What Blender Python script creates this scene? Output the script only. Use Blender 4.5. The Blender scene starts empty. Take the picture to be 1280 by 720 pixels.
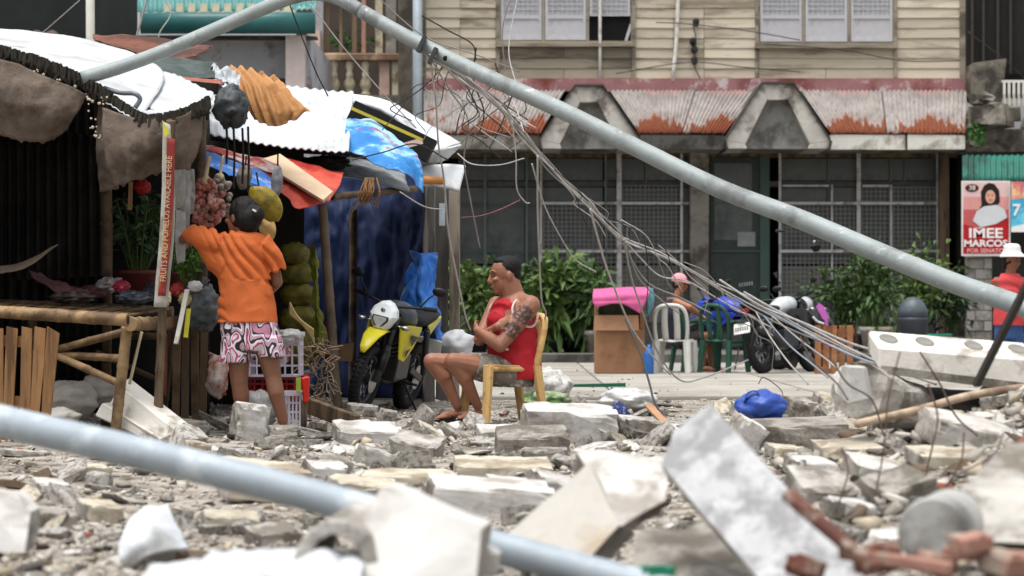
import bpy, bmesh, math, random
import numpy as np
from mathutils import Vector, Matrix, Euler, noise
rnd = random.Random(7)
PI = math.pi
V = Vector
scene = bpy.context.scene
COL = scene.collection

# ---------------------------------------------------------------- camera, sky, sun, exposure
FPX = 3600.0          # focal length in pixels of the 1280 px wide photograph
CAMZ = 0.85
HORIZ = 385.0         # pixel row of the horizon
cam_d = bpy.data.cameras.new("camera")
cam_d.sensor_width = 36.0
cam_d.lens = FPX / 1280.0 * 36.0
cam_d.shift_y = (HORIZ - 360.0) / 1280.0
cam_d.clip_start = 0.5
cam_d.clip_end = 3000
cam_d.dof.use_dof = True
cam_d.dof.focus_distance = 21.0
cam_d.dof.aperture_fstop = 4.0
cam = bpy.data.objects.new("camera", cam_d)
cam.location = (0, 0, CAMZ)
cam.rotation_euler = (PI / 2, 0, 0)
COL.objects.link(cam)
scene.camera = cam

SUN_EL, SUN_AZ = math.radians(76), math.radians(215)   # high, behind the camera and to its left
world = bpy.data.worlds.new("World")
scene.world = world
world.use_nodes = True
nt = world.node_tree
bg = nt.nodes["Background"]
sky = nt.nodes.new("ShaderNodeTexSky")
sky.sky_type = 'NISHITA'
sky.sun_disc = False
sky.sun_elevation = SUN_EL
sky.sun_rotation = SUN_AZ
sky.air_density = 1.0
sky.dust_density = 6.0
sky.ozone_density = 1.0
hsv = nt.nodes.new("ShaderNodeHueSaturation")          # overcast: the cloud layer greys the sky
hsv.inputs["Saturation"].default_value = 0.18
nt.links.new(sky.outputs[0], hsv.inputs["Color"])
nt.links.new(hsv.outputs[0], bg.inputs[0])
bg.inputs[1].default_value = 0.15
sun_d = bpy.data.lights.new("sun", 'SUN')
sun_d.energy = 1.2
sun_d.angle = math.radians(35)
sun_d.color = (1.0, 0.97, 0.92)
sun = bpy.data.objects.new("sun", sun_d)
sdir = V((math.sin(SUN_AZ) * math.cos(SUN_EL), math.cos(SUN_AZ) * math.cos(SUN_EL), math.sin(SUN_EL)))
sun.rotation_euler = (-sdir).to_track_quat('-Z', 'Y').to_euler()
sun.location = (0, 0, 30)
COL.objects.link(sun)
scene.view_settings.view_transform = 'Standard'
scene.view_settings.look = 'None'
scene.view_settings.exposure = 0.68
scene.view_settings.gamma = 1.0
scene.view_settings.use_curve_mapping = False
scene.render.engine = 'CYCLES'
scene.cycles.use_denoising = True
scene.cycles.max_bounces = 6
scene.cycles.diffuse_bounces = 3
scene.cycles.glossy_bounces = 3
scene.cycles.transmission_bounces = 4
scene.cycles.transparent_max_bounces = 8

# ---------------------------------------------------------------- helpers
def P(px, py, d):
    """world point at distance d that the photograph shows at pixel (px, py)"""
    return V(((px - 640.0) / FPX * d, d, CAMZ + (HORIZ - py) / FPX * d))

def lin(c):
    return tuple(((x / 255.0) / 12.92 if x / 255.0 <= 0.04045 else ((x / 255.0 + 0.055) / 1.055) ** 2.4) for x in c)

MATS = {}
def M(name, col, rough=0.8, var=0.18, scale=6.0, bump=0.25, bscale=30.0, metal=0.0, col2=None, amt=0.5, scale2=2.0,
      stretch=(1, 1, 1), rand=0.0, spec=0.3, trans=0.0, emit=0.0, sss=0.0, col3=None, amt3=0.6, scale3=9.0):
    """procedural surface: base colour varied by noise, patches of col2 (dirt, rust, bare concrete), fine relief"""
    if name in MATS:
        return MATS[name]
    m = bpy.data.materials.new(name)
    m.use_nodes = True
    t = m.node_tree
    b = t.nodes["Principled BSDF"]
    b.inputs["Roughness"].default_value = rough
    b.inputs["Metallic"].default_value = metal
    b.inputs["Specular IOR Level"].default_value = spec
    if trans:
        b.inputs["Transmission Weight"].default_value = trans
    if sss:
        b.inputs["Subsurface Weight"].default_value = sss
        b.inputs["Subsurface Radius"].default_value = (0.02, 0.008, 0.005)
        b.inputs["Subsurface Scale"].default_value = 0.5
    L = t.links
    tc = t.nodes.new("ShaderNodeTexCoord")
    mp = t.nodes.new("ShaderNodeMapping")
    mp.inputs["Scale"].default_value = stretch
    L.new(tc.outputs["Object"], mp.inputs["Vector"])
    vec = mp.outputs[0]
    oi = t.nodes.new("ShaderNodeObjectInfo")
    if rand:
        ad = t.nodes.new("ShaderNodeVectorMath"); ad.operation = 'MULTIPLY_ADD'
        cb = t.nodes.new("ShaderNodeCombineXYZ")
        for k in range(3): L.new(oi.outputs["Random"], cb.inputs[k])
        L.new(cb.outputs[0], ad.inputs[0]); ad.inputs[1].default_value = (37, 51, 23); L.new(vec, ad.inputs[2])
        vec = ad.outputs[0]
    def nz(s, det=5.0, r=0.6):
        n = t.nodes.new("ShaderNodeTexNoise")
        n.inputs["Scale"].default_value = s; n.inputs["Detail"].default_value = det; n.inputs["Roughness"].default_value = r
        L.new(vec, n.inputs["Vector"])
        return n.outputs["Fac"]
    def ramp(src, a, bb):
        r = t.nodes.new("ShaderNodeMapRange"); r.inputs[1].default_value = a; r.inputs[2].default_value = bb
        L.new(src, r.inputs[0]); return r.outputs[0]
    def mix(fac, a, bb):
        x = t.nodes.new("ShaderNodeMix"); x.data_type = 'RGBA'
        L.new(fac, x.inputs["Factor"])
        for s, val in ((6, a), (7, bb)):
            if isinstance(val, tuple): x.inputs[s].default_value = (*val[:3], 1)
            else: L.new(val, x.inputs[s])
        return x.outputs[2]
    c = lin(col)
    lo = tuple(x * (1 - var) for x in c); hi = tuple(min(x * (1 + var), 0.95) for x in c)
    out = mix(ramp(nz(scale), 0.3, 0.7), lo, hi)
    if col2 is not None:
        out = mix(ramp(nz(scale2, 7.0, 0.65), 0.62 - amt * 0.35, 0.72 - amt * 0.3), out, lin(col2))
    if col3 is not None:
        out = mix(ramp(nz(scale3, 6.0, 0.7), 0.62 - amt3 * 0.35, 0.70 - amt3 * 0.3), out, lin(col3))
    if rand:
        h = t.nodes.new("ShaderNodeHueSaturation")
        L.new(ramp(oi.outputs["Random"], 0, 1), h.inputs["Value"])
        h.inputs["Value"].default_value = 1
        mr = h.inputs["Value"].links[0].from_node
        mr.inputs[3].default_value = 1 - rand; mr.inputs[4].default_value = 1 + rand * 0.6
        L.new(out, h.inputs["Color"]); out = h.outputs[0]
    L.new(out, b.inputs["Base Color"])
    if emit:
        L.new(out, b.inputs["Emission Color"]); b.inputs["Emission Strength"].default_value = emit
    if bump:
        bp = t.nodes.new("ShaderNodeBump"); bp.inputs["Strength"].default_value = bump; bp.inputs["Distance"].default_value = 0.02
        L.new(nz(bscale, 6.0, 0.7), bp.inputs["Height"]); L.new(bp.outputs[0], b.inputs["Normal"])
    MATS[name] = m
    return m

WM = {}
def wm(o): return WM.get(o.name, Matrix.Identity(4))

def tag(o, label, cat, group=None, kind=None):
    if label: o["label"] = label
    if cat: o["category"] = cat
    if group: o["group"] = group
    if kind: o["kind"] = kind
    return o

def thing(name, label, cat, loc=(0, 0, 0), group=None):
    o = bpy.data.objects.new(name, None)
    o.empty_display_size = 0.1
    o.location = loc
    COL.objects.link(o)
    WM[o.name] = Matrix.Translation(V(loc))
    return tag(o, label, cat, group)

def link_mesh(name, me, parent, center):
    o = bpy.data.objects.new(name, me)
    COL.objects.link(o)
    o.location = center
    WM[o.name] = Matrix.Translation(center)
    if parent is not None:
        o.parent = parent
        o.matrix_parent_inverse = wm(parent).inverted()
    return o

def frame_of(d, up=None):
    d = V(d).normalized()
    u = V(up) if up is not None else (V((0, 0, 1)) if abs(d.z) < 0.95 else V((0, 1, 0)))
    a = d.cross(u).normalized()
    return d, a, a.cross(d).normalized()

class MB:
    def __init__(s):
        s.v = []; s.f = []; s.m = []
    def add(s, vs, fs, mi=0):
        n = len(s.v)
        s.v += [tuple(x) for x in vs]
        s.f += [tuple(i + n for i in f) for f in fs]
        s.m += [mi] * len(fs)
        return s
    def box(s, c, size, rot=None, mi=0, jit=0.0):
        hx, hy, hz = (x / 2 for x in size)
        R = Euler(rot).to_matrix() if rot is not None and not isinstance(rot, Matrix) else (rot if rot is not None else Matrix.Identity(3))
        vs = []
        for x, y, z in ((-hx, -hy, -hz), (hx, -hy, -hz), (hx, hy, -hz), (-hx, hy, -hz), (-hx, -hy, hz), (hx, -hy, hz), (hx, hy, hz), (-hx, hy, hz)):
            p = V((x + rnd.uniform(-jit, jit), y + rnd.uniform(-jit, jit), z + rnd.uniform(-jit, jit)))
            vs.append(V(c) + R @ p)
        return s.add(vs, [(0, 3, 2, 1), (4, 5, 6, 7), (0, 1, 5, 4), (1, 2, 6, 5), (2, 3, 7, 6), (3, 0, 4, 7)], mi)
    def px(s, x0, x1, y0, y1, d, depth, mi=0, jit=0.0):
        """box whose front face fills these pixels at distance d and which is `depth` metres deep"""
        a = P(x0, y1, d); b = P(x1, y0, d)
        return s.box(((a.x + b.x) / 2, d + depth / 2, (a.z + b.z) / 2), (abs(b.x - a.x), depth, abs(b.z - a.z)), None, mi, jit)
    def bar(s, p0, p1, w, h=None, up=None, mi=0):
        p0, p1 = V(p0), V(p1); h = h or w
        d, a, u = frame_of(p1 - p0, up)
        R = Matrix((a, d, u)).transposed()
        return s.box((p0 + p1) / 2, (w, (p1 - p0).length, h), R, mi)
    def loft(s, rings, n=12, caps=True, mi=0, closed=False):
        """rings: (centre, vector a, vector b) ellipses"""
        base = len(s.v); vs = []
        for c, a, b in rings:
            c, a, b = V(c), V(a), V(b)
            for k in range(n):
                t = 2 * PI * k / n
                vs.append(c + a * math.cos(t) + b * math.sin(t))
        fs = []
        m = len(rings)
        for i in range(m if closed else m - 1):
            j = (i + 1) % m
            for k in range(n):
                l = (k + 1) % n
                fs.append((i * n + k, i * n + l, j * n + l, j * n + k))
        if caps and not closed:
            fs.append(tuple(range(n - 1, -1, -1))); fs.append(tuple((m - 1) * n + k for k in range(n)))
        return s.add(vs, fs, mi)
    def tube(s, pts, r, n=8, caps=True, mi=0, flat=1.0, closed=False):
        pts = [V(p) for p in pts]; m = len(pts)
        rr = r if isinstance(r, (list, tuple)) else [r] * m
        rings = []; prev = None
        for i in range(m):
            if closed: d = pts[(i + 1) % m] - pts[i - 1]
            else: d = pts[min(i + 1, m - 1)] - pts[max(i - 1, 0)]
            if d.length < 1e-9: d = V((0, 0, 1))
            d.normalize()
            if prev is None: _, a, b = frame_of(d)
            else:
                a = (prev - d * prev.dot(d))
                a = a.normalized() if a.length > 1e-6 else frame_of(d)[1]
                b = a.cross(d).normalized()
            prev = a
            rings.append((pts[i], a * rr[i], b * rr[i] * flat))
        return s.loft(rings, n, caps, mi, closed)
    def ell(s, c, r, rot=None, n=12, k=8, mi=0):
        R = Euler(rot).to_matrix() if rot is not None and not isinstance(rot, Matrix) else (rot if rot is not None else Matrix.Identity(3))
        if not isinstance(r, (tuple, list)): r = (r, r, r)
        c = V(c); vs = [c + R @ V((0, 0, -r[2]))]
        for i in range(1, k):
            ph = -PI / 2 + PI * i / k
            for j in range(n):
                th = 2 * PI * j / n
                vs.append(c + R @ V((r[0] * math.cos(ph) * math.cos(th), r[1] * math.cos(ph) * math.sin(th), r[2] * math.sin(ph))))
        vs.append(c + R @ V((0, 0, r[2])))
        fs = [(0, 1 + (j + 1) % n, 1 + j) for j in range(n)]
        for i in range(k - 2):
            for j in range(n):
                a = 1 + i * n + j; b = 1 + i * n + (j + 1) % n
                fs.append((a, b, b + n, a + n))
        t = len(vs) - 1; o = 1 + (k - 2) * n
        fs += [(o + j, o + (j + 1) % n, t) for j in range(n)]
        return s.add(vs, fs, mi)
    def cap(s, p0, r0, p1, r1, n=12):
        """tapered limb with round ends"""
        s.tube([p0, V(p0).lerp(V(p1), 0.5), p1], [r0, (r0 + r1) / 2, r1], n)
        s.ell(p0, r0, n=n); s.ell(p1, r1, n=n)
        return s
    def poly(s, pts, depth, mi=0, mside=None):
        """flat polygon given front points, thickened by vector depth"""
        pts = [V(p) for p in pts]; n = len(pts); dv = V(depth)
        base = len(s.v)
        s.add(pts + [p + dv for p in pts], [tuple(range(n)), tuple(range(2 * n - 1, n - 1, -1))], mi)
        s.f += [tuple(base + i for i in (k, k + n, (k + 1) % n + n, (k + 1) % n)) for k in range(n)]
        s.m += [mi if mside is None else mside] * n
        return s
    def build(s, name, mats, parent=None, smooth=False, bevel=0.0, recalc=True, center=None):
        me = bpy.data.meshes.new(name)
        vs = np.array(s.v, dtype=np.float64)
        if center is None:
            c = (vs.min(0) + vs.max(0)) / 2
            if parent is None: c[2] = vs[:, 2].min()
        else: c = np.array(center)
        me.from_pydata((vs - c).tolist(), [], s.f)
        mats = mats if isinstance(mats, (list, tuple)) else [mats]
        for m in mats: me.materials.append(m)
        if len(mats) > 1: me.polygons.foreach_set("material_index", s.m)
        if recalc or bevel:
            bm = bmesh.new(); bm.from_mesh(me)
            if recalc: bmesh.ops.recalc_face_normals(bm, faces=bm.faces)
            if bevel:
                es = [e for e in bm.edges if len(e.link_faces) == 2 and e.calc_face_angle(0) > 0.6]
                bmesh.ops.bevel(bm, geom=es, offset=bevel, segments=1, affect='EDGES', profile=0.6)
            bm.to_mesh(me); bm.free()
        if smooth:
            me.polygons.foreach_set("use_smooth", [True] * len(me.polygons))
        me.update()
        return link_mesh(name, me, parent, V(c))

def spline(pts, n=8):
    """Catmull-Rom through the points"""
    pts = [V(p) for p in pts]; out = []
    for i in range(len(pts) - 1):
        p0 = pts[i - 1] if i else pts[0] * 2 - pts[1]
        p1, p2 = pts[i], pts[i + 1]
        p3 = pts[i + 2] if i + 2 < len(pts) else p2 * 2 - p1
        for k in range(n):
            t = k / n
            out.append(0.5 * ((2 * p1) + (p2 - p0) * t + (2 * p0 - 5 * p1 + 4 * p2 - p3) * t * t + (3 * p1 - p0 - 3 * p2 + p3) * t ** 3))
    out.append(pts[-1])
    return out

def patch(rows, nu=24, nv=24, wr=0.0, ws=6.0, corr=None, thick=0.006, seed=0, ragged=0.0, an=(1, 1, 1)):
    """sheet through a grid of points (rows of equal length): smooth, wrinkled by wr, optionally corrugated (waves, amplitude)"""
    rows = [spline(r, max(1, nu // (len(r) - 1))) for r in rows]
    cols = [spline([r[i] for r in rows], max(1, nv // (len(rows) - 1))) for i in range(len(rows[0]))]
    nc, nr = len(cols), len(cols[0])
    g = [[cols[i][j].copy() for i in range(nc)] for j in range(nr)]
    nrm = [[None] * nc for _ in range(nr)]
    for j in range(nr):
        for i in range(nc):
            du = g[j][min(i + 1, nc - 1)] - g[j][max(i - 1, 0)]
            dv = g[min(j + 1, nr - 1)][i] - g[max(j - 1, 0)][i]
            n = du.cross(dv)
            nrm[j][i] = n.normalized() if n.length > 1e-9 else V((0, -1, 0))
    mb = MB(); top = []; bot = []
    for j in range(nr):
        for i in range(nc):
            p = g[j][i]; n = nrm[j][i]; h = 0.0
            q = V((p.x * an[0], p.y * an[1], p.z * an[2]))
            if wr:      # soft billow plus sharp creases
                h += wr * (0.8 * noise.noise(q * ws + V((seed * 7.1, 0, 0))) + 0.9 * (0.35 - abs(noise.noise(q * ws * 1.7 + V((seed, 3, 1))))) + 0.35 * (0.35 - abs(noise.noise(q * ws * 4.3 + V((3, seed, 1))))))
            if corr: h += corr[1] * math.sin(2 * PI * corr[0] * i / (nc - 1))
            e = V((0, 0, 0))
            if ragged and j == nr - 1: e = V((0, 0, -abs(ragged * noise.noise(p * 23 + V((seed, 0, 0))))))
            top.append(p + n * h + e); bot.append(p + n * (h - thick) + e)
    N = nr * nc
    fs = []
    for j in range(nr - 1):
        for i in range(nc - 1):
            a = j * nc + i
            fs.append((a, a + 1, a + nc + 1, a + nc)); fs.append((N + a, N + a + nc, N + a + nc + 1, N + a + 1))
    ring = [i for i in range(nc)] + [j * nc + nc - 1 for j in range(1, nr)] + [(nr - 1) * nc + i for i in range(nc - 2, -1, -1)] + [j * nc for j in range(nr - 2, 0, -1)]
    for k in range(len(ring)):
        a, b = ring[k], ring[(k + 1) % len(ring)]
        fs.append((a, a + N, b + N, b))
    return mb.add(top + bot, fs)

def remeshed(mb, name, mats, parent=None, voxel=0.008, smooth=3, wrinkle=None):
    """fuse the overlapping volumes of mb into one continuous skin"""
    me = bpy.data.meshes.new("tmp")
    vs = np.array(mb.v); c = (vs.min(0) + vs.max(0)) / 2
    if parent is None: c[2] = vs[:, 2].min()
    me.from_pydata((vs - c).tolist(), [], mb.f)
    bm = bmesh.new(); bm.from_mesh(me); bmesh.ops.recalc_face_normals(bm, faces=bm.faces); bm.to_mesh(me); bm.free()
    o = bpy.data.objects.new("tmp", me); COL.objects.link(o)
    r = o.modifiers.new("r", 'REMESH'); r.mode = 'VOXEL'; r.voxel_size = voxel
    if smooth:
        s = o.modifiers.new("s", 'SMOOTH'); s.iterations = smooth; s.factor = 0.5
    dg = bpy.context.evaluated_depsgraph_get()
    m2 = bpy.data.meshes.new_from_object(o.evaluated_get(dg))
    bpy.data.objects.remove(o); bpy.data.meshes.remove(me)
    m2.name = name
    m2.materials.clear()
    for m in (mats if isinstance(mats, (list, tuple)) else [mats]): m2.materials.append(m)
    if wrinkle:
        n = len(m2.vertices)
        co = np.empty(n * 3); m2.vertices.foreach_get("co", co); co = co.reshape(-1, 3)
        no = np.empty(n * 3); m2.vertices.foreach_get("normal", no); no = no.reshape(-1, 3)
        h = np.array([wrinkle(V(co[i]) + V(c)) for i in range(n)])
        co += no * h[:, None]
        m2.vertices.foreach_set("co", co.ravel())
    m2.polygons.foreach_set("use_smooth", [True] * len(m2.polygons))
    m2.update()
    return link_mesh(name, m2, parent, V(c))

def copy_tree(o, parent=None, M2=None):
    c = o.copy(); COL.objects.link(c)
    if parent is not None: c.parent = parent
    for ch in o.children: copy_tree(ch, c)
    return c

def text_mesh(name, body, size, mat, origin, right, up, parent=None, align='CENTER', squeeze=1.0, bold=0.0, thick=0.0015):
    cu = bpy.data.curves.new("txt", 'FONT'); cu.body = body; cu.size = size; cu.align_x = align; cu.align_y = 'CENTER'
    cu.extrude = thick; cu.offset = bold; cu.resolution_u = 3
    o = bpy.data.objects.new("txt", cu); COL.objects.link(o)
    dg = bpy.context.evaluated_depsgraph_get()
    me = bpy.data.meshes.new_from_object(o.evaluated_get(dg))
    bpy.data.objects.remove(o); bpy.data.curves.remove(cu)
    r, u = V(right).normalized(), V(up).normalized()
    n = r.cross(u)
    R = Matrix((r * squeeze, u, n)).transposed()
    for v in me.vertices: v.co = R @ v.co
    me.materials.clear(); me.materials.append(mat); me.name = name
    return link_mesh(name, me, parent, V(origin))

def leaves_mb(bases, dirs, lens, wids, droop=0.3, seed=0, seg=2):
    """many small folded leaf blades"""
    r = np.random.RandomState(seed)
    B = np.array(bases, float); D = np.array(dirs, float); n = len(B)
    D /= np.linalg.norm(D, axis=1)[:, None] + 1e-9
    L = np.array(lens, float)[:, None] * np.ones((n, 1)); Wd = np.array(wids, float)[:, None] * np.ones((n, 1))
    A = np.cross(D, r.normal(size=(n, 3))); A /= np.linalg.norm(A, axis=1)[:, None] + 1e-9
    drop = np.zeros((n, 3)); drop[:, 2] = -1
    p0 = B; pm = B + D * L * 0.5; p1 = B + D * L + drop * L * droop
    N = np.cross(D, A)
    vs = np.stack([p0, pm + A * Wd * 0.5 + N * Wd * 0.12, pm - N * Wd * 0.05, pm - A * Wd * 0.5 + N * Wd * 0.12, p1], 1).reshape(-1, 3)
    fs = []
    for i in range(n):
        k = i * 5
        fs += [(k, k + 1, k + 2), (k, k + 2, k + 3), (k + 2, k + 1, k + 4), (k + 3, k + 2, k + 4)]
    mb = MB(); mb.v = vs.tolist(); mb.f = fs; mb.m = [0] * len(fs)
    return mb

def bush_leaves(c, rad, n, ln, wd, seed=0, clumps=9, upw=0.3):
    r = np.random.RandomState(seed)
    c = np.array(c); rad = np.array(rad)
    cl = r.normal(size=(clumps, 3)); cl /= np.linalg.norm(cl, axis=1)[:, None]; cl *= (r.uniform(0.3, 0.85, size=(clumps, 1)))
    k = r.randint(0, clumps, n)
    off = r.normal(size=(n, 3)) * 0.28
    p = cl[k] + off
    B = c + p * rad
    D = p * rad + r.normal(size=(n, 3)) * 0.5 * rad.mean() ; D[:, 2] += upw * rad.mean()
    return leaves_mb(B, D, ln * r.uniform(0.6, 1.3, n), wd * r.uniform(0.6, 1.3, n), 0.35, seed)
# ---------------------------------------------------------------- ground
def sstep(a, b, x):
    t = min(max((x - a) / (b - a), 0), 1); return t * t * (3 - 2 * t)
def gz(x, y):
    """height of the rubble-strewn ground"""
    z = 0.16 * sstep(9.6, 6.4, y)
    z += 0.46 * math.exp(-((x - 2.75) / 1.0) ** 2 - ((y - 13.6) / 2.6) ** 2)
    z += 0.10 * math.exp(-((x - 1.6) / 0.9) ** 2 - ((y - 10.5) / 2.0) ** 2)
    z += 0.10 * math.exp(-((x - 0.5) / 0.9) ** 2 - ((y - 17.3) / 1.0) ** 2)
    k = sstep(27, 23, y)
    z += k * (0.035 * noise.noise(V((x * 1.3, y * 1.0, 0))) + 0.02 * noise.noise(V((x * 4, y * 4, 5))))
    return max(z, 0.0) if y > 22 else z

def M_ground():
    m = M("dirt", (134, 126, 115), rough=0.95, var=0.3, scale=3.0, bump=0.9, bscale=22, col2=(162, 155, 145), amt=0.6, scale2=1.4,
          col3=(82, 72, 62), amt3=0.35, scale3=6.0)
    return m
def nonuni(a, b, step, far):
    xs = list(np.arange(a, b + 1e-6, step))
    s = step; x = a; left = []
    while x > -far: s *= 1.35; x -= s; left.append(x)
    s = step; x = xs[-1]; right = []
    while x < far: s *= 1.35; x += s; right.append(x)
    return left[::-1] + xs + right
gx = nonuni(-6, 6, 0.11, 900); gy = nonuni(3, 30, 0.13, 1500)
mb = MB()
nx, ny = len(gx), len(gy)
mb.v = [(x, y, gz(x, y) if (-14 < x < 14 and -3 < y < 33) else (0.0 if y > 22 else gz(max(min(x, 14), -14), y))) for y in gy for x in gx]
mb.f = [(j * nx + i, j * nx + i + 1, (j + 1) * nx + i + 1, (j + 1) * nx + i) for j in range(ny - 1) for i in range(nx - 1)]
mb.m = [0] * len(mb.f)
g = mb.build("ground", M_ground(), smooth=True, recalc=False, center=(0, 0, 0)); tag(g, None, None, kind="structure")

M_pave = M("pavement_concrete", (176, 172, 164), rough=0.9, var=0.14, scale=1.4, bump=0.3, bscale=40, col2=(140, 136, 128), amt=0.42, scale2=0.7)
M_kerb = M("kerb_concrete", (98, 97, 93), rough=0.95, var=0.3, scale=4, bump=0.5, col2=(62, 62, 58), amt=0.5)
# concrete road: slabs with recessed joints
road = bpy.data.objects.new("road", None); COL.objects.link(road); road["kind"] = "structure"; WM[road.name] = Matrix.Identity(4)
mb = MB(); mb.box((2, 35.5, 0.004), (80, 17.6, 0.004)); mb.build("road_bed", M("joint_dirt", (96, 92, 86)), road)
slab_me = None
xs = np.arange(-8, 22, 2.0)
rows = [(27.2, 31.2), (31.22, 36.2), (36.22, 40.2), (40.22, 43.9)]
for (y0, y1) in rows:
    first = None
    for x in xs:
        if first is None:
            mb = MB(); mb.box((x, (y0 + y1) / 2, 0.008), (1.975, y1 - y0 - 0.02, 0.016))
            first = mb.build("slab", M("road_slab", (154, 150, 142), rough=0.9, var=0.16, scale=1.2, bump=0.3, bscale=40, col2=(136, 131, 123), amt=0.45, scale2=0.8, rand=0.06), road, bevel=0.006)
            z0 = first.location.z
        else:
            c = first.copy(); COL.objects.link(c); c.location.x = x; c.location.z = z0 + rnd.uniform(-0.004, 0.004)
mb = MB()
for i in range(14):
    x = -8 + i * 2.2
    mb = MB(); mb.box((x, 44.05, 0.07), (2.17, 0.2, 0.15), None, 0, 0.006)
    if i == 0: kroot = bpy.data.objects.new("kerb", None); COL.objects.link(kroot); kroot["kind"] = "structure"; WM["kerb"] = Matrix.Identity(4)
    mb.build("kerb_stone", M_kerb, kroot, bevel=0.012)
mb = MB(); mb.box((4, 47.6, 0.06), (40, 6.88, 0.13)); tag(mb.build("sidewalk", M("sidewalk_concrete", (110, 107, 100), var=0.25, scale=3, bump=0.4, col2=(80, 77, 72), amt=0.5)), None, None, kind="structure")

# ---------------------------------------------------------------- the two-storey timber house across the road
BD = 51.0
M_plank = M("cream_plank", (190, 181, 162), rough=0.85, var=0.10, scale=1.2, bump=0.25, bscale=18, stretch=(0.5, 1, 2.5), col2=(140, 129, 112), amt=0.28, scale2=1.1,
            rand=0.16, col3=(84, 76, 66), amt3=-0.1, scale3=1.6)
M_plank2 = M("weathered_plank", (150, 142, 126), rough=0.9, var=0.16, scale=1.4, bump=0.3, bscale=18, stretch=(0.4, 1, 2.5), col2=(100, 92, 80), amt=0.42, scale2=1.1, rand=0.16)
M_shutter = M("shutter_white", (182, 182, 186), rough=0.6, var=0.08, scale=5, bump=0.15, col2=(150, 148, 147), amt=0.12, scale2=3)
M_capiz = M("capiz", (158, 158, 162), rough=0.45, var=0.18, scale=14, bump=0.1)
M_black = M("opening_shade", (10, 10, 11), rough=0.9, bump=0)  # near-black that stands in for the shade inside openings
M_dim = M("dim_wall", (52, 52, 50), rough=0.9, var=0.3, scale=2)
M_pink = M("pink_flashing", (150, 106, 107), rough=0.6, var=0.2, scale=3, bump=0.2, col2=(116, 58, 52), amt=0.3, scale2=0.9, col3=(190, 178, 176), amt3=0.2, scale3=3)
M_conc = M("old_concrete", (150, 146, 138), rough=0.95, var=0.22, scale=3, bump=0.6, bscale=14, col2=(92, 86, 78), amt=0.45, scale2=1.6)
M_concd = M("dark_concrete", (96, 95, 92), rough=0.95, var=0.25, scale=3, bump=0.5, bscale=14, col2=(58, 55, 50), amt=0.5, scale2=1.6)
M_white = M("white_paint_dirty", (214, 212, 204), rough=0.75, var=0.08, scale=4, bump=0.25, col2=(150, 142, 128), amt=0.35, scale2=2.2)
M_frame = M("grille_frame", (204, 202, 202), rough=0.6, var=0.1, scale=4, bump=0.1, col2=(120, 112, 104), amt=0.3, scale2=3)
M_frameg = M("green_frame", (74, 96, 90), rough=0.6, var=0.1, scale=4, bump=0.1)
M_mesh = M("wire_mesh", (136, 136, 135), rough=0.6, var=0.1, bump=0)
M_pane = M("dark_pane", (92, 97, 96), rough=0.28, var=0.35, scale=1.2, bump=0.03, col2=(70, 74, 74), amt=0.25, scale2=0.9, spec=0.4)
M_panel = M("dark_panel", (116, 116, 110), rough=0.7, var=0.2, scale=2, bump=0.1)
M_post = M("timber_post", (120, 100, 80), rough=0.85, var=0.25, scale=4, bump=0.4, stretch=(4, 4, 0.6), col2=(78, 66, 54), amt=0.45)

def M_rust():
    """galvanised sheet, painted, with rust that has crept up from the lower edge"""
    m = bpy.data.materials.new("rusted_sheet"); m.use_nodes = True; t = m.node_tree; L = t.links
    b = t.nodes["Principled BSDF"]; b.inputs["Roughness"].default_value = 0.75; b.inputs["Specular IOR Level"].default_value = 0.3
    tc = t.nodes.new("ShaderNodeTexCoord")
    sp = t.nodes.new("ShaderNodeSeparateXYZ"); L.new(tc.outputs["Generated"], sp.inputs[0])
    def nz(s, st, det=6):
        mp = t.nodes.new("ShaderNodeMapping"); mp.inputs["Scale"].default_value = st; L.new(tc.outputs["Object"], mp.inputs[0])
        n = t.nodes.new("ShaderNodeTexNoise"); n.inputs["Scale"].default_value = s; n.inputs["Detail"].default_value = det; n.inputs["Roughness"].default_value = 0.65
        L.new(mp.outputs[0], n.inputs["Vector"]); return n.outputs["Fac"]
    def math2(op, a, bb):
        n = t.nodes.new("ShaderNodeMath"); n.operation = op
        for k, x in ((0, a), (1, bb)):
            if isinstance(x, (int, float)): n.inputs[k].default_value = x
            else: L.new(x, n.inputs[k])
        return n.outputs[0]
    def rng(x, a, bb):
        n = t.nodes.new("ShaderNodeMapRange"); n.inputs[1].default_value = a; n.inputs[2].default_value = bb; L.new(x, n.inputs[0]); return n.outputs[0]
    def mix(f, a, bb):
        x = t.nodes.new("ShaderNodeMix"); x.data_type = 'RGBA'; L.new(f, x.inputs["Factor"])
        for s, val in ((6, a), (7, bb)):
            if isinstance(val, tuple): x.inputs[s].default_value = (*lin(val), 1)
            else: L.new(val, x.inputs[s])
        return x.outputs[2]
    base = mix(rng(nz(1.6, (1, 1, 1)), 0.4, 0.62), (158, 152, 147), (132, 127, 125))
    base = mix(rng(nz(5, (3, 1, 0.4)), 0.5, 0.68), base, (116, 104, 100))
    base = mix(rng(nz(1.1, (1, 1, 1)), 0.55, 0.7), base, (170, 134, 128))
    lowz = math2('SUBTRACT', 0.50, sp.outputs[2])                 # height up the sheet
    f = math2('ADD', math2('MULTIPLY', lowz, 1.5), math2('MULTIPLY', math2('SUBTRACT', nz(2.6, (5, 1, 0.5)), 0.5), 2.0))
    f = math2('ADD', f, math2('MULTIPLY', math2('SUBTRACT', nz(1.1, (1, 0.2, 0.2), 2), 0.5), 4.5))
    rust = mix(rng(nz(8, (3, 1, 1)), 0.35, 0.65), (134, 74, 46), (100, 54, 36))
    out = mix(rng(f, 0.30, 0.46), base, rust)
    L.new(out, b.inputs["Base Color"])
    return m
M_rs = M_rust()

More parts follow.
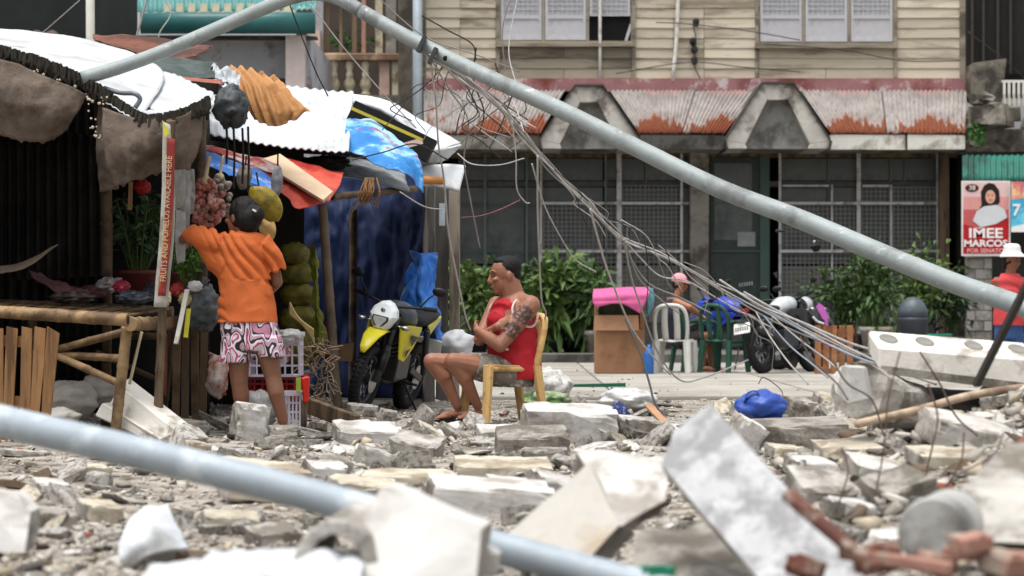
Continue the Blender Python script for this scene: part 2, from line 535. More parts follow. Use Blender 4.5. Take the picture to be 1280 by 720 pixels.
H = thing("timber_house", "two-storey cream clapboard house with rusted awning and grilled shopfront", "house", P(868, 445, BD))
mb = MB()
mb.px(530, 1206, -150, 112, BD + 0.02, 8.0)                                   # upper storey body
mb.build("upper_wall", M("wall_core", (120, 108, 90)), H)
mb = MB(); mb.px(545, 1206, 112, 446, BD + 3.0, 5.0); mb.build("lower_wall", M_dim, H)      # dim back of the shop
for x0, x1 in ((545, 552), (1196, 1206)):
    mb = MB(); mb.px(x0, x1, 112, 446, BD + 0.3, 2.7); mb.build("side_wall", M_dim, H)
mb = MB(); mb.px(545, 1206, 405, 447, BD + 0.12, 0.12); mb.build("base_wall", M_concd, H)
# planks, one by one, lapped
def planks(x0, x1, y0, y1, mat, h=12.6, cut=None):
    y = y1
    while y > y0 + 2:
        yt = max(y - h, y0)
        segs = [x0] + sorted((cut or [])) + [x1]
        segs = [segs[0]] + [c for c in segs[1:-1] if rnd.random() < 0.75] + [segs[-1]]
        for a, b in zip(segs[:-1], segs[1:]):
            m = MB()
            pa, pb = P(a + 0.35, y, BD), P(b - 0.35, yt, BD)
            bot, top = pa.z, pb.z
            lap = 0.034 + rnd.uniform(-0.006, 0.006); tl = rnd.uniform(-0.006, 0.006)
            vs = [(pa.x, BD - lap, bot + tl), (pb.x, BD - lap, bot - tl), (pb.x, BD - 0.012, top + 0.01 - tl), (pa.x, BD - 0.012, top + 0.01 + tl)]
            vs += [(q[0], BD + 0.0, q[2]) for q in vs]
            m.add(vs, [(0, 1, 2, 3), (4, 7, 6, 5), (0, 4, 5, 1), (1, 5, 6, 2), (2, 6, 7, 3), (3, 7, 4, 0)])
            m.build("plank", mat, H)
        y -= h
planks(532, 620, -60, 98, M_plank, cut=[575])
planks(794, 944, -60, 98, M_plank, cut=[842, 880])
planks(1121, 1200, -60, 98, M_plank, cut=[])
planks(624, 790, 60, 98, M_plank2, 12.6, cut=[705])
planks(948, 1118, 60, 98, M_plank, 12.6, cut=[1032])
planks(620, 794, -150, -74, M_plank); planks(944, 1121, -150, -74, M_plank)
for x0, x1 in ((620, 624.5), (790, 794.5), (944, 948), (1117.5, 1121.5), (1200, 1207), (528, 532.5)):
    m = MB(); m.px(x0, x1, -150, 99, BD - 0.07, 0.09); m.build("trim_board", M_plank2, H)
# shuttered windows
def window(x0, x1, yb, openlast):
    yt = -70
    m = MB()
    m.px(x0, x1, yt - 4, yt, BD - 0.06, 0.14); m.px(x0, x1, yb - 2, yb + 1, BD - 0.06, 0.14)
    for f in (0.0, 0.333, 0.667, 1.0):
        xx = x0 + (x1 - x0) * f; m.px(xx - 1.6, xx + 1.6, yt, yb - 2, BD - 0.055, 0.12)
    w = m.build("window", M_plank2, H)
    m = MB(); m.px(x0 - 4, x1 + 4, yb + 1, yb + 5, BD - 0.16, 0.2); m.build("sill", M_plank2, w)
    m = MB(); m.px(x0, x1, yt, yb, BD + 0.012, 0.01); m.build("recess_shade", M_black, w)  # flat black sheet, painted as the darkness behind the shutters
    for k in range(3):
        a = x0 + (x1 - x0) * k / 3 + 2.2; b = x0 + (x1 - x0) * (k + 1) / 3 - 2.2
        d = BD - 0.03 - 0.02 * (k % 2)
        lo = yb - 3
        if openlast and k == 2: lo = 20                     # the lower half of this one is gone
        m = MB()
        def q(xa, xb, ya, yb_, dd=0, mi=0):
            if ya >= lo: return
            m.px(xa, xb, ya, min(yb_, lo), d + dd, 0.035 - dd, mi)
        q(a, b, yt, yt + 4); q(a, a + 3.5, yt + 4, lo); q(b - 3.5, b, yt + 4, lo)
        if not (openlast and k == 2): q(a + 3.5, b - 3.5, lo - 4, lo)
        q(a + 3.5, b - 3.5, 19, 23.5)
        q(a + 3.5, b - 3.5, 23.5, lo - 4, 0.018)             # solid lower panel
        q(a + 3.5, b - 3.5, yt + 4, 19, 0.024, 1)            # shell panes behind a fine lattice
        xx = a + 3.5 + 6
        while xx < b - 5: q(xx - 0.5, xx + 0.5, yt + 4, 19, 0.012); xx += 6
        yy = yt + 10
        while yy < 17: q(a + 3.5, b - 3.5, yy - 0.5, yy + 0.5, 0.014); yy += 6
        m.build("shutter", [M_shutter, M_capiz], w)
    if openlast:
        m = MB(); m.bar(P(782, 52, BD - 0.03), P(789, 30, BD - 0.03), 0.05, 0.02); m.build("loose_slat", M_shutter, w)
window(624, 790, 53, True)
window(948, 1118, 55, False)
# drain pipes and the old service drop
for pts, r in (([P(750, -150, BD - 0.1), P(750, 118, BD - 0.12)], 0.028), ([P(850, -150, BD - 0.12), P(847, 20, BD - 0.12), P(841, 102, BD - 0.14)], 0.035)):
    m = MB(); m.tube(spline(pts, 4), r, 8); m.build("drain_pipe", M_white, H, smooth=True)
m = MB()
for x, y in ((870, 28), (866, 52), (868, 62), (868, 76)): m.ell(P(x, y, BD - 0.1), (0.06, 0.06, 0.08), n=8, k=6)
m.build("insulators", M("black_rubber", (24, 23, 22), rough=0.6), H)["kind"] = "stuff"
# awning: pink flashing, rusted corrugated sheets, gabled concrete vents, fascia
m = MB(); m.px(530, 1207, 98, 114, BD - 0.16, 0.158); m.build("flashing", M_pink, H)
AF = 49.5
def sheet(x0, x1, xl0=None, xl1=None):
    xl0 = x0 if xl0 is None else xl0; xl1 = x1 if xl1 is None else xl1
    nw = int((x1 - x0) / 5.5); t = P(0, 114, BD - 0.17); bz = P(0, 166, AF).z
    ka = AF / (BD - 0.17)
    top = [V(((x0 + (x1 - x0) * k / 2 - 640) / FPX * BD, BD - 0.17, P(0, 113, BD - 0.17).z)) for k in range(3)]
    bot = [V(((xl0 + (xl1 - xl0) * k / 2 - 640) / FPX * AF, AF, bz)) for k in range(3)]
    mid = [a.lerp(b, 0.5) for a, b in zip(top, bot)]
    patch([top, mid, bot], nw * 8, 8, wr=0.012, ws=2.0, corr=(nw, 0.018), thick=0.004, ragged=0.05, seed=x0).build("awning_sheet", M_rs, H, smooth=True)
sheet(530, 706, 530, 676); sheet(762, 868, 799, 852); sheet(869, 948, 853, 906); sheet(1000, 1100, 1038, 1108); sheet(1101, 1207, 1109, 1207)
def gable(xc, topw, base0, base1, ytop, ybot, d):
    hw = topw / 2
    out = [(base0, ybot), (base0 - 2, ybot - 10), (xc - hw, ytop), (xc + hw, ytop), (base1 + 2, ybot - 10), (base1, ybot)]
    inn = [(base0 + 26, ybot), (base0 + 24, ybot - 6), (xc - hw + 7, ytop + 20), (xc + hw - 7, ytop + 20), (base1 - 24, ybot - 6), (base1 - 26, ybot)]
    g = MB()
    # the concrete frame as five butted wedges
    for i in range(5):
        q = [P(*out[i], d), P(*out[i + 1], d), P(*inn[i + 1], d), P(*inn[i], d)]
        g.poly(q, (0, 1.6, 0))
    gp = g.build("gable", M('gable_concrete', (190, 186, 178), rough=0.95, var=0.2, scale=3, bump=0.6, bscale=14, col2=(112, 106, 98), amt=0.42, scale2=1.8), H, bevel=0.01)
    m = MB(); m.poly([P(x, y, d + 0.25) for x, y in inn], (0, 0.1, 0)); m.build("gable_panel", M("gable_infill", (146, 145, 142), rough=0.95, var=0.2, scale=2, bump=0.4, col2=(96, 94, 90), amt=0.4, scale2=1.5), gp)
    m = MB()
    for i in range(5):
        a, b = P(*out[i], d), P(*out[i + 1], d)
        m.poly([a + V((0, -0.06, 0.0)), b + V((0, -0.06, 0)), b + V((0, -0.06, 0.035)), a + V((0, -0.06, 0.035))] if abs(a.x - b.x) > 0.1 else [a + V((0, -0.06, 0)), b + V((0, -0.06, 0)), b + V((0.03, -0.06, 0)), a + V((0.03, -0.06, 0))], (0, 1.7, 0))
    m.build("capping", M("tar_strip", (70, 68, 66), rough=0.8), gp)
gable(736, 36, 676, 798, 108, 186, 49.25)
gable(972, 40, 908, 1036, 105, 186, 49.2)
for x0, x1, mt in ((528, 674, M_conc), (800, 906, M_concd), (1038, 1132, M_white), (1134, 1207, M_white)):
    m = MB(); m.px(x0, x1, 168.5, 187, AF + 0.02, 0.1, 0, 0.008); m.build("fascia_board", mt, H, bevel=0.006)
m = MB(); m.px(528, 1207, 181, 186, AF + 0.13, BD + 2.9 - AF - 0.13); m.build("soffit", M_conc, H)
m = MB(); m.px(552, 1196, 186, 197, BD + 0.1, 0.16); m.build("lintel", M_post, H)
for x0, x1, mt in ((1174, 1187, M_post), (862, 886, M_conc)):
    m = MB(); m.px(x0, x1, 187, 447, BD - 0.15, 0.24, 0, 0.01); m.build("post", mt, H, bevel=0.012)
# shopfront: dark panes, frames and burglar grilles
def pane(x0, x1, y0, y1, mt=M_pane, dd=0.22):
    m = MB(); m.px(x0 + 0.5, x1 - 0.5, y0 + 0.5, y1 - 0.5, BD + dd, 0.02); m.build("pane", mt, H)
for a, b in ((575, 606), (608, 656), (660, 674), (679, 754), (758, 806), (808, 848), (850, 862), (888, 942), (977, 1034), (1036, 1071), (1075, 1112), (1114, 1130), (1132, 1171)):
    pane(a, b, 198, 226); pane(a, b, 234, 330); pane(a, b, 332, 404, M_panel)
    m = MB(); m.px(a - 1.5, a + 0.4, 197, 405, BD + 0.17, 0.06); m.build("mullion", M_panel, H)
m = MB(); m.px(552, 1172, 226.5, 233.5, BD + 0.16, 0.05); m.build("transom", M("dull_transom", (92, 90, 86)), H)
def gbar(x0, x1, y0, y1, mt=M_frame, d=BD - 0.02, dep=0.035):
    m = MB(); m.px(x0, x1, y0, y1, d, dep); m.build("grille_bar", mt, H)
for x0, x1 in ((771, 777), (1071, 1076)): gbar(x0, x1, 190, 425, dep=0.06)
for x in (676, 852, 975, 1172): gbar(x - 1.5, x + 1.5, 190, 420)
for x in (1040, 1114): gbar(x - 1.2, x + 1.2, 231, 400, d=BD + 0.02, dep=0.03)
for x in (606, 658, 757): gbar(x - 1.2, x + 1.2, 192, 405, M("pale_green_frame", (108, 122, 120)), d=BD + 0.03, dep=0.03)
for y in (254, 314):
    gbar(676, 771, y - 1.6, y + 1.6, d=BD - 0.06); gbar(777, 866, y - 1.6, y + 1.6, d=BD - 0.06)
    gbar(975, 1071, y - 1.6, y + 1.6, d=BD - 0.06); gbar(1076, 1172, y - 1.6, y + 1.6, d=BD - 0.06)
    gbar(576, 672, y - 1, y + 1, M_frameg, d=BD + 0.06, dep=0.02); gbar(888, 962, y - 1, y + 1, M_frameg, d=BD + 0.06, dep=0.02)
gbar(978, 1036, 231, 233.4, d=BD + 0.04); gbar(1078, 1112, 231, 233.4, d=BD + 0.04)
def wires(x0, x1, y0, y1, st=5.6):
    m = MB(); x = x0
    while x < x1: m.px(x - 0.45, x + 0.45, y0, y1, BD + 0.035, 0.006); x += st
    y = y0
    while y < y1: m.px(x0, x1, y - 0.45, y + 0.45, BD + 0.042, 0.006); y += st
    m.build("wire_grille", M_mesh, H)["kind"] = "stuff"
wires(680, 770, 255, 404); wires(778, 850, 232, 404); wires(978, 1070, 256, 404); wires(1078, 1170, 234, 404)
# door
m = MB(); m.px(888, 950, 196, 446, BD + 0.1, 0.05); dr = m.build("door", M("door_green", (58, 68, 64), rough=0.5, var=0.2), H)
m = MB(); m.px(893, 940, 204, 300, BD + 0.085, 0.012); m.build("pane", M_pane, dr)
m = MB(); m.px(922, 944, 290, 308, BD + 0.07, 0.008); m.build("notice", M("paper_grey", (150, 154, 154)), dr)
m = MB(); m.px(950, 962, 196, 446, BD + 0.04, 0.16); m.build("door_frame", M_frameg, H)
# ---------------------------------------------------------------- right-hand neighbour, damaged
N = thing("damaged_building", "dark damaged building with crumbled balcony beside the timber house", "building", P(1290, 445, 50.5))
m = MB(); m.px(1207.5, 1480, -150, 92, 50.9, 6.0); m.build("upper_wall", M("dark_timber", (36, 34, 32), var=0.4, scale=3, stretch=(6, 1, 0.5), bump=0.5), N)  # dark timber tone with vertical streaks
for i, x in enumerate((1214, 1228, 1246, 1262, 1290)):
    m = MB(); m.px(x, x + 3, -150, 92, 50.8, 0.08); m.build("batten", M("batten", (58, 54, 50)), N)
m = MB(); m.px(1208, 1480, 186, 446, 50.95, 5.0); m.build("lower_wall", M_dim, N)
m = MB()
for k in range(26):
    x = rnd.uniform(1206, 1400); y = rnd.uniform(118, 184); r = rnd.uniform(0.1, 0.32)
    m.box(P(x, y, rnd.uniform(49.6, 50.6)), (r * 2.2, r * 1.6, r), (rnd.uniform(-.4, .4), rnd.uniform(-.4, .4), rnd.uniform(0, 3)), 0, 0.06)
m.px(1206, 1480, 160, 190, 49.9, 1.0, 0, 0.03); m.px(1218, 1252, 80, 130, 50.2, 0.7, 0, 0.12)
m.build("balcony_slab", M("rubble_concrete", (128, 122, 112), var=0.35, scale=5, bump=0.8, bscale=12, col2=(70, 66, 60), amt=0.5), N)["kind"] = "stuff"
rl = MB(); rl.px(1252, 1400, 100, 103, 49.8, 0.05); rl = rl.build("railing", M_white, N)
for x in range(1254, 1400, 6):
    m = MB(); m.px(x, x + 3, 103, 132, 49.8, 0.03); m.build("baluster", M_white, rl)
bush_leaves(P(1225, 165, 49.5), (0.18, 0.15, 0.22), 120, 0.1, 0.06, 5).build("vine", M("vine_leaf", (58, 100, 40)), N)
patch([[P(1203, 194, 49.2), P(1290, 194, 49.2), P(1400, 194, 49.2)], [P(1203, 228, 48.9), P(1290, 228, 48.9), P(1400, 228, 48.9)]], 192, 4, wr=0.01, corr=(24, 0.02), thick=0.004).build("green_sheet", M("teal_sheet", (46, 112, 98), rough=0.5, var=0.2, scale=4, col2=(30, 70, 62), amt=0.4), N, smooth=True)
for x in (1206, 1213, 1238):
    m = MB(); m.px(x, x + 2.5, 228, 420, 48.95, 0.05); m.build("stud", M_post, N)
# block wall under the poster
BW = thing("block_wall", "low wall of pale hollow blocks below the campaign poster", "wall", P(1228, 440, 48.6))
y = 440.0; r0 = 0
while y > 322:
    xs2 = 1208 - (11 if r0 % 2 else 0)
    while xs2 < 1239:
        a, b = max(xs2, 1208), min(xs2 + 22, 1240)
        m = MB(); m.px(a + 0.4, b - 0.4, y - 12.6, y - 0.6, 48.6 + rnd.uniform(-.01, .01), 0.15); m.build("block", M("pale_block", (168, 164, 158), var=0.15, scale=4, col2=(116, 112, 106), amt=0.4, rand=0.12), BW)
        xs2 += 22
    y -= 13; r0 += 1
m = MB(); m.px(1208.5, 1239.5, 322, 440, 48.63, 0.1); m.build("mortar", M("mortar", (100, 97, 92)), BW)
# posters
def poster():
    d = 48.4
    p = thing("campaign_poster", "red and white campaign poster with a smiling woman's portrait on the wall", "poster", P(1232, 320, d))
    m = MB(); m.px(1202, 1263, 226, 320, d, 0.03); m.build("backing", M("poster_white", (226, 220, 216), var=0.03, bump=0), p)
    rd = M("poster_red", (176, 30, 38), var=0.12, bump=0); pk = M("poster_pink", (214, 150, 146), var=0.1, bump=0)
    md = M("poster_midred", (190, 92, 92), var=0.1, bump=0)
    def flat(pts, mt, k, name="print"):
        m = MB(); m.poly([P(x, y, d - 0.003 * k) for x, y in pts], (0, 0.0025, 0)); return m.build(name, mt, p)
    flat([(1204, 228), (1261, 228), (1261, 246), (1204, 246)], M("poster_palepink", (222, 188, 186), var=0.05, bump=0), 1)
    flat([(1204, 246), (1261, 246), (1261, 262), (1204, 262)], pk, 1)
    flat([(1204, 262), (1261, 262), (1261, 284), (1204, 284)], md, 1)
    flat([(1204, 280), (1225, 286), (1261, 272), (1261, 317), (1204, 317)], rd, 2)
    def oval(cx, cy, rx, ry, n=18): return [(cx + rx * math.cos(2 * PI * i / n), cy + ry * math.sin(2 * PI * i / n)) for i in range(n)]
    flat([(1230, 232), (1236, 228.5), (1243, 230), (1249, 238), (1250, 252), (1246, 258), (1233, 262), (1222, 272), (1220, 268), (1227, 256), (1226, 240)], M("print_hair", (34, 24, 24), bump=0), 3, "portrait_hair")
    flat([(1216, 276), (1221, 264), (1230, 258), (1246, 256), (1256, 262), (1259, 272), (1245, 280), (1226, 284)], M("print_shirt", (206, 208, 212), bump=0, var=0.06), 4, "portrait_shirt")
    flat(oval(1238, 246, 6.2, 8.5), M("print_skin", (214, 160, 140), bump=0, var=0.05), 5, "portrait_face")
    flat(oval(1238, 250, 2.6, 1.0), M("print_lips", (190, 96, 92), bump=0), 6, "portrait_mouth")
    for ex in (1235.5, 1240.5): flat(oval(ex, 244, 1.1, 0.7, 8), M("print_hair", (34, 24, 24)), 6, "portrait_eye")
    flat(oval(1215, 235, 8.5, 5), M("print_maroon", (74, 18, 26), bump=0), 3, "badge")
    R, U = V((1, 0, 0)), V((0, 0, 1)); k = d / FPX
    text_mesh("lettering", "38", 8.5 * k, M_white, P(1215, 235, d - 0.016), R, U, p, bold=0.002)
    wt = M("print_white", (236, 234, 232), bump=0, var=0.02)
    text_mesh("lettering", "IMEE", 17 * k, wt, P(1232, 292, d - 0.016), R, U, p, squeeze=1.25, bold=0.006)
    text_mesh("lettering", "MARCOS", 11.5 * k, wt, P(1232, 304.5, d - 0.016), R, U, p, squeeze=1.18, bold=0.005)
    text_mesh("lettering", "FOR SENATOR", 7.5 * k, M("print_pale", (230, 170, 168), bump=0), P(1234, 313.5, d - 0.016), R, U, p, squeeze=1.02, bold=0.002)
poster()
def banner():
    d = 48.3
    p = thing("shop_banner", "blue and pink printed banner at the right edge next to the campaign poster", "banner", P(1290, 290, d))
    m = MB(); m.px(1264, 1330, 227, 290, d, 0.02); m.build("sheet", M("banner_blue", (66, 168, 206), bump=0, col2=(120, 206, 226), amt=0.4, scale2=2), p)
    m = MB(); m.poly([P(x, y, d - 0.004) for x, y in ((1264, 227), (1330, 227), (1330, 240), (1264, 250))], (0, 0.003, 0)); m.build("print", M("banner_pink", (206, 112, 120), bump=0, col2=(236, 200, 150), amt=0.5, scale2=3), p)
    m = MB(); m.poly([P(x, y, d - 0.004) for x, y in ((1264, 290), (1264, 284), (1330, 268), (1330, 290))], (0, 0.003, 0)); m.build("print", M("print_white", (236, 234, 232)), p)
    text_mesh("lettering", "7", 20 * d / FPX, M("print_white", (236, 234, 232)), P(1270.5, 263, d - 0.012), V((1, 0, 0)), V((0, 0, 1)), p, bold=0.006)
banner()

# ---------------------------------------------------------------- left background: teal-roofed house, balcony, dark shed
def teal_house():
    d = 46.0
    h = thing("teal_roofed_house", "small white house with teal metal roof and gutter behind the stalls", "house", P(300, 445, d))
    M_teal = M("teal_roof", (70, 128, 126), rough=0.45, var=0.15, scale=2, bump=0.1, col2=(140, 190, 184), amt=0.25, scale2=1.2)
    m = MB(); m.px(150, 388, 44, 446, d + 0.6, 6); m.build("wall", M("house_white", (186, 188, 194), var=0.1, scale=2, col2=(130, 124, 120), amt=0.3), h)
    patch([[P(130, -60, d + 2.5), P(290, -60, d + 2.5), P(396, -60, d + 2.5)], [P(130, 16, d), P(290, 14, d), P(396, 12, d)]], 240, 4, corr=(30, 0.015), thick=0.01).build("roof", M_teal, h, smooth=True)
    m = MB()
    m.loft([(P(x, 29, d - 0.08), V((0, 0.1, 0)), V((0, 0, 0.17))) for x in (176, 250, 330, 394)], 12); m.build("gutter", M("teal_gutter", (40, 92, 92), rough=0.4, var=0.15, scale=3, bump=0.1), h, smooth=True)
    for i in range(11):
        m = MB(); m.px(205 + i * 15, 214 + i * 15, 4, 15, d - 0.04, 0.05); m.build("lattice_slat", M("lattice_cream", (206, 204, 176)), h)
    m = MB(); m.px(176, 396, 45, 48, d + 0.25, 0.35); m.build("eave_board", M_concd, h)
    m = MB(); m.px(150, 360, 98, 116, d + 0.4, 0.15); m.build("lower_band", M_concd, h)
    m = MB(); m.px(357, 381, 45, 130, d + 0.1, 0.3); m.build("corner_post", M("house_pinkwhite", (206, 192, 188), var=0.1), h)
teal_house()
def balcony():
    d = 52.0
    h = thing("balcony_house", "old house with cream balustraded balcony between the teal roof and the timber house", "house", P(445, 445, d))
    M_bal = M("baluster_cream", (206, 198, 172), var=0.15, scale=5, bump=0.3, col2=(140, 126, 104), amt=0.4, scale2=3)
    m = MB(); m.px(370, 530, -150, 446, d + 2.2, 5); m.build("wall", M("balcony_back", (74, 66, 60), var=0.35, scale=2), h)
    m = MB(); m.px(378, 500, 66, 76, d - 0.12, 0.3, 0, 0.01); m.build("handrail", M("rail_weathered", (172, 146, 120), var=0.2, col2=(120, 96, 76), amt=0.5), h, bevel=0.02)
    m = MB(); m.px(370, 505, 119, 136, d - 0.2, 2.4); m.build("floor_slab", M_conc, h)
    prof = [(0, .07), (.06, .07), (.1, .045), (.2, .07), (.3, .09), (.4, .075), (.52, .045), (.62, .055), (.7, .04), (.82, .06), (.92, .06), (1, .06)]
    z0 = P(0, 119, d).z; hh = P(0, 76, d).z - z0
    bl = None
    for x in (398, 417.5, 437, 457):
        c = P(x, 119, d)
        if bl is None:
            m = MB(); m.loft([(V((c.x, d, z0 + t * hh)), V((r * 1.25, 0, 0)), V((0, r * 1.25, 0))) for t, r in prof], 14); bl = m.build("baluster", M_bal, h, smooth=True); bx = c.x
        else:
            k = bl.copy(); COL.objects.link(k); k.location.x += c.x - bx
    for x0, x1, mt in ((474, 487, M("pier_pink", (196, 168, 152))), (490, 498, M_bal)):
        m = MB(); m.px(x0, x1, 76, 119, d - 0.02, 0.2); m.build("pier", mt, h, bevel=0.01)
    for x0, x1, y0, mt in ((469, 478, -150, M_bal), (482, 495, -150, M_conc), (452, 457, -60, M("post_pink", (170, 128, 112))), (406, 412, -100, M_post), (391, 404, -150, M("curtain_grey", (150, 150, 150))), (424, 428, -60, M_post), (440, 446, -90, M_post)):
        m = MB(); m.px(x0, x1, y0, 66, d + 0.06 + rnd.random() * 0.3, 0.12); m.build("post", mt, h)
    bush_leaves(P(438, 52, d + 0.5), (0.5, 0.2, 0.2), 160, 0.12, 0.05, 3).build("shrub", M("vine_leaf", (58, 100, 40)), h)
    m = MB(); m.px(384, 400, 38, 66, d - 0.1, 0.2); m.build("pink_cloth", M("washed_pink", (190, 164, 152)), h)
balcony()
m = MB(); m.px(496, 521, -150, 450, 50.4, 0.5, 0, 0.03)
tag(m.build("concrete_column", M("column_dark", (92, 84, 76), var=0.3, scale=3, bump=0.5, col2=(60, 54, 48), amt=0.5), bevel=0.03), "weathered dark brown column at the left corner of the timber house", "column")
m = MB(); m.tube([P(522, 447, 49.3), P(522, -200, 49.3)], [0.085, 0.08], 14)
tag(m.build("steel_post", M("post_bluegrey", (158, 168, 176), rough=0.45, var=0.1, metal=0.3), smooth=True), "upright blue-grey steel pipe post in front of the dark column", "post")
sh = thing("dark_shed", "dark green-black shed behind the stall roof at the upper left", "shed", P(40, 445, 40))
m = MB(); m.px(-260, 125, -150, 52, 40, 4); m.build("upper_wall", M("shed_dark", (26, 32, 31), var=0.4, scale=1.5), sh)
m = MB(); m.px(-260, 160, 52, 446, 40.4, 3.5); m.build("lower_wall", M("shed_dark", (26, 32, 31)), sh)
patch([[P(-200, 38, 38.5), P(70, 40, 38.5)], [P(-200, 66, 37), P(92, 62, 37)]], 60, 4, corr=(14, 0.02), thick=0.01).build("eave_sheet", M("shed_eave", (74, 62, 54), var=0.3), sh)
for x in (60, 95, 130):
    pass
m = MB(); m.tube([P(112, -160, 36), P(113, 52, 36), P(113, 120, 36)], 0.055, 10)
tag(m.build("pale_post", M("post_offwhite", (206, 204, 196), var=0.1), smooth=True), "thin off-white upright pole behind the white stall roof at upper left", "post")
# ---------------------------------------------------------------- near stall (left): sheet roof, hanging tarps, bamboo table
M_sheetw = M("white_sheet", (194, 198, 202), rough=0.45, var=0.06, scale=2, bump=0.12, col2=(164, 166, 166), amt=0.34, scale2=1.6, col3=(120, 108, 96), amt3=-.05, scale3=2.5)
M_tarpb = M("brown_tarp", (104, 92, 82), rough=0.9, var=0.18, scale=5, bump=0.5, bscale=40, col2=(70, 60, 52), amt=0.45, scale2=2.5)
M_bamboo = M("bamboo", (148, 122, 88), rough=0.6, var=0.25, scale=5, bump=0.3, col2=(92, 72, 50), amt=0.45, scale2=3.0)
M_bambood = M("bamboo_dark", (104, 84, 62), rough=0.7, var=0.25, scale=5, bump=0.3, col2=(58, 46, 36), amt=0.5, scale2=3.0)
M_wood = M("grey_wood", (112, 94, 74), rough=0.85, var=0.25, scale=4, bump=0.5, bscale=20, stretch=(5, 5, 0.7), col2=(66, 54, 42), amt=0.45)
M_dkcor = M("dark_corrugated", (44, 41, 39), rough=0.7, var=0.35, scale=3, bump=0.3, col2=(26, 24, 23), amt=0.5)  # base colour kept dark to imitate deep shade inside the stall
S1 = thing("market_stall", "market stall with white sheet roof and brown tarps hanging from its edge", "stall", P(100, 545, 20.5))
patch([[P(-240, 20, 23.5), P(-40, 34, 23.4), P(90, 45, 23.2), P(165, 66, 23.0)], [P(-240, 38, 21.2), P(-50, 48, 21.0), P(95, 76, 20.8), P(205, 92, 21.0)], [P(-240, 52, 18.8), P(-40, 56, 18.9), P(96, 99, 18.9), P(178, 147, 18.9)]],
      60, 30, wr=0.02, ws=2.0, corr=(30, 0.006), thick=0.006, seed=1).build("roof_sheet", M_sheetw, S1, smooth=True)
patch([[P(150, 84, 21.3), P(210, 92, 21.4), P(267, 116, 21.0)], [P(140, 110, 20.0), P(205, 122, 20.0), P(266, 121, 20.0)], [P(132, 128, 18.8), P(182, 149, 18.7), P(262, 126, 18.9)]],
      30, 24, wr=0.015, ws=2.5, corr=(12, 0.005), thick=0.006, seed=2).build("roof_sheet", M_sheetw, S1, smooth=True)
# ragged dark fringe under the sheet edge
m = MB(); r2 = random.Random(3)
edge = spline([P(-120, 40, 18.85), P(0, 64, 18.85), P(60, 82, 18.85), P(110, 104, 18.85), P(150, 132, 18.8), P(178, 149, 18.7), P(205, 149, 18.7), P(235, 140, 18.8), P(262, 127, 18.9)], 14)
for i, p in enumerate(edge[:-1]):
    q = edge[i + 1]
    for k in range(3):
        a = p.lerp(q, k / 3) + V((0, r2.uniform(-.02, .02), 0)); ln = r2.uniform(0.03, 0.09)
        m.tube([a + V((0, 0, 0.025 + 0.02 * r2.random())), a - V((r2.uniform(-.02, .02), 0.0, ln * 0.5)), a - V((r2.uniform(-.03, .03), 0, ln))], [0.012, 0.014, 0.004], 5)
m.build("fringe", M("dark_fringe", (46, 42, 36), var=0.4, scale=20), S1)["kind"] = "stuff"
m = MB()
for i in range(60):
    p = edge[r2.randrange(12, 80)] + V((r2.uniform(-.05, .05), -0.02, -r2.uniform(.05, .13)))
    m.ell(p, r2.uniform(0.005, 0.012), n=6, k=4)
for i in range(26):
    m.ell(P(r2.uniform(108, 134), r2.uniform(120, 178), 18.75), r2.uniform(0.005, 0.012), n=6, k=4)
m.build("shell_beads", M("shell_bead", (186, 176, 158)), S1)["kind"] = "stuff"
# tarps
patch([[P(-110, 64, 18.9), P(0, 74, 18.8), P(50, 92, 18.8), P(108, 118, 18.75)], [P(-110, 110, 18.8), P(0, 122, 18.72), P(48, 134, 18.68), P(96, 142, 18.7)], [P(-110, 160, 18.9), P(0, 168, 18.8), P(50, 176, 18.78), P(84, 160, 18.8)]],
      40, 30, wr=0.03, ws=4.0, thick=0.006, seed=4, ragged=0.05).build("hanging_tarp", M_tarpb, S1, smooth=True)
patch([[P(128, 134, 18.75), P(165, 146, 18.7), P(215, 148, 18.7), P(258, 130, 18.85)], [P(130, 188, 18.72), P(168, 190, 18.62), P(205, 186, 18.68), P(252, 176, 18.85)], [P(140, 232, 18.75), P(160, 228, 18.68), P(200, 214, 18.72), P(238, 210, 18.85)]],
      44, 30, wr=0.035, ws=4.5, thick=0.006, seed=6, ragged=0.06, an=(1.6, 1, 0.7)).build("hanging_tarp", M_tarpb, S1, smooth=True)
patch([[P(122, 130, 18.95), P(140, 138, 18.9)], [P(120, 190, 18.92), P(142, 192, 18.85)], [P(126, 240, 18.95), P(148, 236, 18.9)]], 12, 24, wr=0.03, ws=6, seed=8).build("hanging_tarp", M_tarpb, S1, smooth=True)
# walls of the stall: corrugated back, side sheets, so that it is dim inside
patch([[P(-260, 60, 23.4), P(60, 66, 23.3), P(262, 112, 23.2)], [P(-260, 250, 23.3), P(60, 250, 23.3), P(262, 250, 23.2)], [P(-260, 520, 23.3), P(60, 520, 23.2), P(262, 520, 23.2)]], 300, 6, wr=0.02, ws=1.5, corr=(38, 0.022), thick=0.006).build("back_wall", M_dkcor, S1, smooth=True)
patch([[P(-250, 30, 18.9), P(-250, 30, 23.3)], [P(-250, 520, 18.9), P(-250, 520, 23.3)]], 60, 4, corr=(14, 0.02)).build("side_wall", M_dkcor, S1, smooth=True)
patch([[P(-60, 150, 21.9), P(20, 160, 21.9), P(128, 170, 21.9)], [P(-60, 350, 21.9), P(20, 350, 21.9), P(130, 345, 21.9)]], 160, 6, wr=0.02, corr=(17, 0.02), thick=0.006).build("corrugated_panel", M_dkcor, S1, smooth=True)
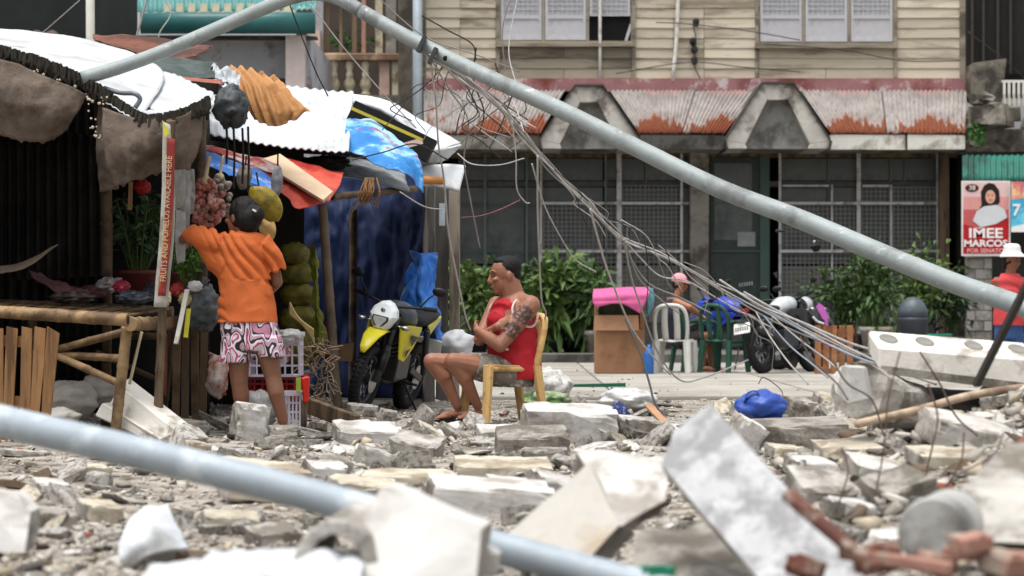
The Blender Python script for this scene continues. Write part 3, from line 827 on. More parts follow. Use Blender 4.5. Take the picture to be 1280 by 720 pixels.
patch([[P(128, 150, 22.6), P(262, 150, 22.4)], [P(128, 520, 22.6), P(262, 520, 22.4)]], 20, 10, wr=0.03, ws=3).build("dark_backing", M("tarp_shade_black", (20, 21, 21), rough=0.7), S1, smooth=True)  # backing sheet coloured near black to stand in for the stall's darkness
patch([[P(-250, 60, 21.8), P(60, 90, 21.8), P(255, 140, 21.6)], [P(-250, 80, 19.2), P(60, 112, 19.2), P(250, 150, 19.2)]], 20, 8, wr=0.02).build("dark_lining", M("tarp_shade_black", (20, 21, 21), rough=0.7), S1, smooth=True)  # sheet under the roof with shade put into its black colour
for x, y0, d, r, mt in ((-120, 60, 19.0, .045, M_bambood), (250, 130, 20.6, .04, M_bambood), (132, 150, 20.4, .035, M_bambood), (-60, 70, 22.8, .045, M_bambood)):
    m = MB(); m.tube([P(x, y0, d), P(x + 3, 300, d), V((P(x, 0, d).x, d, -0.02))], r, 10); m.build("post", mt, S1, smooth=True)

# bamboo table
T = thing("bamboo_table", "rough bamboo pole table at the front of the stall with braced legs", "table", V((P(90, 0, 19).x, 19, 0)))
def bamboo(name, p0, p1, r, root, mt=M_bamboo, nodes=True):
    p0, p1 = V(p0), V(p1); n = max(2, int((p1 - p0).length / 0.22)); pts = []; rr = []
    for i in range(n):
        for t, k in ((0.0, 1.0), (0.06, 1.1), (0.12, 0.98), (0.6, 0.96)):
            pts.append(p0.lerp(p1, (i + t) / n)); rr.append(r * k)
    pts.append(p1); rr.append(r)
    m = MB(); m.tube(pts, rr, 12); o = m.build(name, mt, root, smooth=True)
    for f in o.data.polygons:
        if len(f.vertices) > 4: f.use_smooth = False
    return o
e = bamboo("front_pole", P(-60, 386, 18.6), P(160, 400, 18.3), 0.042, T)
m = MB(); m.ell(P(160.5, 400.1, 18.3), (0.004, 0.03, 0.03), n=12, k=6); m.build("hollow_shade", M_black, T)  # black disc painted on the cut end as the shade inside it
bamboo("end_pole", P(163, 405, 18.4), P(224, 404, 19.8), 0.045, T)
bamboo("back_pole", P(-60, 378, 20.4), P(216, 390, 20.2), 0.04, T, M_bambood)
for i in range(26):
    f = i / 25
    a = P(-50 + f * 205, 383 + f * 12 + r2.uniform(-1, 1), 18.7); b = P(-30 + f * 238, 377 + f * 9 + r2.uniform(-1, 1), 20.1)
    m = MB(); m.bar(a, b, 0.033, 0.012); m.build("slat", M_bamboo if i % 3 else M_bambood, T)
bamboo("leg", P(159, 408, 18.5), V((P(143, 0, 18.5).x, 18.5, 0)), 0.036, T)
bamboo("leg", P(214, 408, 19.8), V((P(201, 0, 19.8).x, 19.8, 0)), 0.034, T, M_wood)
bamboo("leg", P(40, 395, 20.2), V((P(44, 0, 20.2).x, 20.2, 0)), 0.034, T, M_bambood)
bamboo("leg", P(-40, 392, 18.7), V((P(-44, 0, 18.7).x, 18.7, 0)), 0.036, T)
bamboo("brace", P(60, 440, 18.9), P(158, 414, 18.6), 0.026, T)
bamboo("brace", P(40, 442, 19.0), P(158, 448, 18.6), 0.026, T)
bamboo("brace", P(62, 440, 18.9), P(152, 481, 18.55), 0.026, T)
bamboo("brace", P(162, 480, 18.6), P(177, 415, 18.5), 0.01, T, M("pale_stick", (178, 164, 138)))
bamboo("brace", P(150, 420, 19.6), P(212, 420, 19.8), 0.024, T, M_bambood)
bamboo("brace", P(120, 440, 19.9), P(208, 480, 19.9), 0.02, T, M_bambood)
bamboo("brace", P(208, 415, 19.5), P(206, 495, 19.4), 0.012, T, M("red_stick", (116, 70, 50)))
# slatted wooden crate stood on end under the table
C1 = thing("slatted_crate", "crate of upright brown wooden slats under the left end of the bamboo table", "crate", V((P(30, 0, 18.2).x, 18.2, 0)))
for a0, a1, b0, b1 in ((-16, 4, -14, 4), (8, 22, 2, 14), (27, 40, 24, 37), (43, 57, 36, 50), (59, 74, 46, 60)):
    m = MB(); yb = 385 + 0.85 * FPX / 18.2
    m.poly([P(a0, 408, 18.2), P(a1, 411 if a1 < 60 else 417, 18.2), P(b1, yb, 18.2), P(b0, yb, 18.2)], (0, 0.02, 0)); m.build("slat", M("crate_slat", (142, 106, 70), rough=0.8, var=0.25, scale=5, bump=0.4, stretch=(6, 6, 0.6), col2=(98, 70, 46), amt=0.4, rand=0.15), C1)
for y in (425, 500):
    m = MB(); m.bar(P(-16, y, 18.24), P(62, y + 4, 18.24), 0.02, 0.07); m.build("batten", M("crate_slat", (142, 106, 70)), C1)

# posts beside the table wrapped in plastic, with the printed strip
SP = thing("sign_post", "post carrying a tall narrow red and white printed strip at the stall corner", "sign post", V((P(200, 0, 18.5).x, 18.5, 0)))
bamboo("post", P(214, 150, 18.62), V((P(196, 0, 18.62).x, 18.62, 0)), 0.03, SP, M_wood)
patch([[P(204, 152, 18.5), P(213, 156, 18.48)], [P(201, 270, 18.5), P(219, 270, 18.48)], [P(192, 384, 18.5), P(209, 384, 18.48)]], 6, 30, wr=0.008, ws=5, thick=0.004).build("strip", M("strip_white", (168, 166, 158), var=0.12, col2=(128, 124, 116), amt=0.3, scale2=5), SP, smooth=True)
sq = lambda x, y, d=18.46: P(x, y, d)
m = MB(); m.poly([sq(203, 150, 18.45), sq(212, 166, 18.45), sq(206, 172, 18.45)], (0, 0.004, 0)); m.build("yellow_tip", M("strip_yellow", (196, 190, 60)), SP)
patch([[sq(209, 172, 18.46), sq(219, 174, 18.44)], [sq(206, 270, 18.46), sq(216, 270, 18.44)], [sq(197.5, 370, 18.46), sq(207, 370, 18.44)]], 6, 30, wr=0.008, ws=5, thick=0.004).build("red_band", M("strip_red", (128, 46, 42), var=0.15, scale=3, bump=0, col2=(178, 120, 48), amt=0.25, scale2=2.0), SP, smooth=True)
upv = (sq(211, 180) - sq(202, 366)).normalized(); rt = V((0, -1, 0)).cross(upv)
text_mesh("lettering", "FRUITS AND POMELOS AVAILABLE HERE", 0.056, M("strip_letters", (184, 166, 136), bump=0), (sq(213.6, 182, 18.43) + sq(202.4, 365, 18.43)) / 2, upv, upv.cross(V((0, 1, 0))), SP, squeeze=0.80)
M_clear = M("clear_plastic", (206, 206, 204), rough=0.25, var=0.1, scale=9, bump=0.5, bscale=14, trans=0.55, spec=0.5)
for i, (x, y0, y1, d) in enumerate(((224, 190, 262, 19.3), (231, 200, 300, 19.35), (226, 262, 330, 19.3), (237, 210, 270, 19.4))):
    o = patch([[P(x - 6, y0, d), P(x + 6, y0 + 2, d)], [P(x - 7, (y0 + y1) / 2, d - .04), P(x + 7, (y0 + y1) / 2, d - .02)], [P(x - 5, y1, d), P(x + 5, y1 - 3, d)]], 10, 20, wr=0.03, ws=10, seed=i, thick=0.004).build("plastic_sleeve", M_clear, None, smooth=True)
    tag(o, "clear plastic sleeve hanging beside the printed strip" + (", upper left one", ", longest one", ", lowest one", ", rightmost one")[i], "plastic", "clear sleeves on the stall post")
# leaning dark slats below the sign
for i, (x0, x1, d) in enumerate(((222, 219, 19.5), (232, 231, 19.7), (243, 244, 19.9), (256, 253, 20.2))):
    o = MB().bar(P(x0, 395, d), V((P(x1, 0, d).x, d, gz(P(x1, 0, d).x, d) - 0.01)), 0.05, 0.025).build("stake", M_wood if i % 2 else M_bambood)
    tag(o, ("stall stake standing nearest the bamboo table", "second dark stake from the bamboo table, under the grey bag", "third dark stake from the bamboo table, left of the woman", "dark stake closest to the standing person's leg")[i], "stake")
# ---------------------------------------------------------------- goods on and around the near stall
def lumpy(c, r, seed, amp=0.25, fr=3.0, n=34, k=24):
    m = MB(); m.ell((0, 0, 0), (1, 1, 1), n=n, k=k); vs = []
    for v in m.v:
        v = V(v); h = 1 + amp * .7 * noise.noise(v * fr + V((seed * 3.3, 0, 0))) + amp * 0.7 * (.3 - abs(noise.noise(v * fr * 1.6 + V((0, seed, 0))))) + amp * .3 * (.3 - abs(noise.noise(v * fr * 4 + V((0, 0, seed)))))
        vs.append((c[0] + v.x * r[0] * h, c[1] + v.y * r[1] * h, c[2] + v.z * r[2] * h))
    m.v = vs; return m
def bag(name, px, py, d, rx, rz, mt, label, cat, seed, ry=None, group=None, amp=0.3, fr=2.6, tip=True):
    c = P(px, py, d); k = d / FPX
    m = lumpy(c, (rx * k, (ry or rx) * k, rz * k), seed, amp, fr)
    if tip:   # gathered neck of the bag
        m.tube([c + V((0, 0, rz * k * 0.8)), c + V((0.01, 0, rz * k * 1.15)), c + V((0.03, 0, rz * k * 1.4))], [rx * k * 0.35, rx * k * 0.1, rx * k * 0.28], 8)
    return tag(m.build(name, mt, None, smooth=True), label, cat, group)
def cluster(name, px, py, d, rx, rz, n, r, mt, label, cat, seed, group=None, net=None):
    c = P(px, py, d); k = d / FPX; rr = random.Random(seed); t = thing(name, label, cat, c - V((0, 0, rz * k)), group)
    m = MB()
    for i in range(n):
        a = rr.uniform(0, 2 * PI); u = rr.uniform(-1, 1); q = rr.random() ** 0.4 * math.sqrt(max(0, 1 - u * u))
        m.ell(c + V((q * math.cos(a) * rx * k, q * math.sin(a) * rx * k * 0.7, u * rz * k)), r * rr.uniform(0.75, 1.15), (rr.random() * 3, rr.random() * 3, 0), n=8, k=6)
    m.build("bulbs", mt, t, smooth=True)["kind"] = "stuff"
    if net:
        m = MB(); m.tube(spline([c + V((0, 0, rz * k * 0.8)), c + V((0.0, 0, rz * k * 1.3)), c + V((0.02, 0, rz * k * 2.0))], 4), [rx * k * 0.3] * 3 + [rx * k * 0.12] * 6, 8); m.build("neck", net, t, smooth=True)
    return t
M_onion = M("red_onion", (150, 84, 78), rough=0.5, var=0.35, scale=16, bump=0.15, col2=(196, 150, 136), amt=0.4, scale2=8)
M_netw = M("pale_netting", (190, 176, 140), rough=0.7)
cluster("onion_bag", 258, 255, 19.8, 22, 30, 110, 0.024, M_onion, "net bag of reddish onions hanging beside the sign post", "onion bag", 1, net=M_netw)
cluster("garlic_bag", 276, 246, 20.1, 14, 26, 50, 0.022, M("garlic", (150, 140, 130), var=0.3, scale=14, col2=(96, 84, 76), amt=0.4), "net bag of grey garlic behind the onion bag", "garlic bag", 2, net=M_netw)
M_mango = M("yellow_bag", (150, 130, 40), rough=0.4, var=0.3, scale=12, bump=0.3, col2=(96, 84, 26), amt=0.4, scale2=6)
def hangbag(px, py, d, w, h, mt, label, lean):
    c = P(px, py, d); k = d / FPX; t = thing("hanging_bag", label, "bag", c - V((0, 0, h * k / 2)))
    m = MB(); rings = []
    for i in range(9):
        f = i / 8; r = w * k * (0.12 + 0.5 * math.sin(PI * min(1, f * 0.85 + 0.12)) ** 0.8)
        rings.append((c + V((lean * k * (0.5 - f), 0, (0.5 - f) * h * k)), V((r, 0, 0)), V((0, r * 0.7, 0))))
    m.loft(rings, 18); m.v = [tuple(V(v) + V(v).normalized() * 0.012 * math.sin(40 * math.atan2(v[1] - c.y, v[0] - c.x))) for v in m.v]
    m.build("pouch", mt, t, smooth=True)
    m = MB(); m.tube([c + V((lean * k * 0.5, 0, h * k * 0.45)), c + V((lean * k * 0.7, 0, h * k * 0.9))], 0.006, 6); m.build("string", M("string_dark", (40, 36, 32)), t)
hangbag(333, 255, 19.6, 32, 44, M_mango, "olive-yellow pleated bag hanging behind the standing person's head", -18)
hangbag(334, 285, 19.8, 18, 32, M("cream_bag", (196, 162, 104), rough=0.5, var=0.2), "small tan bag hanging below the olive-yellow bag", -6)
hangbag(305, 222, 20.4, 16, 30, M("grey_net", (120, 112, 104)), "grey bag hanging above the standing person's head", 4)
hangbag(346, 228, 20.2, 12, 40, M("grey_strip_bag", (128, 130, 136)), "narrow grey plastic bag beside the olive-yellow bag", 2)
bag("dark_bag", 289, 134, 19.6, 21, 25, M("bag_charcoal", (70, 76, 79), rough=0.4, var=0.35, scale=14, bump=0.6, bscale=18, col2=(40, 42, 44), amt=0.45, scale2=9), "limp charcoal plastic bag tied at the stall roof corner above the hanging onions", "bag", 64, amp=0.4, fr=2.2, tip=False)
rr = random.Random(5)
for i, (x, y0, y1) in enumerate(((283, 155, 205), (292, 158, 235), (303, 160, 230), (310, 158, 240))):
    o = MB().tube(spline([P(x, y0, 19.7), P(x + 1, (y0 + y1) / 2, 19.7), P(x, y1, 19.7)], 4), 0.008, 6).build("cord", M("string_dark", (40, 36, 32)))
    tag(o, ("leftmost and shortest", "second from the left", "third from the left", "rightmost")[i] + " of four black cords hanging above the person in orange", "cord", "black cords at the roof corner")
# leafy greens and plants
M_herb = M("herb_green", (84, 128, 48), rough=0.6, var=0.3, scale=8, bump=0, rand=0.1)
M_dkleaf = M("shade_leaf", (52, 78, 44), rough=0.5, var=0.35, scale=8, bump=0)
def sprigs(name, c, h, spread, n, ln, wd, mt, label, cat, seed, pot=None, potc=None, group=None, lean=0.0):
    t = thing(name, label, cat, c, group); r = np.random.RandomState(seed); c = np.array(c)
    st = MB(); bs = []; ds = []
    ns = max(5, n // 28)
    for i in range(ns):
        a = r.uniform(0, 2 * PI); q = r.uniform(0, 1) ** 0.5
        tip = c + np.array([math.cos(a) * spread * q + lean, math.sin(a) * spread * q, h * r.uniform(0.6, 1.0)])
        base = c + np.array([math.cos(a) * spread * q * 0.25, math.sin(a) * spread * q * 0.25, 0])
        mid = (base + tip) / 2 + np.array([0, 0, h * 0.1])
        st.tube(spline([base, mid, tip], 3), 0.006, 4)
        for k in range(n // ns):
            f = r.uniform(0.25, 1.0); p = base * (1 - f) ** 2 + mid * 2 * f * (1 - f) + tip * f * f
            d = r.normal(size=3) * 0.7 + (tip - base) / h * 0.6; bs.append(p); ds.append(d)
    leaves_mb(bs, ds, ln * r.uniform(0.6, 1.3, len(bs)), wd * r.uniform(0.6, 1.3, len(bs)), 0.3, seed).build("foliage", mt, t)
    st.build("stems", M("stem_green", (70, 84, 40)), t)
    if pot:
        r0, r1, hh = pot; m = MB(); z = V(c) - V((0, 0, hh))
        m.loft([(z + V((0, 0, hh * f)), V((q, 0, 0)), V((0, q, 0))) for f, q in ((0, r0), (0.8, r0 + (r1 - r0) * 0.8), (0.82, r1 * 1.07), (1, r1 * 1.07), (1.0, r1 * 0.92), (0.86, r1 * 0.85))], 20)
        m.build("pot", potc, t, smooth=True)
    return t
sprigs("herb_bunch", P(236, 362, 19.6), 0.32, 0.11, 420, 0.06, 0.014, M_herb, "bunch of bright green leafy vegetables standing beside the sign post", "vegetables", 3)
sprigs("potted_plant", P(172, 338, 20.6), 0.55, 0.3, 520, 0.09, 0.03, M_dkleaf, "dark leafy plant in a maroon pot inside the stall shade", "plant", 4, (0.13, 0.16, 0.17), M("maroon_pot", (84, 36, 32), rough=0.5))
sprigs("potted_plant", P(218, 340, 21.2), 0.5, 0.2, 260, 0.09, 0.03, M_dkleaf, "dark leafy plant deep in the stall behind the sign post", "plant", 5, (0.1, 0.13, 0.14), M("maroon_pot", (84, 36, 32)))
o = lumpy(P(178, 234, 20.4), (0.055, 0.05, 0.05), 9, 0.4, 4).build("red_packet", M("packet_red", (150, 26, 24), rough=0.4), None, smooth=True); tag(o, "small red packet hanging in the stall under the brown tarp", "packet")
m = MB(); m.box(P(163, 245, 20.4), (0.03, 0.02, 0.2), (0, 0.05, 0)); tag(m.build("hanging_strip", M("strip_tan", (150, 120, 84))), "narrow tan strip hanging in the stall left of the red packet", "strip")
# goods on the table: bags, packets
goods = [(138, 356, 20.0, 16, 9, (150, 140, 140), "crumpled pale packet lying on the left of the table goods"), (152, 358, 19.6, 10, 7, (150, 30, 50), "crimson packet among the goods on the bamboo table"),
         (168, 372, 19.4, 22, 8, (58, 66, 76), "dark slate plastic bag lying on the bamboo table"), (118, 364, 20.2, 18, 8, (96, 50, 54), "dull red cloth lying at the back of the bamboo table"),
         (204, 372, 19.0, 9, 11, (196, 190, 150), "yellowish clear packet near the right end of the bamboo table"), (222, 362, 19.6, 9, 8, (176, 60, 56), "small red striped packet at the foot of the sign post"),
         (232, 374, 19.4, 8, 8, (180, 176, 120), "pale yellow packet leaning by the grey bag"), (90, 372, 19.7, 26, 7, (60, 52, 46), "dark brown bundle at the middle of the bamboo table"), (190, 364, 20.0, 11, 8, (44, 50, 60), "black packet behind the dark slate bag on the table")]
for i, (x, y, d, rx, rz, c, lb) in enumerate(goods):
    bag("goods_packet", x, y, d, rx, rz, M("goods_%d" % i, c, rough=0.35, var=0.3, scale=14, bump=0.4, col2=tuple(min(255, q + 60) for q in c), amt=0.3, scale2=9), lb, "packet", i + 20, tip=False, amp=0.45, fr=3.5)
bag("grey_bag", 252, 384, 19.5, 21, 26, M("slate_plastic", (72, 80, 84), rough=0.3, var=0.25, scale=9, bump=0.5, bscale=16, spec=0.5), "slumped slate-grey plastic bag hanging left of the standing person", "bag", 33, amp=0.5, fr=2.6)
bag("white_packet", 244, 358, 19.4, 9, 7, M("packet_white", (206, 206, 206), rough=0.4), "small white packet above the grey bag at the stall", "packet", 35, tip=False)
o = MB().bar(P(234, 362, 19.2), P(220, 430, 19.0), 0.03, 0.012).build("white_strip", M_white); tag(o, "white plastic strip leaning at the right end of the bamboo table", "strip")
o = MB().bar(P(236, 386, 19.15), P(232, 422, 19.1), 0.03, 0.012).build("yellow_strip", M("strip_yellow", (196, 190, 60))); tag(o, "yellow strip hanging under the grey bag at the stall", "strip")
# reed leaf and pale cloth in the shade at the left
patch([[P(0, 334, 19.6), P(30, 328, 19.6), P(72, 305, 19.6)], [P(0, 342, 19.5), P(34, 334, 19.5), P(73, 306, 19.6)]], 20, 4, wr=0.01, thick=0.008).build("bark_strip", M("bark_tan", (120, 104, 90)), None, smooth=True)
tag(bpy.data.objects["bark_strip"], "curved tan bark strip jutting into the stall at the left edge", "bark strip")
patch([[P(36, 338, 20.2), P(80, 352, 20.0), P(112, 364, 19.8)], [P(40, 346, 19.8), P(84, 368, 19.6), P(110, 372, 19.5)]], 20, 8, wr=0.04, ws=6, thick=0.006).build("folded_cloth", M("cloth_maroon", (106, 70, 70), var=0.3), None, smooth=True)
tag(bpy.data.objects["folded_cloth"], "dull maroon and grey cloth draped at the back of the bamboo table", "cloth")
# under the table: white sacks, leaning beam, packets
bag("white_sack", 88, 500, 19.3, 34, 24, M("sack_white", (178, 174, 168), rough=0.7, var=0.15, scale=6, bump=0.5, bscale=10), "crumpled white sack lying under the bamboo table", "sack", 41, amp=0.3, fr=2.0, tip=False)
bag("white_sack", 124, 488, 19.5, 24, 20, M("sack_white", (178, 174, 168)), "smaller white sack behind the leaning beam under the table", "sack", 43, amp=0.3, fr=2.2, tip=False)
bag("white_sack", 75, 522, 18.8, 24, 12, M("sack_white", (178, 174, 168)), "flattened white sack on the ground by the slatted crate", "sack", 44, amp=0.3, fr=2.2, tip=False)
m = MB(); a, b = P(140, 492, 18.9), P(218, 548, 18.4); d_, s_, u_ = frame_of(b - a)
m.poly([P(150, 482, 18.7), P(228, 543, 18.3), P(222, 560, 18.3), P(128, 520, 18.7)], (0.03, 0.22, 0.05)); m.poly([P(128, 503, 18.68), P(214, 556, 18.28), P(216, 566, 18.3), P(118, 520, 18.7)], (0.02, 0.2, 0.0))
tag(m.build("concrete_beam", [M("beam_white", (212, 208, 200), rough=0.8, var=0.08, bump=0.3, col2=(150, 144, 134), amt=0.3, scale2=4)], bevel=0.01), "white concrete beam leaning out from under the bamboo table", "beam")
o = patch([[P(262, 440, 19.6), P(278, 446, 19.5), P(286, 446, 19.6)], [P(260, 470, 19.5), P(272, 474, 19.4), P(286, 472, 19.5)], [P(258, 486, 19.6), P(272, 500, 19.5), P(282, 494, 19.6)]], 14, 20, wr=0.03, ws=9, seed=3, thick=0.01).build("printed_sack", M("printed_sack", (190, 180, 172), rough=0.4, var=0.2, scale=12, bump=0.4, col2=(176, 80, 40), amt=0.42, scale2=9, col3=(150, 28, 36), amt3=0.3, scale3=7), None, smooth=True)
tag(o, "white printed sack with orange and red marks hanging by the person's legs", "sack")
# plastic crates
def crate(x0, x1, y0, y1, d, mt, label, cols=7, rows_=4, dep=0.32):
    t = thing("plastic_crate", label, "crate", P((x0 + x1) / 2, y1, d + dep / 2)); k = d / FPX
    for dd in (d, d + dep):
        m = MB()
        for i in range(cols + 1): x = x0 + (x1 - x0) * i / cols; m.px(x - 1.1, x + 1.1, y0, y1, dd, 0.012)
        for i in range(rows_ + 1): y = y0 + (y1 - y0) * i / rows_; m.px(x0, x1, y - 1.2, y + 1.2, dd + 0.002, 0.012)
        m.build("lattice", mt, t)
    a, b = P(x0, y1, d), P(x1, y0, d)
    for x in (a.x, b.x):
        m = MB()
        for i in range(5): m.box((x, d + dep * i / 4, (a.z + b.z) / 2), (0.012, 0.014, b.z - a.z))
        for i in range(rows_ + 1): m.box((x, d + dep / 2, a.z + (b.z - a.z) * i / rows_), (0.013, dep, 0.014))
        m.build("side_lattice", mt, t)
    m = MB(); m.box(((a.x + b.x) / 2, d + dep / 2, a.z), (b.x - a.x, dep, 0.012)); m.build("base", mt, t)
    m = MB()
    for yy in (d - .008, d + dep + .008): m.box(((a.x + b.x) / 2, yy, b.z), (b.x - a.x + 0.03, 0.02, 0.03))
    for xx in (a.x - .008, b.x + .008): m.box((xx, d + dep / 2, b.z), (0.02, dep, 0.028))
    m.build("rim", mt, t); return t
M_crw = M("crate_white", (200, 194, 208), rough=0.4, var=0.06, bump=0.1); M_crr = M("crate_red", (150, 22, 30), rough=0.4, var=0.15, bump=0.1)
crate(312, 374, 418, 470, 19.9, M_crw, "white lattice plastic crate stacked behind the standing person's legs")
crate(308, 378, 472, 504, 19.95, M_crr, "red plastic crate under the white lattice crate")
crate(357, 375, 492, 538, 19.45, M_crw, "small pale crate on the ground beside the person's foot", 4, 4, 0.2)
o = lumpy(P(340, 442, 20.05), (0.13, 0.1, 0.1), 50, 0.3).build("crate_contents", M("tomato_mix", (120, 40, 44), var=0.4, scale=14, col2=(196, 190, 186), amt=0.45, scale2=9), None, smooth=True); tag(o, "wrapped red produce filling the white lattice crate", "produce")
o = lumpy(P(343, 489, 20.1), (0.16, 0.12, 0.07), 51, 0.3).build("crate_contents", M("tomato_red", (140, 36, 34), var=0.4, scale=16, bump=0.5, col2=(90, 30, 30), amt=0.4, scale2=9), None, smooth=True); tag(o, "red produce filling the lower red crate", "produce")
bag("clear_bag", 322, 512, 19.6, 24, 24, M_clear, "clear plastic bag bulging on the ground between the person's legs", "bag", 52, amp=0.32, fr=2.4, tip=False)
bag("clear_bag", 362, 420, 19.8, 16, 9, M_clear, "clear plastic bag draped over the white lattice crate", "bag", 53, amp=0.32, fr=2.4, tip=False)
m = MB(); m.poly([P(376, 472, 19.4), P(387, 470, 19.4), P(385, 503, 19.4), P(379, 504, 19.4)], (0, 0.06, 0)); tag(m.build("red_container", M("bright_red", (200, 36, 24), rough=0.4), bevel=0.01), "bright red plastic container standing right of the crates", "container")
m = MB(); m.px(370, 376, 472, 490, 19.38, 0.03); tag(m.build("green_packet", M("lime_packet", (150, 170, 70))), "small lime packet next to the red container", "packet")
m = MB(); m.tube([P(381, 500, 19.45), V((P(379, 0, 19.45).x, 19.45, 0))], 0.022, 8); tag(m.build("short_stake", M_wood, smooth=True), "short brown stake under the bright red container", "stake")
m = MB()
for i in range(90):
    a = rr.uniform(0, 2 * PI); c = P(395, 470, 20.8) + V((rr.uniform(-.12, .12), rr.uniform(-.1, .1), rr.uniform(-.25, .25))); q = V((rr.gauss(0, 1), rr.gauss(0, 1), rr.gauss(0, 1))).normalized() * 0.09
    m.tube(spline([c - q, c + V((rr.uniform(-.05, .05), 0, rr.uniform(-.05, .05))), c + q], 3), 0.005, 4)
tag(m.build("root_tangle", M("root_brown", (112, 96, 78), var=0.3)), "tangle of dry brown roots on the ground behind the red container", "roots")
m = MB()
for i in range(18):
    f = i / 17; m.tube(spline([P(362, 378 + f * 14, 20.4), P(374 + f * 6, 398 + f * 10, 20.4), P(392, 412 + f * 14, 20.4)], 4), 0.006, 4)
tag(m.build("broom_twigs", M("twig_tan", (150, 132, 88))), "bundle of thin tan broom twigs behind the standing person", "twigs")
# ---------------------------------------------------------------- second stall, patched with tarps
S2 = thing("tarp_stall", "second stall patched with sheets and tarps and hung with a dark blue curtain", "stall", V((P(400, 0, 25).x, 25, 0)))
patch([[P(240, 92, 26.5), P(340, 106, 26.5), P(442, 116, 26.4)], [P(250, 130, 24.6), P(345, 140, 24.6), P(440, 146, 24.6)], [P(256, 166, 22.8), P(350, 184, 22.8), P(436, 190, 22.8)]], 120, 20, wr=0.02, ws=2, corr=(18, 0.008), thick=0.008).build("roof_sheet", M_sheetw, S2, smooth=True)
patch([[P(440, 122, 25.5), P(480, 128, 25.5), P(520, 150, 25.4), P(576, 182, 25.2)], [P(442, 128, 24.8), P(480, 142, 24.8), P(512, 166, 24.8), P(530, 196, 24.8)]], 40, 10, wr=0.015, thick=0.03).build("roof_panel", M("panel_palegrey", (206, 210, 214), rough=0.5, var=0.08, col2=(150, 150, 150), amt=0.25), S2, smooth=True)
m = MB(); m.bar(P(439, 135, 23.95), P(528, 175, 23.95), 0.03, 0.025); m.build("roof_edge", M("edge_yellow", (190, 170, 60)), S2)
m = MB(); m.bar(P(439, 140, 24.6), P(540, 190, 24.6), 0.3, 0.2); m.build("roof_beam", M("tarp_shade_black", (20, 21, 21)), S2)
m = MB(); m.bar(P(492, 186, 24.2), P(528, 176, 24.2), 0.04, 0.05); m.build("cross_piece", M("pale_pinkwood", (206, 186, 176)), S2)
patch([[P(526, 184, 24.9), P(552, 186, 24.8), P(576, 180, 24.9)], [P(524, 206, 24.9), P(548, 204, 24.8), P(566, 190, 24.9)]], 14, 8, wr=0.01, thick=0.02).build("corner_sheet", M_sheetw, S2, smooth=True)
patch([[P(524, 210, 24.9), P(560, 206, 24.9), P(582, 208, 24.9)], [P(522, 232, 24.8), P(556, 236, 24.8), P(574, 240, 24.8)]], 14, 8, wr=0.01, thick=0.02).build("corner_sheet", M("panel_palegrey", (206, 210, 214)), S2, smooth=True)
patch([[P(380, 196, 24.0), P(440, 196, 24.4), P(505, 214, 24.6)], [P(395, 216, 23.2), P(455, 226, 23.4), P(512, 240, 23.6)]], 30, 10, wr=0.03, ws=3, thick=0.01).build("grey_sheet", M("sheet_grey", (136, 140, 142), rough=0.6, var=0.15, col2=(96, 96, 96), amt=0.3), S2, smooth=True)
patch([[P(433, 150, 24.0), P(466, 150, 24.0), P(498, 174, 23.9), P(506, 182, 23.9)], [P(431, 180, 23.4), P(464, 186, 23.3), P(500, 194, 23.3), P(524, 200, 23.4)], [P(446, 194, 23.1), P(474, 208, 23.0), P(508, 216, 23.0), P(527, 242, 23.2)]], 60, 50, wr=0.034, ws=3.6, thick=0.006, seed=2).build("blue_tarp", M("tarp_printed_blue", (36, 118, 186), rough=0.45, var=0.2, scale=3, bump=0.3, col2=(150, 196, 222), amt=0.42, scale2=3.4, col3=(150, 60, 100), amt3=0.12, scale3=5), S2, smooth=True)
patch([[P(300, 194, 22.9), P(346, 198, 22.8), P(430, 214, 22.9)], [P(318, 220, 22.4), P(372, 226, 22.3), P(424, 232, 22.4)], [P(358, 246, 22.0), P(374, 258, 21.9), P(412, 250, 22.1)]], 60, 50, wr=0.03, ws=3.2, thick=0.006, seed=3, an=(0.7, 1, 2)).build("orange_tarp", M("tarp_orange", (190, 76, 58), rough=0.5, var=0.18, scale=5, bump=0.3, col2=(150, 36, 30), amt=0.3, scale2=3), S2, smooth=True)
m = MB(); m.poly([P(322, 200, 22.5), P(350, 192, 22.8), P(416, 239, 22.0), P(404, 250, 21.8)], (0, 0.01, -0.02)); m.build("board", M("board_beige", (196, 172, 144), var=0.1, scale=5), S2)
patch([[P(246, 184, 22.0), P(290, 196, 22.0), P(354, 230, 21.8)], [P(246, 194, 21.6), P(288, 212, 21.5), P(346, 240, 21.5)], [P(252, 204, 21.5), P(292, 222, 21.4), P(340, 242, 21.5)]], 30, 16, wr=0.03, ws=5, thick=0.006, seed=5).build("striped_awning", M("awning_blue", (60, 120, 200), rough=0.6, var=0.2, col2=(206, 206, 210), amt=0.35, scale2=3.5, col3=(196, 70, 60), amt3=0.18, scale3=4), S2, smooth=True)
patch([[P(250, 178, 22.1), P(300, 192, 22.1), P(350, 206, 22.1)], [P(250, 186, 21.9), P(300, 202, 21.9), P(348, 218, 21.9)]], 26, 6, wr=0.02, ws=5, thick=0.006, seed=6).build("red_awning_edge", M("awning_redwhite", (200, 84, 78), col2=(216, 210, 206), amt=0.5, scale2=6), S2, smooth=True)
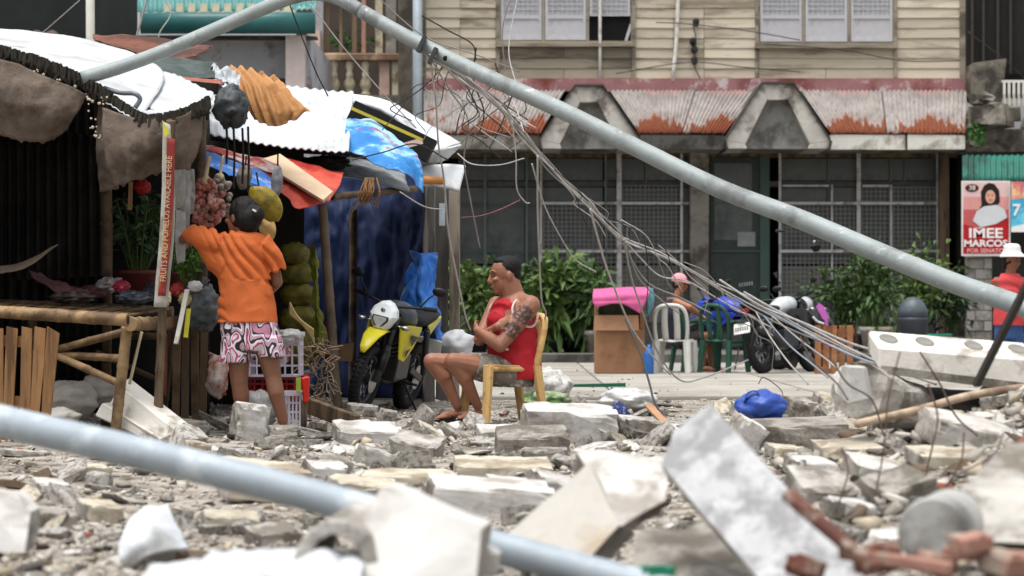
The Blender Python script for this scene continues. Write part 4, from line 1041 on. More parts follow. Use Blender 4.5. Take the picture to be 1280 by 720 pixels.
patch([[P(280, 84, 22.3), P(312, 87, 22.3), P(350, 98, 22.3)], [P(294, 98, 21.85), P(328, 106, 21.8), P(368, 120, 21.85)], [P(304, 124, 21.7), P(338, 134, 21.65), P(388, 136, 21.7)], [P(318, 150, 21.7), P(346, 158, 21.65), P(372, 146, 21.7)]], 60, 54, wr=0.02, ws=4, corr=(5.3, 0.022), thick=0.005, seed=7).build("ochre_cloth", M("cloth_ochre", (168, 122, 76), rough=0.85, var=0.15, scale=5, bump=0.3, col2=(132, 90, 50), amt=0.3, scale2=3), S2, smooth=True)
# curtain and sides
M_navy = M("navy_tarp", (20, 38, 78), rough=0.6, var=0.1, scale=3, bump=0.15, bscale=10)
patch([[P(372, 196, 27.2), P(450, 205, 27.2), P(530, 215, 27.0)], [P(372, 330, 27.1), P(450, 330, 27.0), P(530, 330, 26.8)], [P(372, 500, 27.2), P(450, 500, 27.0), P(530, 500, 26.8)]], 90, 50, wr=0.08, ws=2.5, thick=0.008, an=(1.5, 1, 0.7)).build("curtain", M_navy, S2, smooth=True)
patch([[P(508, 312, 24.75), P(524, 315, 24.65), P(545, 316, 24.75)], [P(502, 380, 24.7), P(530, 384, 24.5), P(552, 384, 24.7)], [P(498, 444, 24.7), P(532, 446, 24.4), P(562, 436, 24.7)]], 50, 60, wr=0.08, ws=4, thick=0.006, seed=9, an=(1.4, 1, 0.7)).build("bright_tarp", M("tarp_bright_blue", (40, 104, 190), rough=0.4, var=0.2, scale=3, bump=0.3, col2=(80, 140, 210), amt=0.3), S2, smooth=True)
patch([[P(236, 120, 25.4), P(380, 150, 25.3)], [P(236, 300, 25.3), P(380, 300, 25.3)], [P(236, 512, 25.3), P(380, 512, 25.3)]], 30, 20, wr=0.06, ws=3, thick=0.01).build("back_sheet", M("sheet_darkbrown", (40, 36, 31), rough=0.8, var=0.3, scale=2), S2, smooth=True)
patch([[P(250, 172, 23.2), P(340, 188, 23.2), P(436, 196, 23.2)], [P(250, 150, 25.2), P(340, 160, 25.2), P(436, 170, 25.2)]], 12, 8, wr=0.02).build("dark_lining", M("tarp_shade_black", (20, 21, 21)), S2, smooth=True)  # black underside, shade put into its colour
patch([[P(430, 205, 24.6), P(528, 222, 24.6)], [P(430, 196, 26.9), P(528, 206, 26.9)]], 12, 8, wr=0.02).build("dark_lining", M("tarp_shade_black", (20, 21, 21)), S2, smooth=True)  # same black underside below the roof panel, shade in the colour
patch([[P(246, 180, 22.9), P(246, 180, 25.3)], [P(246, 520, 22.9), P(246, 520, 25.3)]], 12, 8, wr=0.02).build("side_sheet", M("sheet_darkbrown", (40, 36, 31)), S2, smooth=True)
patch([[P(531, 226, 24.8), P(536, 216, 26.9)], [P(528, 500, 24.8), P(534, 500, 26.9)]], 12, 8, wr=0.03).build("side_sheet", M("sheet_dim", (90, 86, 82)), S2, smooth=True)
bamboo("post", P(403, 256, 23.0), V((P(423, 0, 23.0).x, 23.0, -0.02)), 0.038, S2, M("post_taupe", (112, 98, 84), var=0.2, col2=(80, 68, 56), amt=0.4))
bamboo("post", P(442, 262, 26.6), V((P(440, 0, 26.6).x, 26.6, -0.02)), 0.035, S2, M_bambood)
bamboo("rafter", P(414, 246, 22.6), P(520, 236, 24.0), 0.028, S2, M_bambood)
for x0, x1, y0, d, c in ((528, 543, 226, 25.9, (104, 100, 96)), (545, 560, 236, 26.3, (88, 84, 80)), (561, 574, 238, 26.6, (150, 138, 124))):
    m = MB(); z = P(0, y0, d).z; a, b = P(x0, 0, d).x, P(x1, 0, d).x
    m.box(((a + b) / 2, d + 0.06, z / 2), (b - a, 0.12, z), None, 0, 0.008); m.build("board_post", M("stallpost_%d" % x0, c, var=0.2, scale=3, bump=0.4, stretch=(4, 4, 0.6), col2=tuple(int(q * 0.65) for q in c), amt=0.45), S2)
for i, (x, y0, y1) in enumerate(((552, 255, 282), (551, 284, 310), (540, 245, 290))):
    pass
m = MB(); m.px(549, 556, 254, 282, 26.1, 0.08); m.build("meter_box", M("meter_grey", (176, 186, 196)), S2)
bamboo("log", P(522, 225, 24.4), P(553, 226, 24.6), 0.035, S2, M("log_orange", (176, 120, 66)))
# dry roots dangling from the edge
m = MB(); rr = random.Random(11)
for i in range(12):
    x = 455 + rr.uniform(0, 16); q = [P(x, 222, 22.9), P(x + rr.uniform(-8, 4), 240, 22.85), P(x + rr.uniform(-18, 4), 250 + rr.uniform(0, 14), 22.9)]
    m.tube(spline(q, 4), 0.006, 4)
m.tube(spline([P(462, 226, 22.9), P(452, 250, 22.9), P(440, 265, 22.9), P(437, 285, 22.9)], 5), 0.006, 4)
tag(m.build("dry_roots", M("root_orange", (130, 96, 60))), "clump of dry brown roots dangling from the grey sheet of the second stall", "roots")
# debris lying on the near stall roof
def sheetthing(name, rows, mt, label, cat, wr=0.03, ws=4, nu=26, nv=14, corr=None, seed=0, thick=0.008, an=(1, 1, 1)):
    return tag(patch(rows, nu, nv, wr=wr, ws=ws, corr=corr, thick=thick, seed=seed, an=an).build(name, mt, None, smooth=True), label, cat)
sheetthing("roof_scrap", [[P(116, 44, 24.5), P(190, 46, 24.5), P(268, 58, 24.5)], [P(120, 50, 24.0), P(190, 62, 24.0), P(262, 60, 24.0)], [P(150, 58, 23.6), P(195, 74, 23.6), P(246, 70, 23.6)]], M("rust_brown_sheet", (112, 68, 52), var=0.25, scale=3, col2=(70, 44, 36), amt=0.5), "rusty brown sheet scrap lying behind the white stall roof", "metal sheet", seed=2)
sheetthing("dark_tarp", [[P(150, 74, 23.4), P(210, 72, 23.6), P(272, 80, 23.4)], [P(160, 84, 22.8), P(215, 86, 22.8), P(274, 92, 22.8)], [P(168, 90, 22.4), P(220, 96, 22.4), P(282, 98, 22.4)]], M("tarp_darkgreen", (52, 64, 60), rough=0.4, var=0.3, scale=4), "crumpled dark green tarp on top of the stall roof", "tarp", wr=0.06, ws=5, an=(0.5, 1, 2))
sheetthing("roof_scrap", [[P(182, 90, 22.2), P(230, 98, 22.2), P(282, 100, 22.2)], [P(186, 96, 21.9), P(232, 108, 21.9), P(280, 106, 21.9)]], M("rust_pink_sheet", (140, 84, 72), var=0.2, col2=(90, 52, 44), amt=0.4), "thin reddish sheet edge under the dark green tarp", "metal sheet", wr=0.01)
m = MB(); m.bar(P(184, 103, 21.7), P(276, 112, 21.7), 0.4, 0.06); tag(m.build("timber_batten", M("batten_black", (40, 36, 32))), "black timber batten between the white roof and the reddish sheet", "batten")
m = MB(); m.tube([P(118, 70, 22.8), P(150, 72, 22.8)], 0.03, 10); tag(m.build("short_pipe", M("pipe_tan", (130, 116, 98)), smooth=True), "short tan pipe lying at the back of the white stall roof", "pipe")
m = MB(); m.tube(spline([P(130, 110, 18.9), P(150, 116, 18.85), P(168, 117, 18.8), P(175, 124, 18.8), P(169, 135, 18.8)], 5), 0.016, 10); tag(m.build("bent_pipe", M("pipe_grey", (112, 116, 120), rough=0.4, metal=0.4), smooth=True), "bent grey pipe hook on the corner of the white stall roof", "pipe")
sheetthing("plastic_scrap", [[P(262, 82, 21.6), P(280, 84, 21.6), P(300, 92, 21.6)], [P(270, 96, 21.3), P(284, 104, 21.3), P(300, 108, 21.3)]], M("plastic_greywhite", (166, 172, 176), rough=0.3), "crumpled grey plastic scrap beside the ochre cloth", "plastic", wr=0.08, ws=9)
bag("rubble_heap_bag", 405, 204, 23.6, 30, 8, M("black_debris", (44, 42, 40), var=0.4, scale=12), "heap of dark plastic scraps on the second stall roof", "scraps", 61, amp=0.6, fr=4, tip=False)
# green-yellow sacks, piled
M_olive = M("sack_olive", (126, 120, 50), rough=0.6, var=0.2, scale=4, bump=0.4, bscale=12, col2=(90, 86, 36), amt=0.4)
for i, (x, y, rx, rz, lb) in enumerate(((368, 318, 19, 15, "topmost olive-green sack in the pile behind the person in orange"), (371, 343, 21, 15, "second olive-green sack from the top of the pile"), (373, 369, 22, 16, "third olive-green sack from the top of the pile"), (374, 398, 24, 18, "fourth olive-green sack, near the bottom of the pile"), (377, 434, 27, 24, "lowest olive-green sack of the pile, resting on the ground"))):
    bag("olive_sack", x, y, 23.6, rx, rz, M_olive, lb, "sack", 70 + i, ry=22, group="piled olive sacks", amp=0.22, fr=2.6, tip=False)
patch([[P(386, 306, 23.3), P(394, 308, 23.25), P(399, 318, 23.3)], [P(389, 370, 23.2), P(397, 372, 23.15), P(402, 372, 23.2)], [P(390, 436, 23.2), P(399, 438, 23.1), P(405, 430, 23.2)]], 20, 40, wr=0.05, ws=6).build("lime_sheet", M("sheet_lime", (124, 128, 48), rough=0.5, var=0.2), None, smooth=True)
tag(bpy.data.objects["lime_sheet"], "lime-green plastic sheet hanging over the right side of the olive sacks", "sheet")
m = MB(); m.loft([(P(409, 448 - 46 * f, 23.4), V((q, 0, 0)), V((0, q, 0))) for f, q in ((0, .04), (.6, .042), (.7, .03), (.9, .014), (1, .014))], 14); tag(m.build("red_bottle", M("bottle_red", (150, 24, 20), rough=0.3), smooth=True), "tall red bottle standing beside the taupe stall post", "bottle")
m = MB(); m.px(414, 440, 430, 452, 24.0, 0.2, 0, 0.01); tag(m.build("brown_box", M("box_tan", (140, 112, 84))), "small tan box on the ground behind the taupe stall post", "box")

# ---------------------------------------------------------------- fallen lamp pole, second pole, wires
M_galv = M("galvanised", (142, 150, 150), rough=0.62, var=0.14, scale=7, bump=0.15, bscale=40, metal=0.15, col2=(112, 116, 116), amt=0.35, scale2=3.5, col3=(180, 184, 182), amt3=0.05, scale3=12, spec=0.4)
LP = thing("street_lamp_pole", "long bent galvanised street lamp pole fallen diagonally across the whole scene", "lamp pole", P(1282, 420, 16.5))
pts = [P(1700, 548, 14.6), P(1500, 468, 15.4), P(1280, 384, 16.2), P(1190, 353, 16.6), P(1090, 312, 17.0), P(1000, 274, 17.3), P(900, 236, 17.6), P(800, 187, 17.9), P(700, 137, 18.2), P(600, 92, 18.5), P(540, 63, 18.7), P(490, 36, 18.8), P(452, 14, 18.9)]
rpx = [14.2, 13.8, 13.2, 13, 12.7, 12.3, 11.8, 11.2, 10.6, 9.9, 9.5, 9.1, 8.9]
sp = spline(pts, 5); rr_ = []
for i in range(len(sp)):
    f = i / 5; j = min(int(f), len(rpx) - 2); q = rpx[j] + (rpx[j + 1] - rpx[j]) * (f - j); rr_.append(q * sp[i].y / FPX)
m = MB(); m.tube(sp, rr_, 20); m.build("shaft", M_galv, LP, smooth=True)
arm = spline([P(452, 14, 18.9), P(425, -1, 18.95), P(398, -8, 19.0), P(368, -4, 19.0), P(335, 8, 19.0), P(280, 32, 19.0), P(210, 62, 18.95), P(150, 84, 18.9), P(102, 98, 18.85)], 6)
m = MB(); m.tube(arm, [8.7 * 19 / FPX] * len(arm), 18); m.build("arm", M_galv, LP, smooth=True)
m = MB()
for x, y, d in ((527, 57, 18.62), (541, 72, 18.6)): m.box(P(x, y - 2, d + .02), (0.025, 0.12, 0.112), (0, 0.45, 0))
m.build("clamps", M("clamp_dark", (70, 72, 74), rough=0.5, metal=0.5), LP)["kind"] = "stuff"
m = MB(); m.ell(P(557, 73, 18.59), (0.018, 0.012, 0.018), n=10, k=6); m.build("bolt_hole_shade", M_black, LP)  # black spot on the shaft, painted as the shade in a bolt hole
bp = spline([P(-140, 488, 8.6), P(0, 526, 8.3), P(200, 572, 8.0), P(400, 622, 7.8), P(620, 684, 7.5), P(840, 742, 7.3)], 6)
m = MB(); m.tube(bp, [0.0425 + 0.0002 * i for i in range(len(bp))][::-1], 22)
tag(m.build("fallen_pipe", M("galvanised_blue", (146, 156, 164), rough=0.58, var=0.14, scale=6, bump=0.12, metal=0.15, col2=(178, 186, 192), amt=0.25, scale2=5, spec=0.5), smooth=True), "blurred galvanised pipe lying across the rubble in the foreground", "pipe")
WG = "slack cables of the fallen pole"
M_wireL = M("cable_light", (178, 175, 172), rough=0.6, var=0.2, scale=9, bump=0); M_wireD = M("cable_dark", (52, 50, 50), rough=0.6, var=0.2, bump=0); M_wireG = M("cable_grey", (146, 144, 142), rough=0.6, var=0.2, bump=0)
def cable(pts, d0, d1, rpxl, mt, label, group=None, nm="cable"):
    n = len(pts); q = [P(x, y, d0 + (d1 - d0) * i / (n - 1)) for i, (x, y) in enumerate(pts)]
    m = MB(); m.tube(spline(q, 7), rpxl * (d0 + d1) / 2 / FPX, 6)
    return tag(m.build(nm, mt, None, smooth=True), label, "cable", group)
main = [(540, 70), (575, 95), (620, 128), (655, 170), (690, 212), (735, 255), (775, 296)]
L1 = "strand of the twisted grey cable bundle"
for i in range(6):
    off = [(x + math.sin(k * 1.9 + i * 1.3) * 3.2, y + math.cos(k * 1.5 + i * 2.1) * 3.4) for k, (x, y) in enumerate(main)]
    tail = [[(830, 318), (900, 360), (960, 392), (1030, 425)], [(850, 332), (915, 372), (980, 408), (1060, 440)], [(800, 322), (825, 345), (860, 352), (905, 378), (965, 410)], [(790, 325), (812, 355), (850, 372), (890, 392)], [(840, 325), (890, 352), (945, 375), (1000, 408), (1075, 445)], [(785, 315), (800, 350), (830, 378), (850, 392)]][i]
    cable(off + tail, 18.6, 22.5, 1.0, (M_wireL, M_wireG)[i % 2], L1 + (", reaching the number plate", ", ending at the wooden crate", ", ending below the motorcycle", ", ending at the green chairs", ", the longest of the bundle", ", ending at the pink cap")[i], WG)
L2 = "thin light cable dropping from the bundle to the ground beyond the rubble"
cable([(738, 262), (748, 300), (762, 345), (790, 410), (820, 450), (838, 468)], 19.5, 27, 1.3, M_wireL, "light cable dropping past the cardboard box to the road", None)
cable([(780, 300), (790, 350), (800, 380), (822, 440), (850, 475), (880, 472), (935, 450)], 20, 30, 1.1, M_wireG, "grey cable looping down in front of the white plastic chair", None)
cable([(672, 195), (672, 260), (674, 320), (677, 375), (682, 395), (668, 432)], 19, 21.8, 1.1, M_wireL, "pale cable hanging straight down behind the seated man's shoulder", None)
cable([(640, 150), (645, 195), (646, 235), (656, 252), (662, 254)], 19, 19.4, 0.9, M_wireL, "short pale cable curling below the bundle left of the grille", None)
cable([(665, 205), (680, 255), (700, 295), (720, 325), (745, 340)], 19, 22, 1.0, M_wireL, "cable swinging right from the bundle above the leafy plants", None)
cable([(538, 75), (545, 130), (548, 180), (555, 225), (560, 285), (570, 340), (582, 395), (588, 412)], 18.7, 21.0, 1.2, M_wireL, "pale twisted cable hanging from the pole clamp past the stall corner", None)
cable([(538, 72), (560, 110), (585, 150), (580, 200), (588, 250), (600, 310)], 18.7, 21.2, 1.0, M_wireG, "grey cable hanging between the stall corner and the shopfront", None)
cable([(572, 192), (590, 205), (625, 206), (655, 198)], 19.5, 19.0, 0.8, M_wireL, "pale cable sagging sideways from the stall corner to the bundle", None)
cable([(576, 272), (600, 270), (625, 262), (650, 250)], 24.0, 24.5, 0.8, M("cable_red", (120, 74, 80)), "reddish cable crossing the dark shopfront panes", None)
cable([(782, 400), (800, 440), (812, 480), (818, 502), (834, 530)], 20.5, 17.6, 1.4, M_wireD, "dark stiff wire ending in the rubble below the cardboard box", None)
# thin wires strung over the roofs
thin = [((360, 0), (375, 40), (395, 90), (410, 120)), ((388, 5), (430, 60), (475, 112), (520, 160)), ((470, -5), (530, 45), (600, 70), (650, 90)), ((540, 62), (600, 110), (660, 150)), ((550, 78), (610, 125), (670, 160)), ((545, 75), (575, 140), (640, 190)),
        ((528, 20), (560, 38), (590, 55), (595, 75)), ((640, -10), (628, 40), (632, 90)), ((648, -10), (636, 60), (645, 105)), ((595, 60), (592, 100), (605, 140), (598, 170)), ((570, 120), (620, 150), (650, 180)), ((560, 90), (580, 110), (600, 150), (575, 180)), ((440, 200), (480, 190), (520, 180), (560, 200)), ((500, 240), (530, 258), (555, 262)), ((620, 115), (600, 150), (590, 178)), ((640, 120), (625, 160), (612, 185)), ((610, 90), (640, 125), (655, 165))]
TH = ["thin wire from the pole bend down past the teal gutter's right end", "pale thin wire slanting across the cream balusters", "thin wire crossing above the pole from the balcony to the clapboards", "thin wire leaving the pole clamp along the pole's underside", "second thin wire below the pole's underside over the pink flashing", "pale thin wire from the clamp to the rusted awning's left end",
      "short wire looping from the steel post onto the clapboards", "thin vertical wire left of the left-hand window", "second thin vertical wire under the left-hand window's corner", "thin wire dangling over the left end of the rusted awning", "thin wire running right below the awning's left end", "kinked wire falling from the clamp before the awning",
      "thin wire lying over the printed blue tarp", "short wire under the corner of the second stall's roof", "thin wire hanging in front of the awning's left corner", "thin wire hanging just right of the awning's left corner", "thin wire rising from the cable bundle to the pole over the first gable"]
for i, q in enumerate(thin):
    cable(q, 19 + (i % 3), 19.5 + (i % 4), 0.75 if i % 3 else 0.95, (M_wireD, M_wireL, M_wireG)[i % 3], TH[i])
for i, q in enumerate([((1210, 40), (1250, 70), (1285, 102)), ((820, 28), (860, 30), (930, 38), (1000, 50)), ((955, 55), (1050, 62), (1130, 76), (1200, 76)), ((770, 92), (860, 78), (930, 84), (1000, 90)), ((866, 30), (870, 50), (868, 80), (875, 98))]):
    cable(q, 50.6, 50.6, 0.7, M_wireD, ("dark wire slanting across the damaged building", "dark wire strung under the right-hand window from the insulators", "dark wire drooping across the right end of the clapboards", "dark wire along the lowest clapboards between the windows", "short dark wire looped beside the insulators")[i])
cable(((100, 0), (60, 35), (30, 60)), 30, 30, 0.6, M_wireG, "thin wire across the dark shed at the upper left")
cable(((185, -5), (175, 30), (170, 48)), 30, 30, 1.4, M_wireG, "grey cord dropping in front of the teal house")
cable(((205, -5), (213, 18), (200, 40), (196, 60)), 28, 28, 0.8, M_wireL, "pale wire curling before the teal gutter")
rw = random.Random(31)
for i in range(16):
    x, y = rw.uniform(545, 640), rw.uniform(70, 110); q = [(x, y)]
    for k in range(4): x += rw.uniform(-34, 40); y += rw.uniform(6, 34); q.append((x, y))
    cable(q, 18.8 + rw.random(), 19 + rw.random() * 3, rw.uniform(.5, .8), (M_wireD, M_wireL, M_wireD)[i % 3], "thin loose wire in the chaotic tangle over the left end of the rusted awning", "loose wires over the awning's left end")
for i in range(12):
    x, y = 690 + i * 20 + rw.uniform(-8, 8), 215 + i * 14 + rw.uniform(-8, 8); q = [(x, y)]
    for k in range(4): x += rw.uniform(-6, 34); y += rw.uniform(8, 34); q.append((x, y))
    cable(q, 19.4 + i * .15, 20 + i * .2, rw.uniform(.45, .75), (M_wireD, M_wireL, M_wireG)[i % 3], "fine wire straying from the cable bundle in front of the grilled shopfront", "stray wires along the cable bundle")
# thick grey cables heaped over the parked motorcycles
L3 = "thick cable over the parked motorcycles,"
for i, q in enumerate([((930, 365), (965, 385), (1010, 408), (1060, 435), (1120, 462), (1170, 480)), ((940, 378), (980, 400), (1030, 428), (1085, 452), (1150, 470)), ((900, 350), (950, 382), (1000, 402), (1060, 428), (1100, 440)), ((945, 390), (962, 420), (985, 452), (1010, 480)), ((955, 395), (985, 430), (1015, 455), (1035, 472)), ((965, 395), (1000, 425), (1040, 455), (1060, 480))]):
    cable(q, 19.0 - i * 0.2, 14.6, 1.6 if i < 3 else 1.1, (M_wireG, M("cable_bluegrey", (128, 136, 146), rough=0.5), M_wireG)[i % 3], L3 + (" uppermost and longest", " second from the top", " third, blue-grey end at the rubble", " dropping steeply behind the rubble", " dropping beside the crate", " crossing the wooden crate")[i], "thick cables over the motorcycles")
# ---------------------------------------------------------------- chairs, boxes, plants, motorcycles across the road
def dup(root, loc, rz, label, rx=0.0, ry=0.0):
    c = copy_tree(root); c.location = loc; c.rotation_euler = (rx, ry, rz); c["label"] = label; return c
def plastic_chair(name, mt, label, arms=False, k_=1.0, hb=1.0):
    """moulded stacking chair, seat faces -Y; origin on the floor"""
    t = thing(name, label, "chair"); w = 0.21
    m = MB()
    for k in range(1): pass
    rows = []
    for j, (y, z, ww) in enumerate(((-0.22, 0.405, 0.2), (-0.2, 0.43, 0.215), (0.0, 0.425, 0.215), (0.19, 0.42, 0.195))):
        rows.append([V((x * ww, y, z - 0.018 * (1 - abs(x)) * (j not in (0,)))) for x in (-1, -0.5, 0, 0.5, 1)])
    patch(rows, 12, 12, thick=0.012).build("seat", mt, t, smooth=True)
    m = MB()
    m.tube(spline([V((-w, -0.19, 0.4)), V((-w, 0, 0.395)), V((-w * .95, 0.19, 0.395))], 4), 0.014, 6, flat=1.6); m.build("side_rail", mt, t, smooth=True)
    m = MB(); m.tube(spline([V((w, -0.19, 0.4)), V((w, 0, 0.395)), V((w * .95, 0.19, 0.395))], 4), 0.014, 6, flat=1.6); m.build("side_rail", mt, t, smooth=True)
    for s in (-1, 1):
        m = MB(); m.loft([(V((s * (w - 0.005 + 0.03 * f), -0.19 - 0.03 * f, 0.415 * (1 - f))), V((0.036 - .01 * f, 0, 0)) * k_, V((0, 0.026 - .006 * f, 0)) * k_) for f in (0, .4, 1)], 8); m.build("leg", mt, t)
        m = MB(); m.loft([(V((s * (w - 0.01 + 0.025 * f), 0.19 + 0.06 * f, 0.42 * (1 - f))), V((0.034 - .008 * f, 0, 0)) * k_, V((0, 0.026 - .006 * f, 0)) * k_) for f in (0, .4, 1)], 8); m.build("leg", mt, t)
    m = MB()
    m.tube(spline([V((-0.2, 0.19, 0.41)), V((-0.215, 0.22, 0.41 + .19 * hb)), V((-0.19, 0.26, 0.41 + .37 * hb)), V((-0.1, 0.285, 0.41 + .45 * hb)), V((0.1, 0.285, 0.41 + .45 * hb)), V((0.19, 0.26, 0.41 + .37 * hb)), V((0.215, 0.22, 0.41 + .19 * hb)), V((0.2, 0.19, 0.41))], 5), 0.02 * (.5 + .5 * k_), 8, flat=1.1); m.build("back_frame", mt, t, smooth=True)
    for x in (-0.075, 0.075):
        m = MB(); m.tube(spline([V((x, 0.19, 0.42)), V((x * 1.1, 0.235, 0.41 + .21 * hb)), V((x * 0.95, 0.28, 0.41 + .435 * hb))], 5), 0.026 * k_, 8, flat=0.35); m.build("back_slat", mt, t, smooth=True)
    if arms:
        for s in (-1, 1):
            m = MB(); m.tube(spline([V((s * .225, -.19, .4)), V((s * .245, -.2, .6)), V((s * .25, -.12, .65)), V((s * .25, .1, .655)), V((s * .215, .23, .64))], 5), 0.02, 8, flat=1.2); m.build("armrest", mt, t, smooth=True)
    return t
M_chw = M("chair_white", (196, 196, 190), rough=0.45, var=0.06, bump=0.05); M_chg = M("chair_green", (36, 76, 62), rough=0.45, var=0.1, bump=0.05); M_chy = M("chair_tan", (206, 170, 112), rough=0.5, var=0.12, scale=6, bump=0.15, col2=(160, 122, 74), amt=0.28, scale2=5)
def G(px, d): return V((P(px, 0, d).x, d, gz(P(px, 0, d).x, d) if d < 27 else 0.017))
w1 = plastic_chair("plastic_chair", M_chw, "empty white plastic chair in front of the seated person in pink cap", k_=1.6); w1.location = G(843, 37.2); w1.rotation_euler = (0, 0, PI - 0.25)
g1 = plastic_chair("plastic_chair", M_chg, "green plastic armchair holding the person in the pink cap", True, 1.5); g1.location = G(868, 37.9); g1.rotation_euler = (0, 0, PI / 2 + 0.3)
g2 = plastic_chair("plastic_chair", M_chg, "empty dark green plastic armchair beside the parked motorcycle", True, 1.5); g2.location = G(905, 37.4); g2.rotation_euler = (0, 0, 2.5)
# cardboard box stand with pink cloth
BX = thing("cardboard_box", "tall brown cardboard carton used as a stand on the road", "box", G(776, 36.8))
yb = 385 + (0.85 - 0.017) * FPX / 36.6
m = MB(); m.px(744, 806, 412, yb, 36.6, 0.5); m.build("carton", M("cardboard", (150, 112, 84), rough=0.9, var=0.1, scale=3, bump=0.1, col2=(126, 92, 66), amt=0.3, scale2=1.5), BX, bevel=0.008)
m = MB(); m.poly([P(743, 394, 36.55), P(798, 394, 36.55), P(799, 413, 36.52), P(742, 413, 36.52)], (0, 0.01, 0)); m.build("flap", M("cardboard_light", (166, 126, 96)), BX)
for x0, x1 in ((744, 747), (800, 806)):
    m = MB(); m.px(x0, x1, 380, 413, 36.62, 0.4); m.build("flap", M("cardboard", (150, 112, 84)), BX)
m = MB(); m.px(749, 799, 378, 411, 36.75, 0.3); m.build("inner_goods", M("box_inner", (56, 60, 46), var=0.4, scale=9), BX)
o = patch([[P(742, 362, 37.1), P(776, 360, 37.1), P(812, 358, 37.1)], [P(741, 368, 36.5), P(775, 366, 36.48), P(812, 364, 36.5)], [P(741, 378, 36.42), P(775, 377, 36.4), P(808, 376, 36.42)], [P(745, 384, 36.42), P(775, 379, 36.4), P(800, 392, 36.42)]], 30, 18, wr=0.02, ws=4, thick=0.01).build("pink_cloth", M("cloth_pink", (190, 88, 136), rough=0.8, var=0.12, scale=5, bump=0.2), None, smooth=True)
tag(o, "bright pink cloth draped over the cardboard carton", "cloth")
o = patch([[P(808, 360, 36.7), P(816, 360, 36.9)], [P(809, 380, 36.6), P(817, 376, 36.8)], [P(806, 396, 36.6), P(813, 392, 36.8)]], 8, 14, wr=0.03, ws=5, thick=0.01).build("teal_cloth", M("cloth_teal", (84, 140, 150), col2=(170, 120, 150), amt=0.4, scale2=5), None, smooth=True); tag(o, "teal and pink towel hanging off the right side of the carton", "towel")
m = MB(); c = G(811, 36.5); m.loft([(c + V((0, 0, z)), V((r, 0, 0)), V((0, r, 0))) for z, r in ((0, .055), (.02, .065), (.24, .065), (.3, .05), (.33, .022), (.37, .022))], 16)
tag(m.build("water_jug", M("jug_blue", (50, 104, 176), rough=0.25), smooth=True), "blue water jug standing right of the cardboard carton", "jug")
# potted plants along the facade
M_lf1 = M("leaf_bright", (88, 112, 58), rough=0.55, var=0.5, scale=3, bump=0, rand=0.12); M_lf2 = M("leaf_mid", (66, 90, 48), rough=0.55, var=0.5, scale=3, bump=0, rand=0.12); M_lf3 = M("leaf_deep", (42, 60, 36), rough=0.5, var=0.35, scale=5, bump=0, rand=0.1)
M_potw = M("pot_white", (178, 172, 160), rough=0.7, var=0.12, scale=5, bump=0.2, col2=(130, 122, 108), amt=0.35); M_pott = M("pot_terracotta", (150, 96, 70), rough=0.8, var=0.15); M_potd = M("pot_dark", (40, 42, 46), rough=0.5)
def gp(px, d, z=0.125): return V((P(px, 0, d).x, d, z))
plants = [(598, 47.0, 1.15, 0.38, 420, 0.22, 0.1, M_lf1, 0.13, 0.17, 0.25, M_potd, "broad-leaved yellow-green plant just left of the seated man's head"),
          (640, 47.5, 1.2, 0.4, 380, 0.24, 0.1, M_lf2, 0.14, 0.17, 0.25, M_potd, "leafy green plant in a dark pot behind the seated man"),
          (688, 46.8, 1.25, 0.4, 380, 0.3, 0.12, M_lf1, 0.14, 0.17, 0.2, M_potd, "large-leaved plant in a low dark pot right of the seated man"),
          (716, 47.2, 1.35, 0.36, 380, 0.34, 0.09, M_lf2, 0.14, 0.17, 0.2, M_potd, "tall strap-leaved plant between the seated man and the carton"),
          (741, 46.6, 1.0, 0.3, 300, 0.3, 0.07, M_lf2, 0.13, 0.18, 0.36, M_potw, "drooping plant in a tall white pot next to the cardboard carton"),
          (1052, 47.0, 1.1, 0.5, 700, 0.13, 0.06, M_lf2, 0.2, 0.24, 0.3, M_pott, "bushy small-leaved plant behind the wooden crate"),
          (1095, 46.5, 1.3, 0.45, 620, 0.14, 0.055, M_lf2, 0.2, 0.255, 0.42, M_potw, "twiggy shrub in a large cream pot right of the wooden crate"),
          (1085, 48.2, 1.9, 0.3, 300, 0.14, 0.06, M_lf1, 0.16, 0.2, 0.3, M_potd, "tall slender pale-green shrub rising behind the cream pot"),
          (1150, 47.6, 1.35, 0.5, 620, 0.16, 0.06, M_lf1, 0.3, 0.5, 0.3, M("basin_green", (38, 120, 100), rough=0.4), "spreading shrub in a wide green basin behind the dark bin"),
          (1190, 47.8, 1.15, 0.35, 420, 0.14, 0.05, M_lf3, 0.16, 0.2, 0.26, M_potd, "dark leafy shrub at the right end beside the block wall")]
for i, (x, d, h, sprd, n, ln, wd, mt, r0, r1, ph, pm, lb) in enumerate(plants):
    t = sprigs("potted_plant", gp(x, d, 0.125 + ph), h, sprd, n, ln, wd, mt, lb, "plant", 30 + i, (r0, r1, ph), pm)
    bush_leaves(gp(x, d, 0.125 + ph + h * 0.55), (sprd, sprd * 0.7, h * 0.5), int(n * .6), ln * 1.15, wd * 1.15, 60 + i, 10).build("crown", mt, t)
# dark lidded bin
b = thing("dustbin", "dark grey dustbin with a domed flap lid behind the white beam", "bin", gp(1141, 44.6, 0.0)); c = gp(1141, 44.6, 0.0)
m = MB(); m.loft([(c + V((0, 0, z)), V((r, 0, 0)), V((0, r, 0))) for z, r in ((0.0, .19), (0.62, .235), (0.66, .25), (.7, .25))], 20); m.build("body", M("bin_grey", (56, 60, 68), rough=0.4), b, smooth=True)
m = MB(); m.loft([(c + V((0, 0, .7 + z)), V((r, 0, 0)), V((0, r, 0))) for z, r in ((0, .245), (.12, .23), (.24, .17), (.31, .08), (.32, .02))], 20); m.build("lid", M("bin_lid", (74, 82, 90), rough=0.35), b, smooth=True)
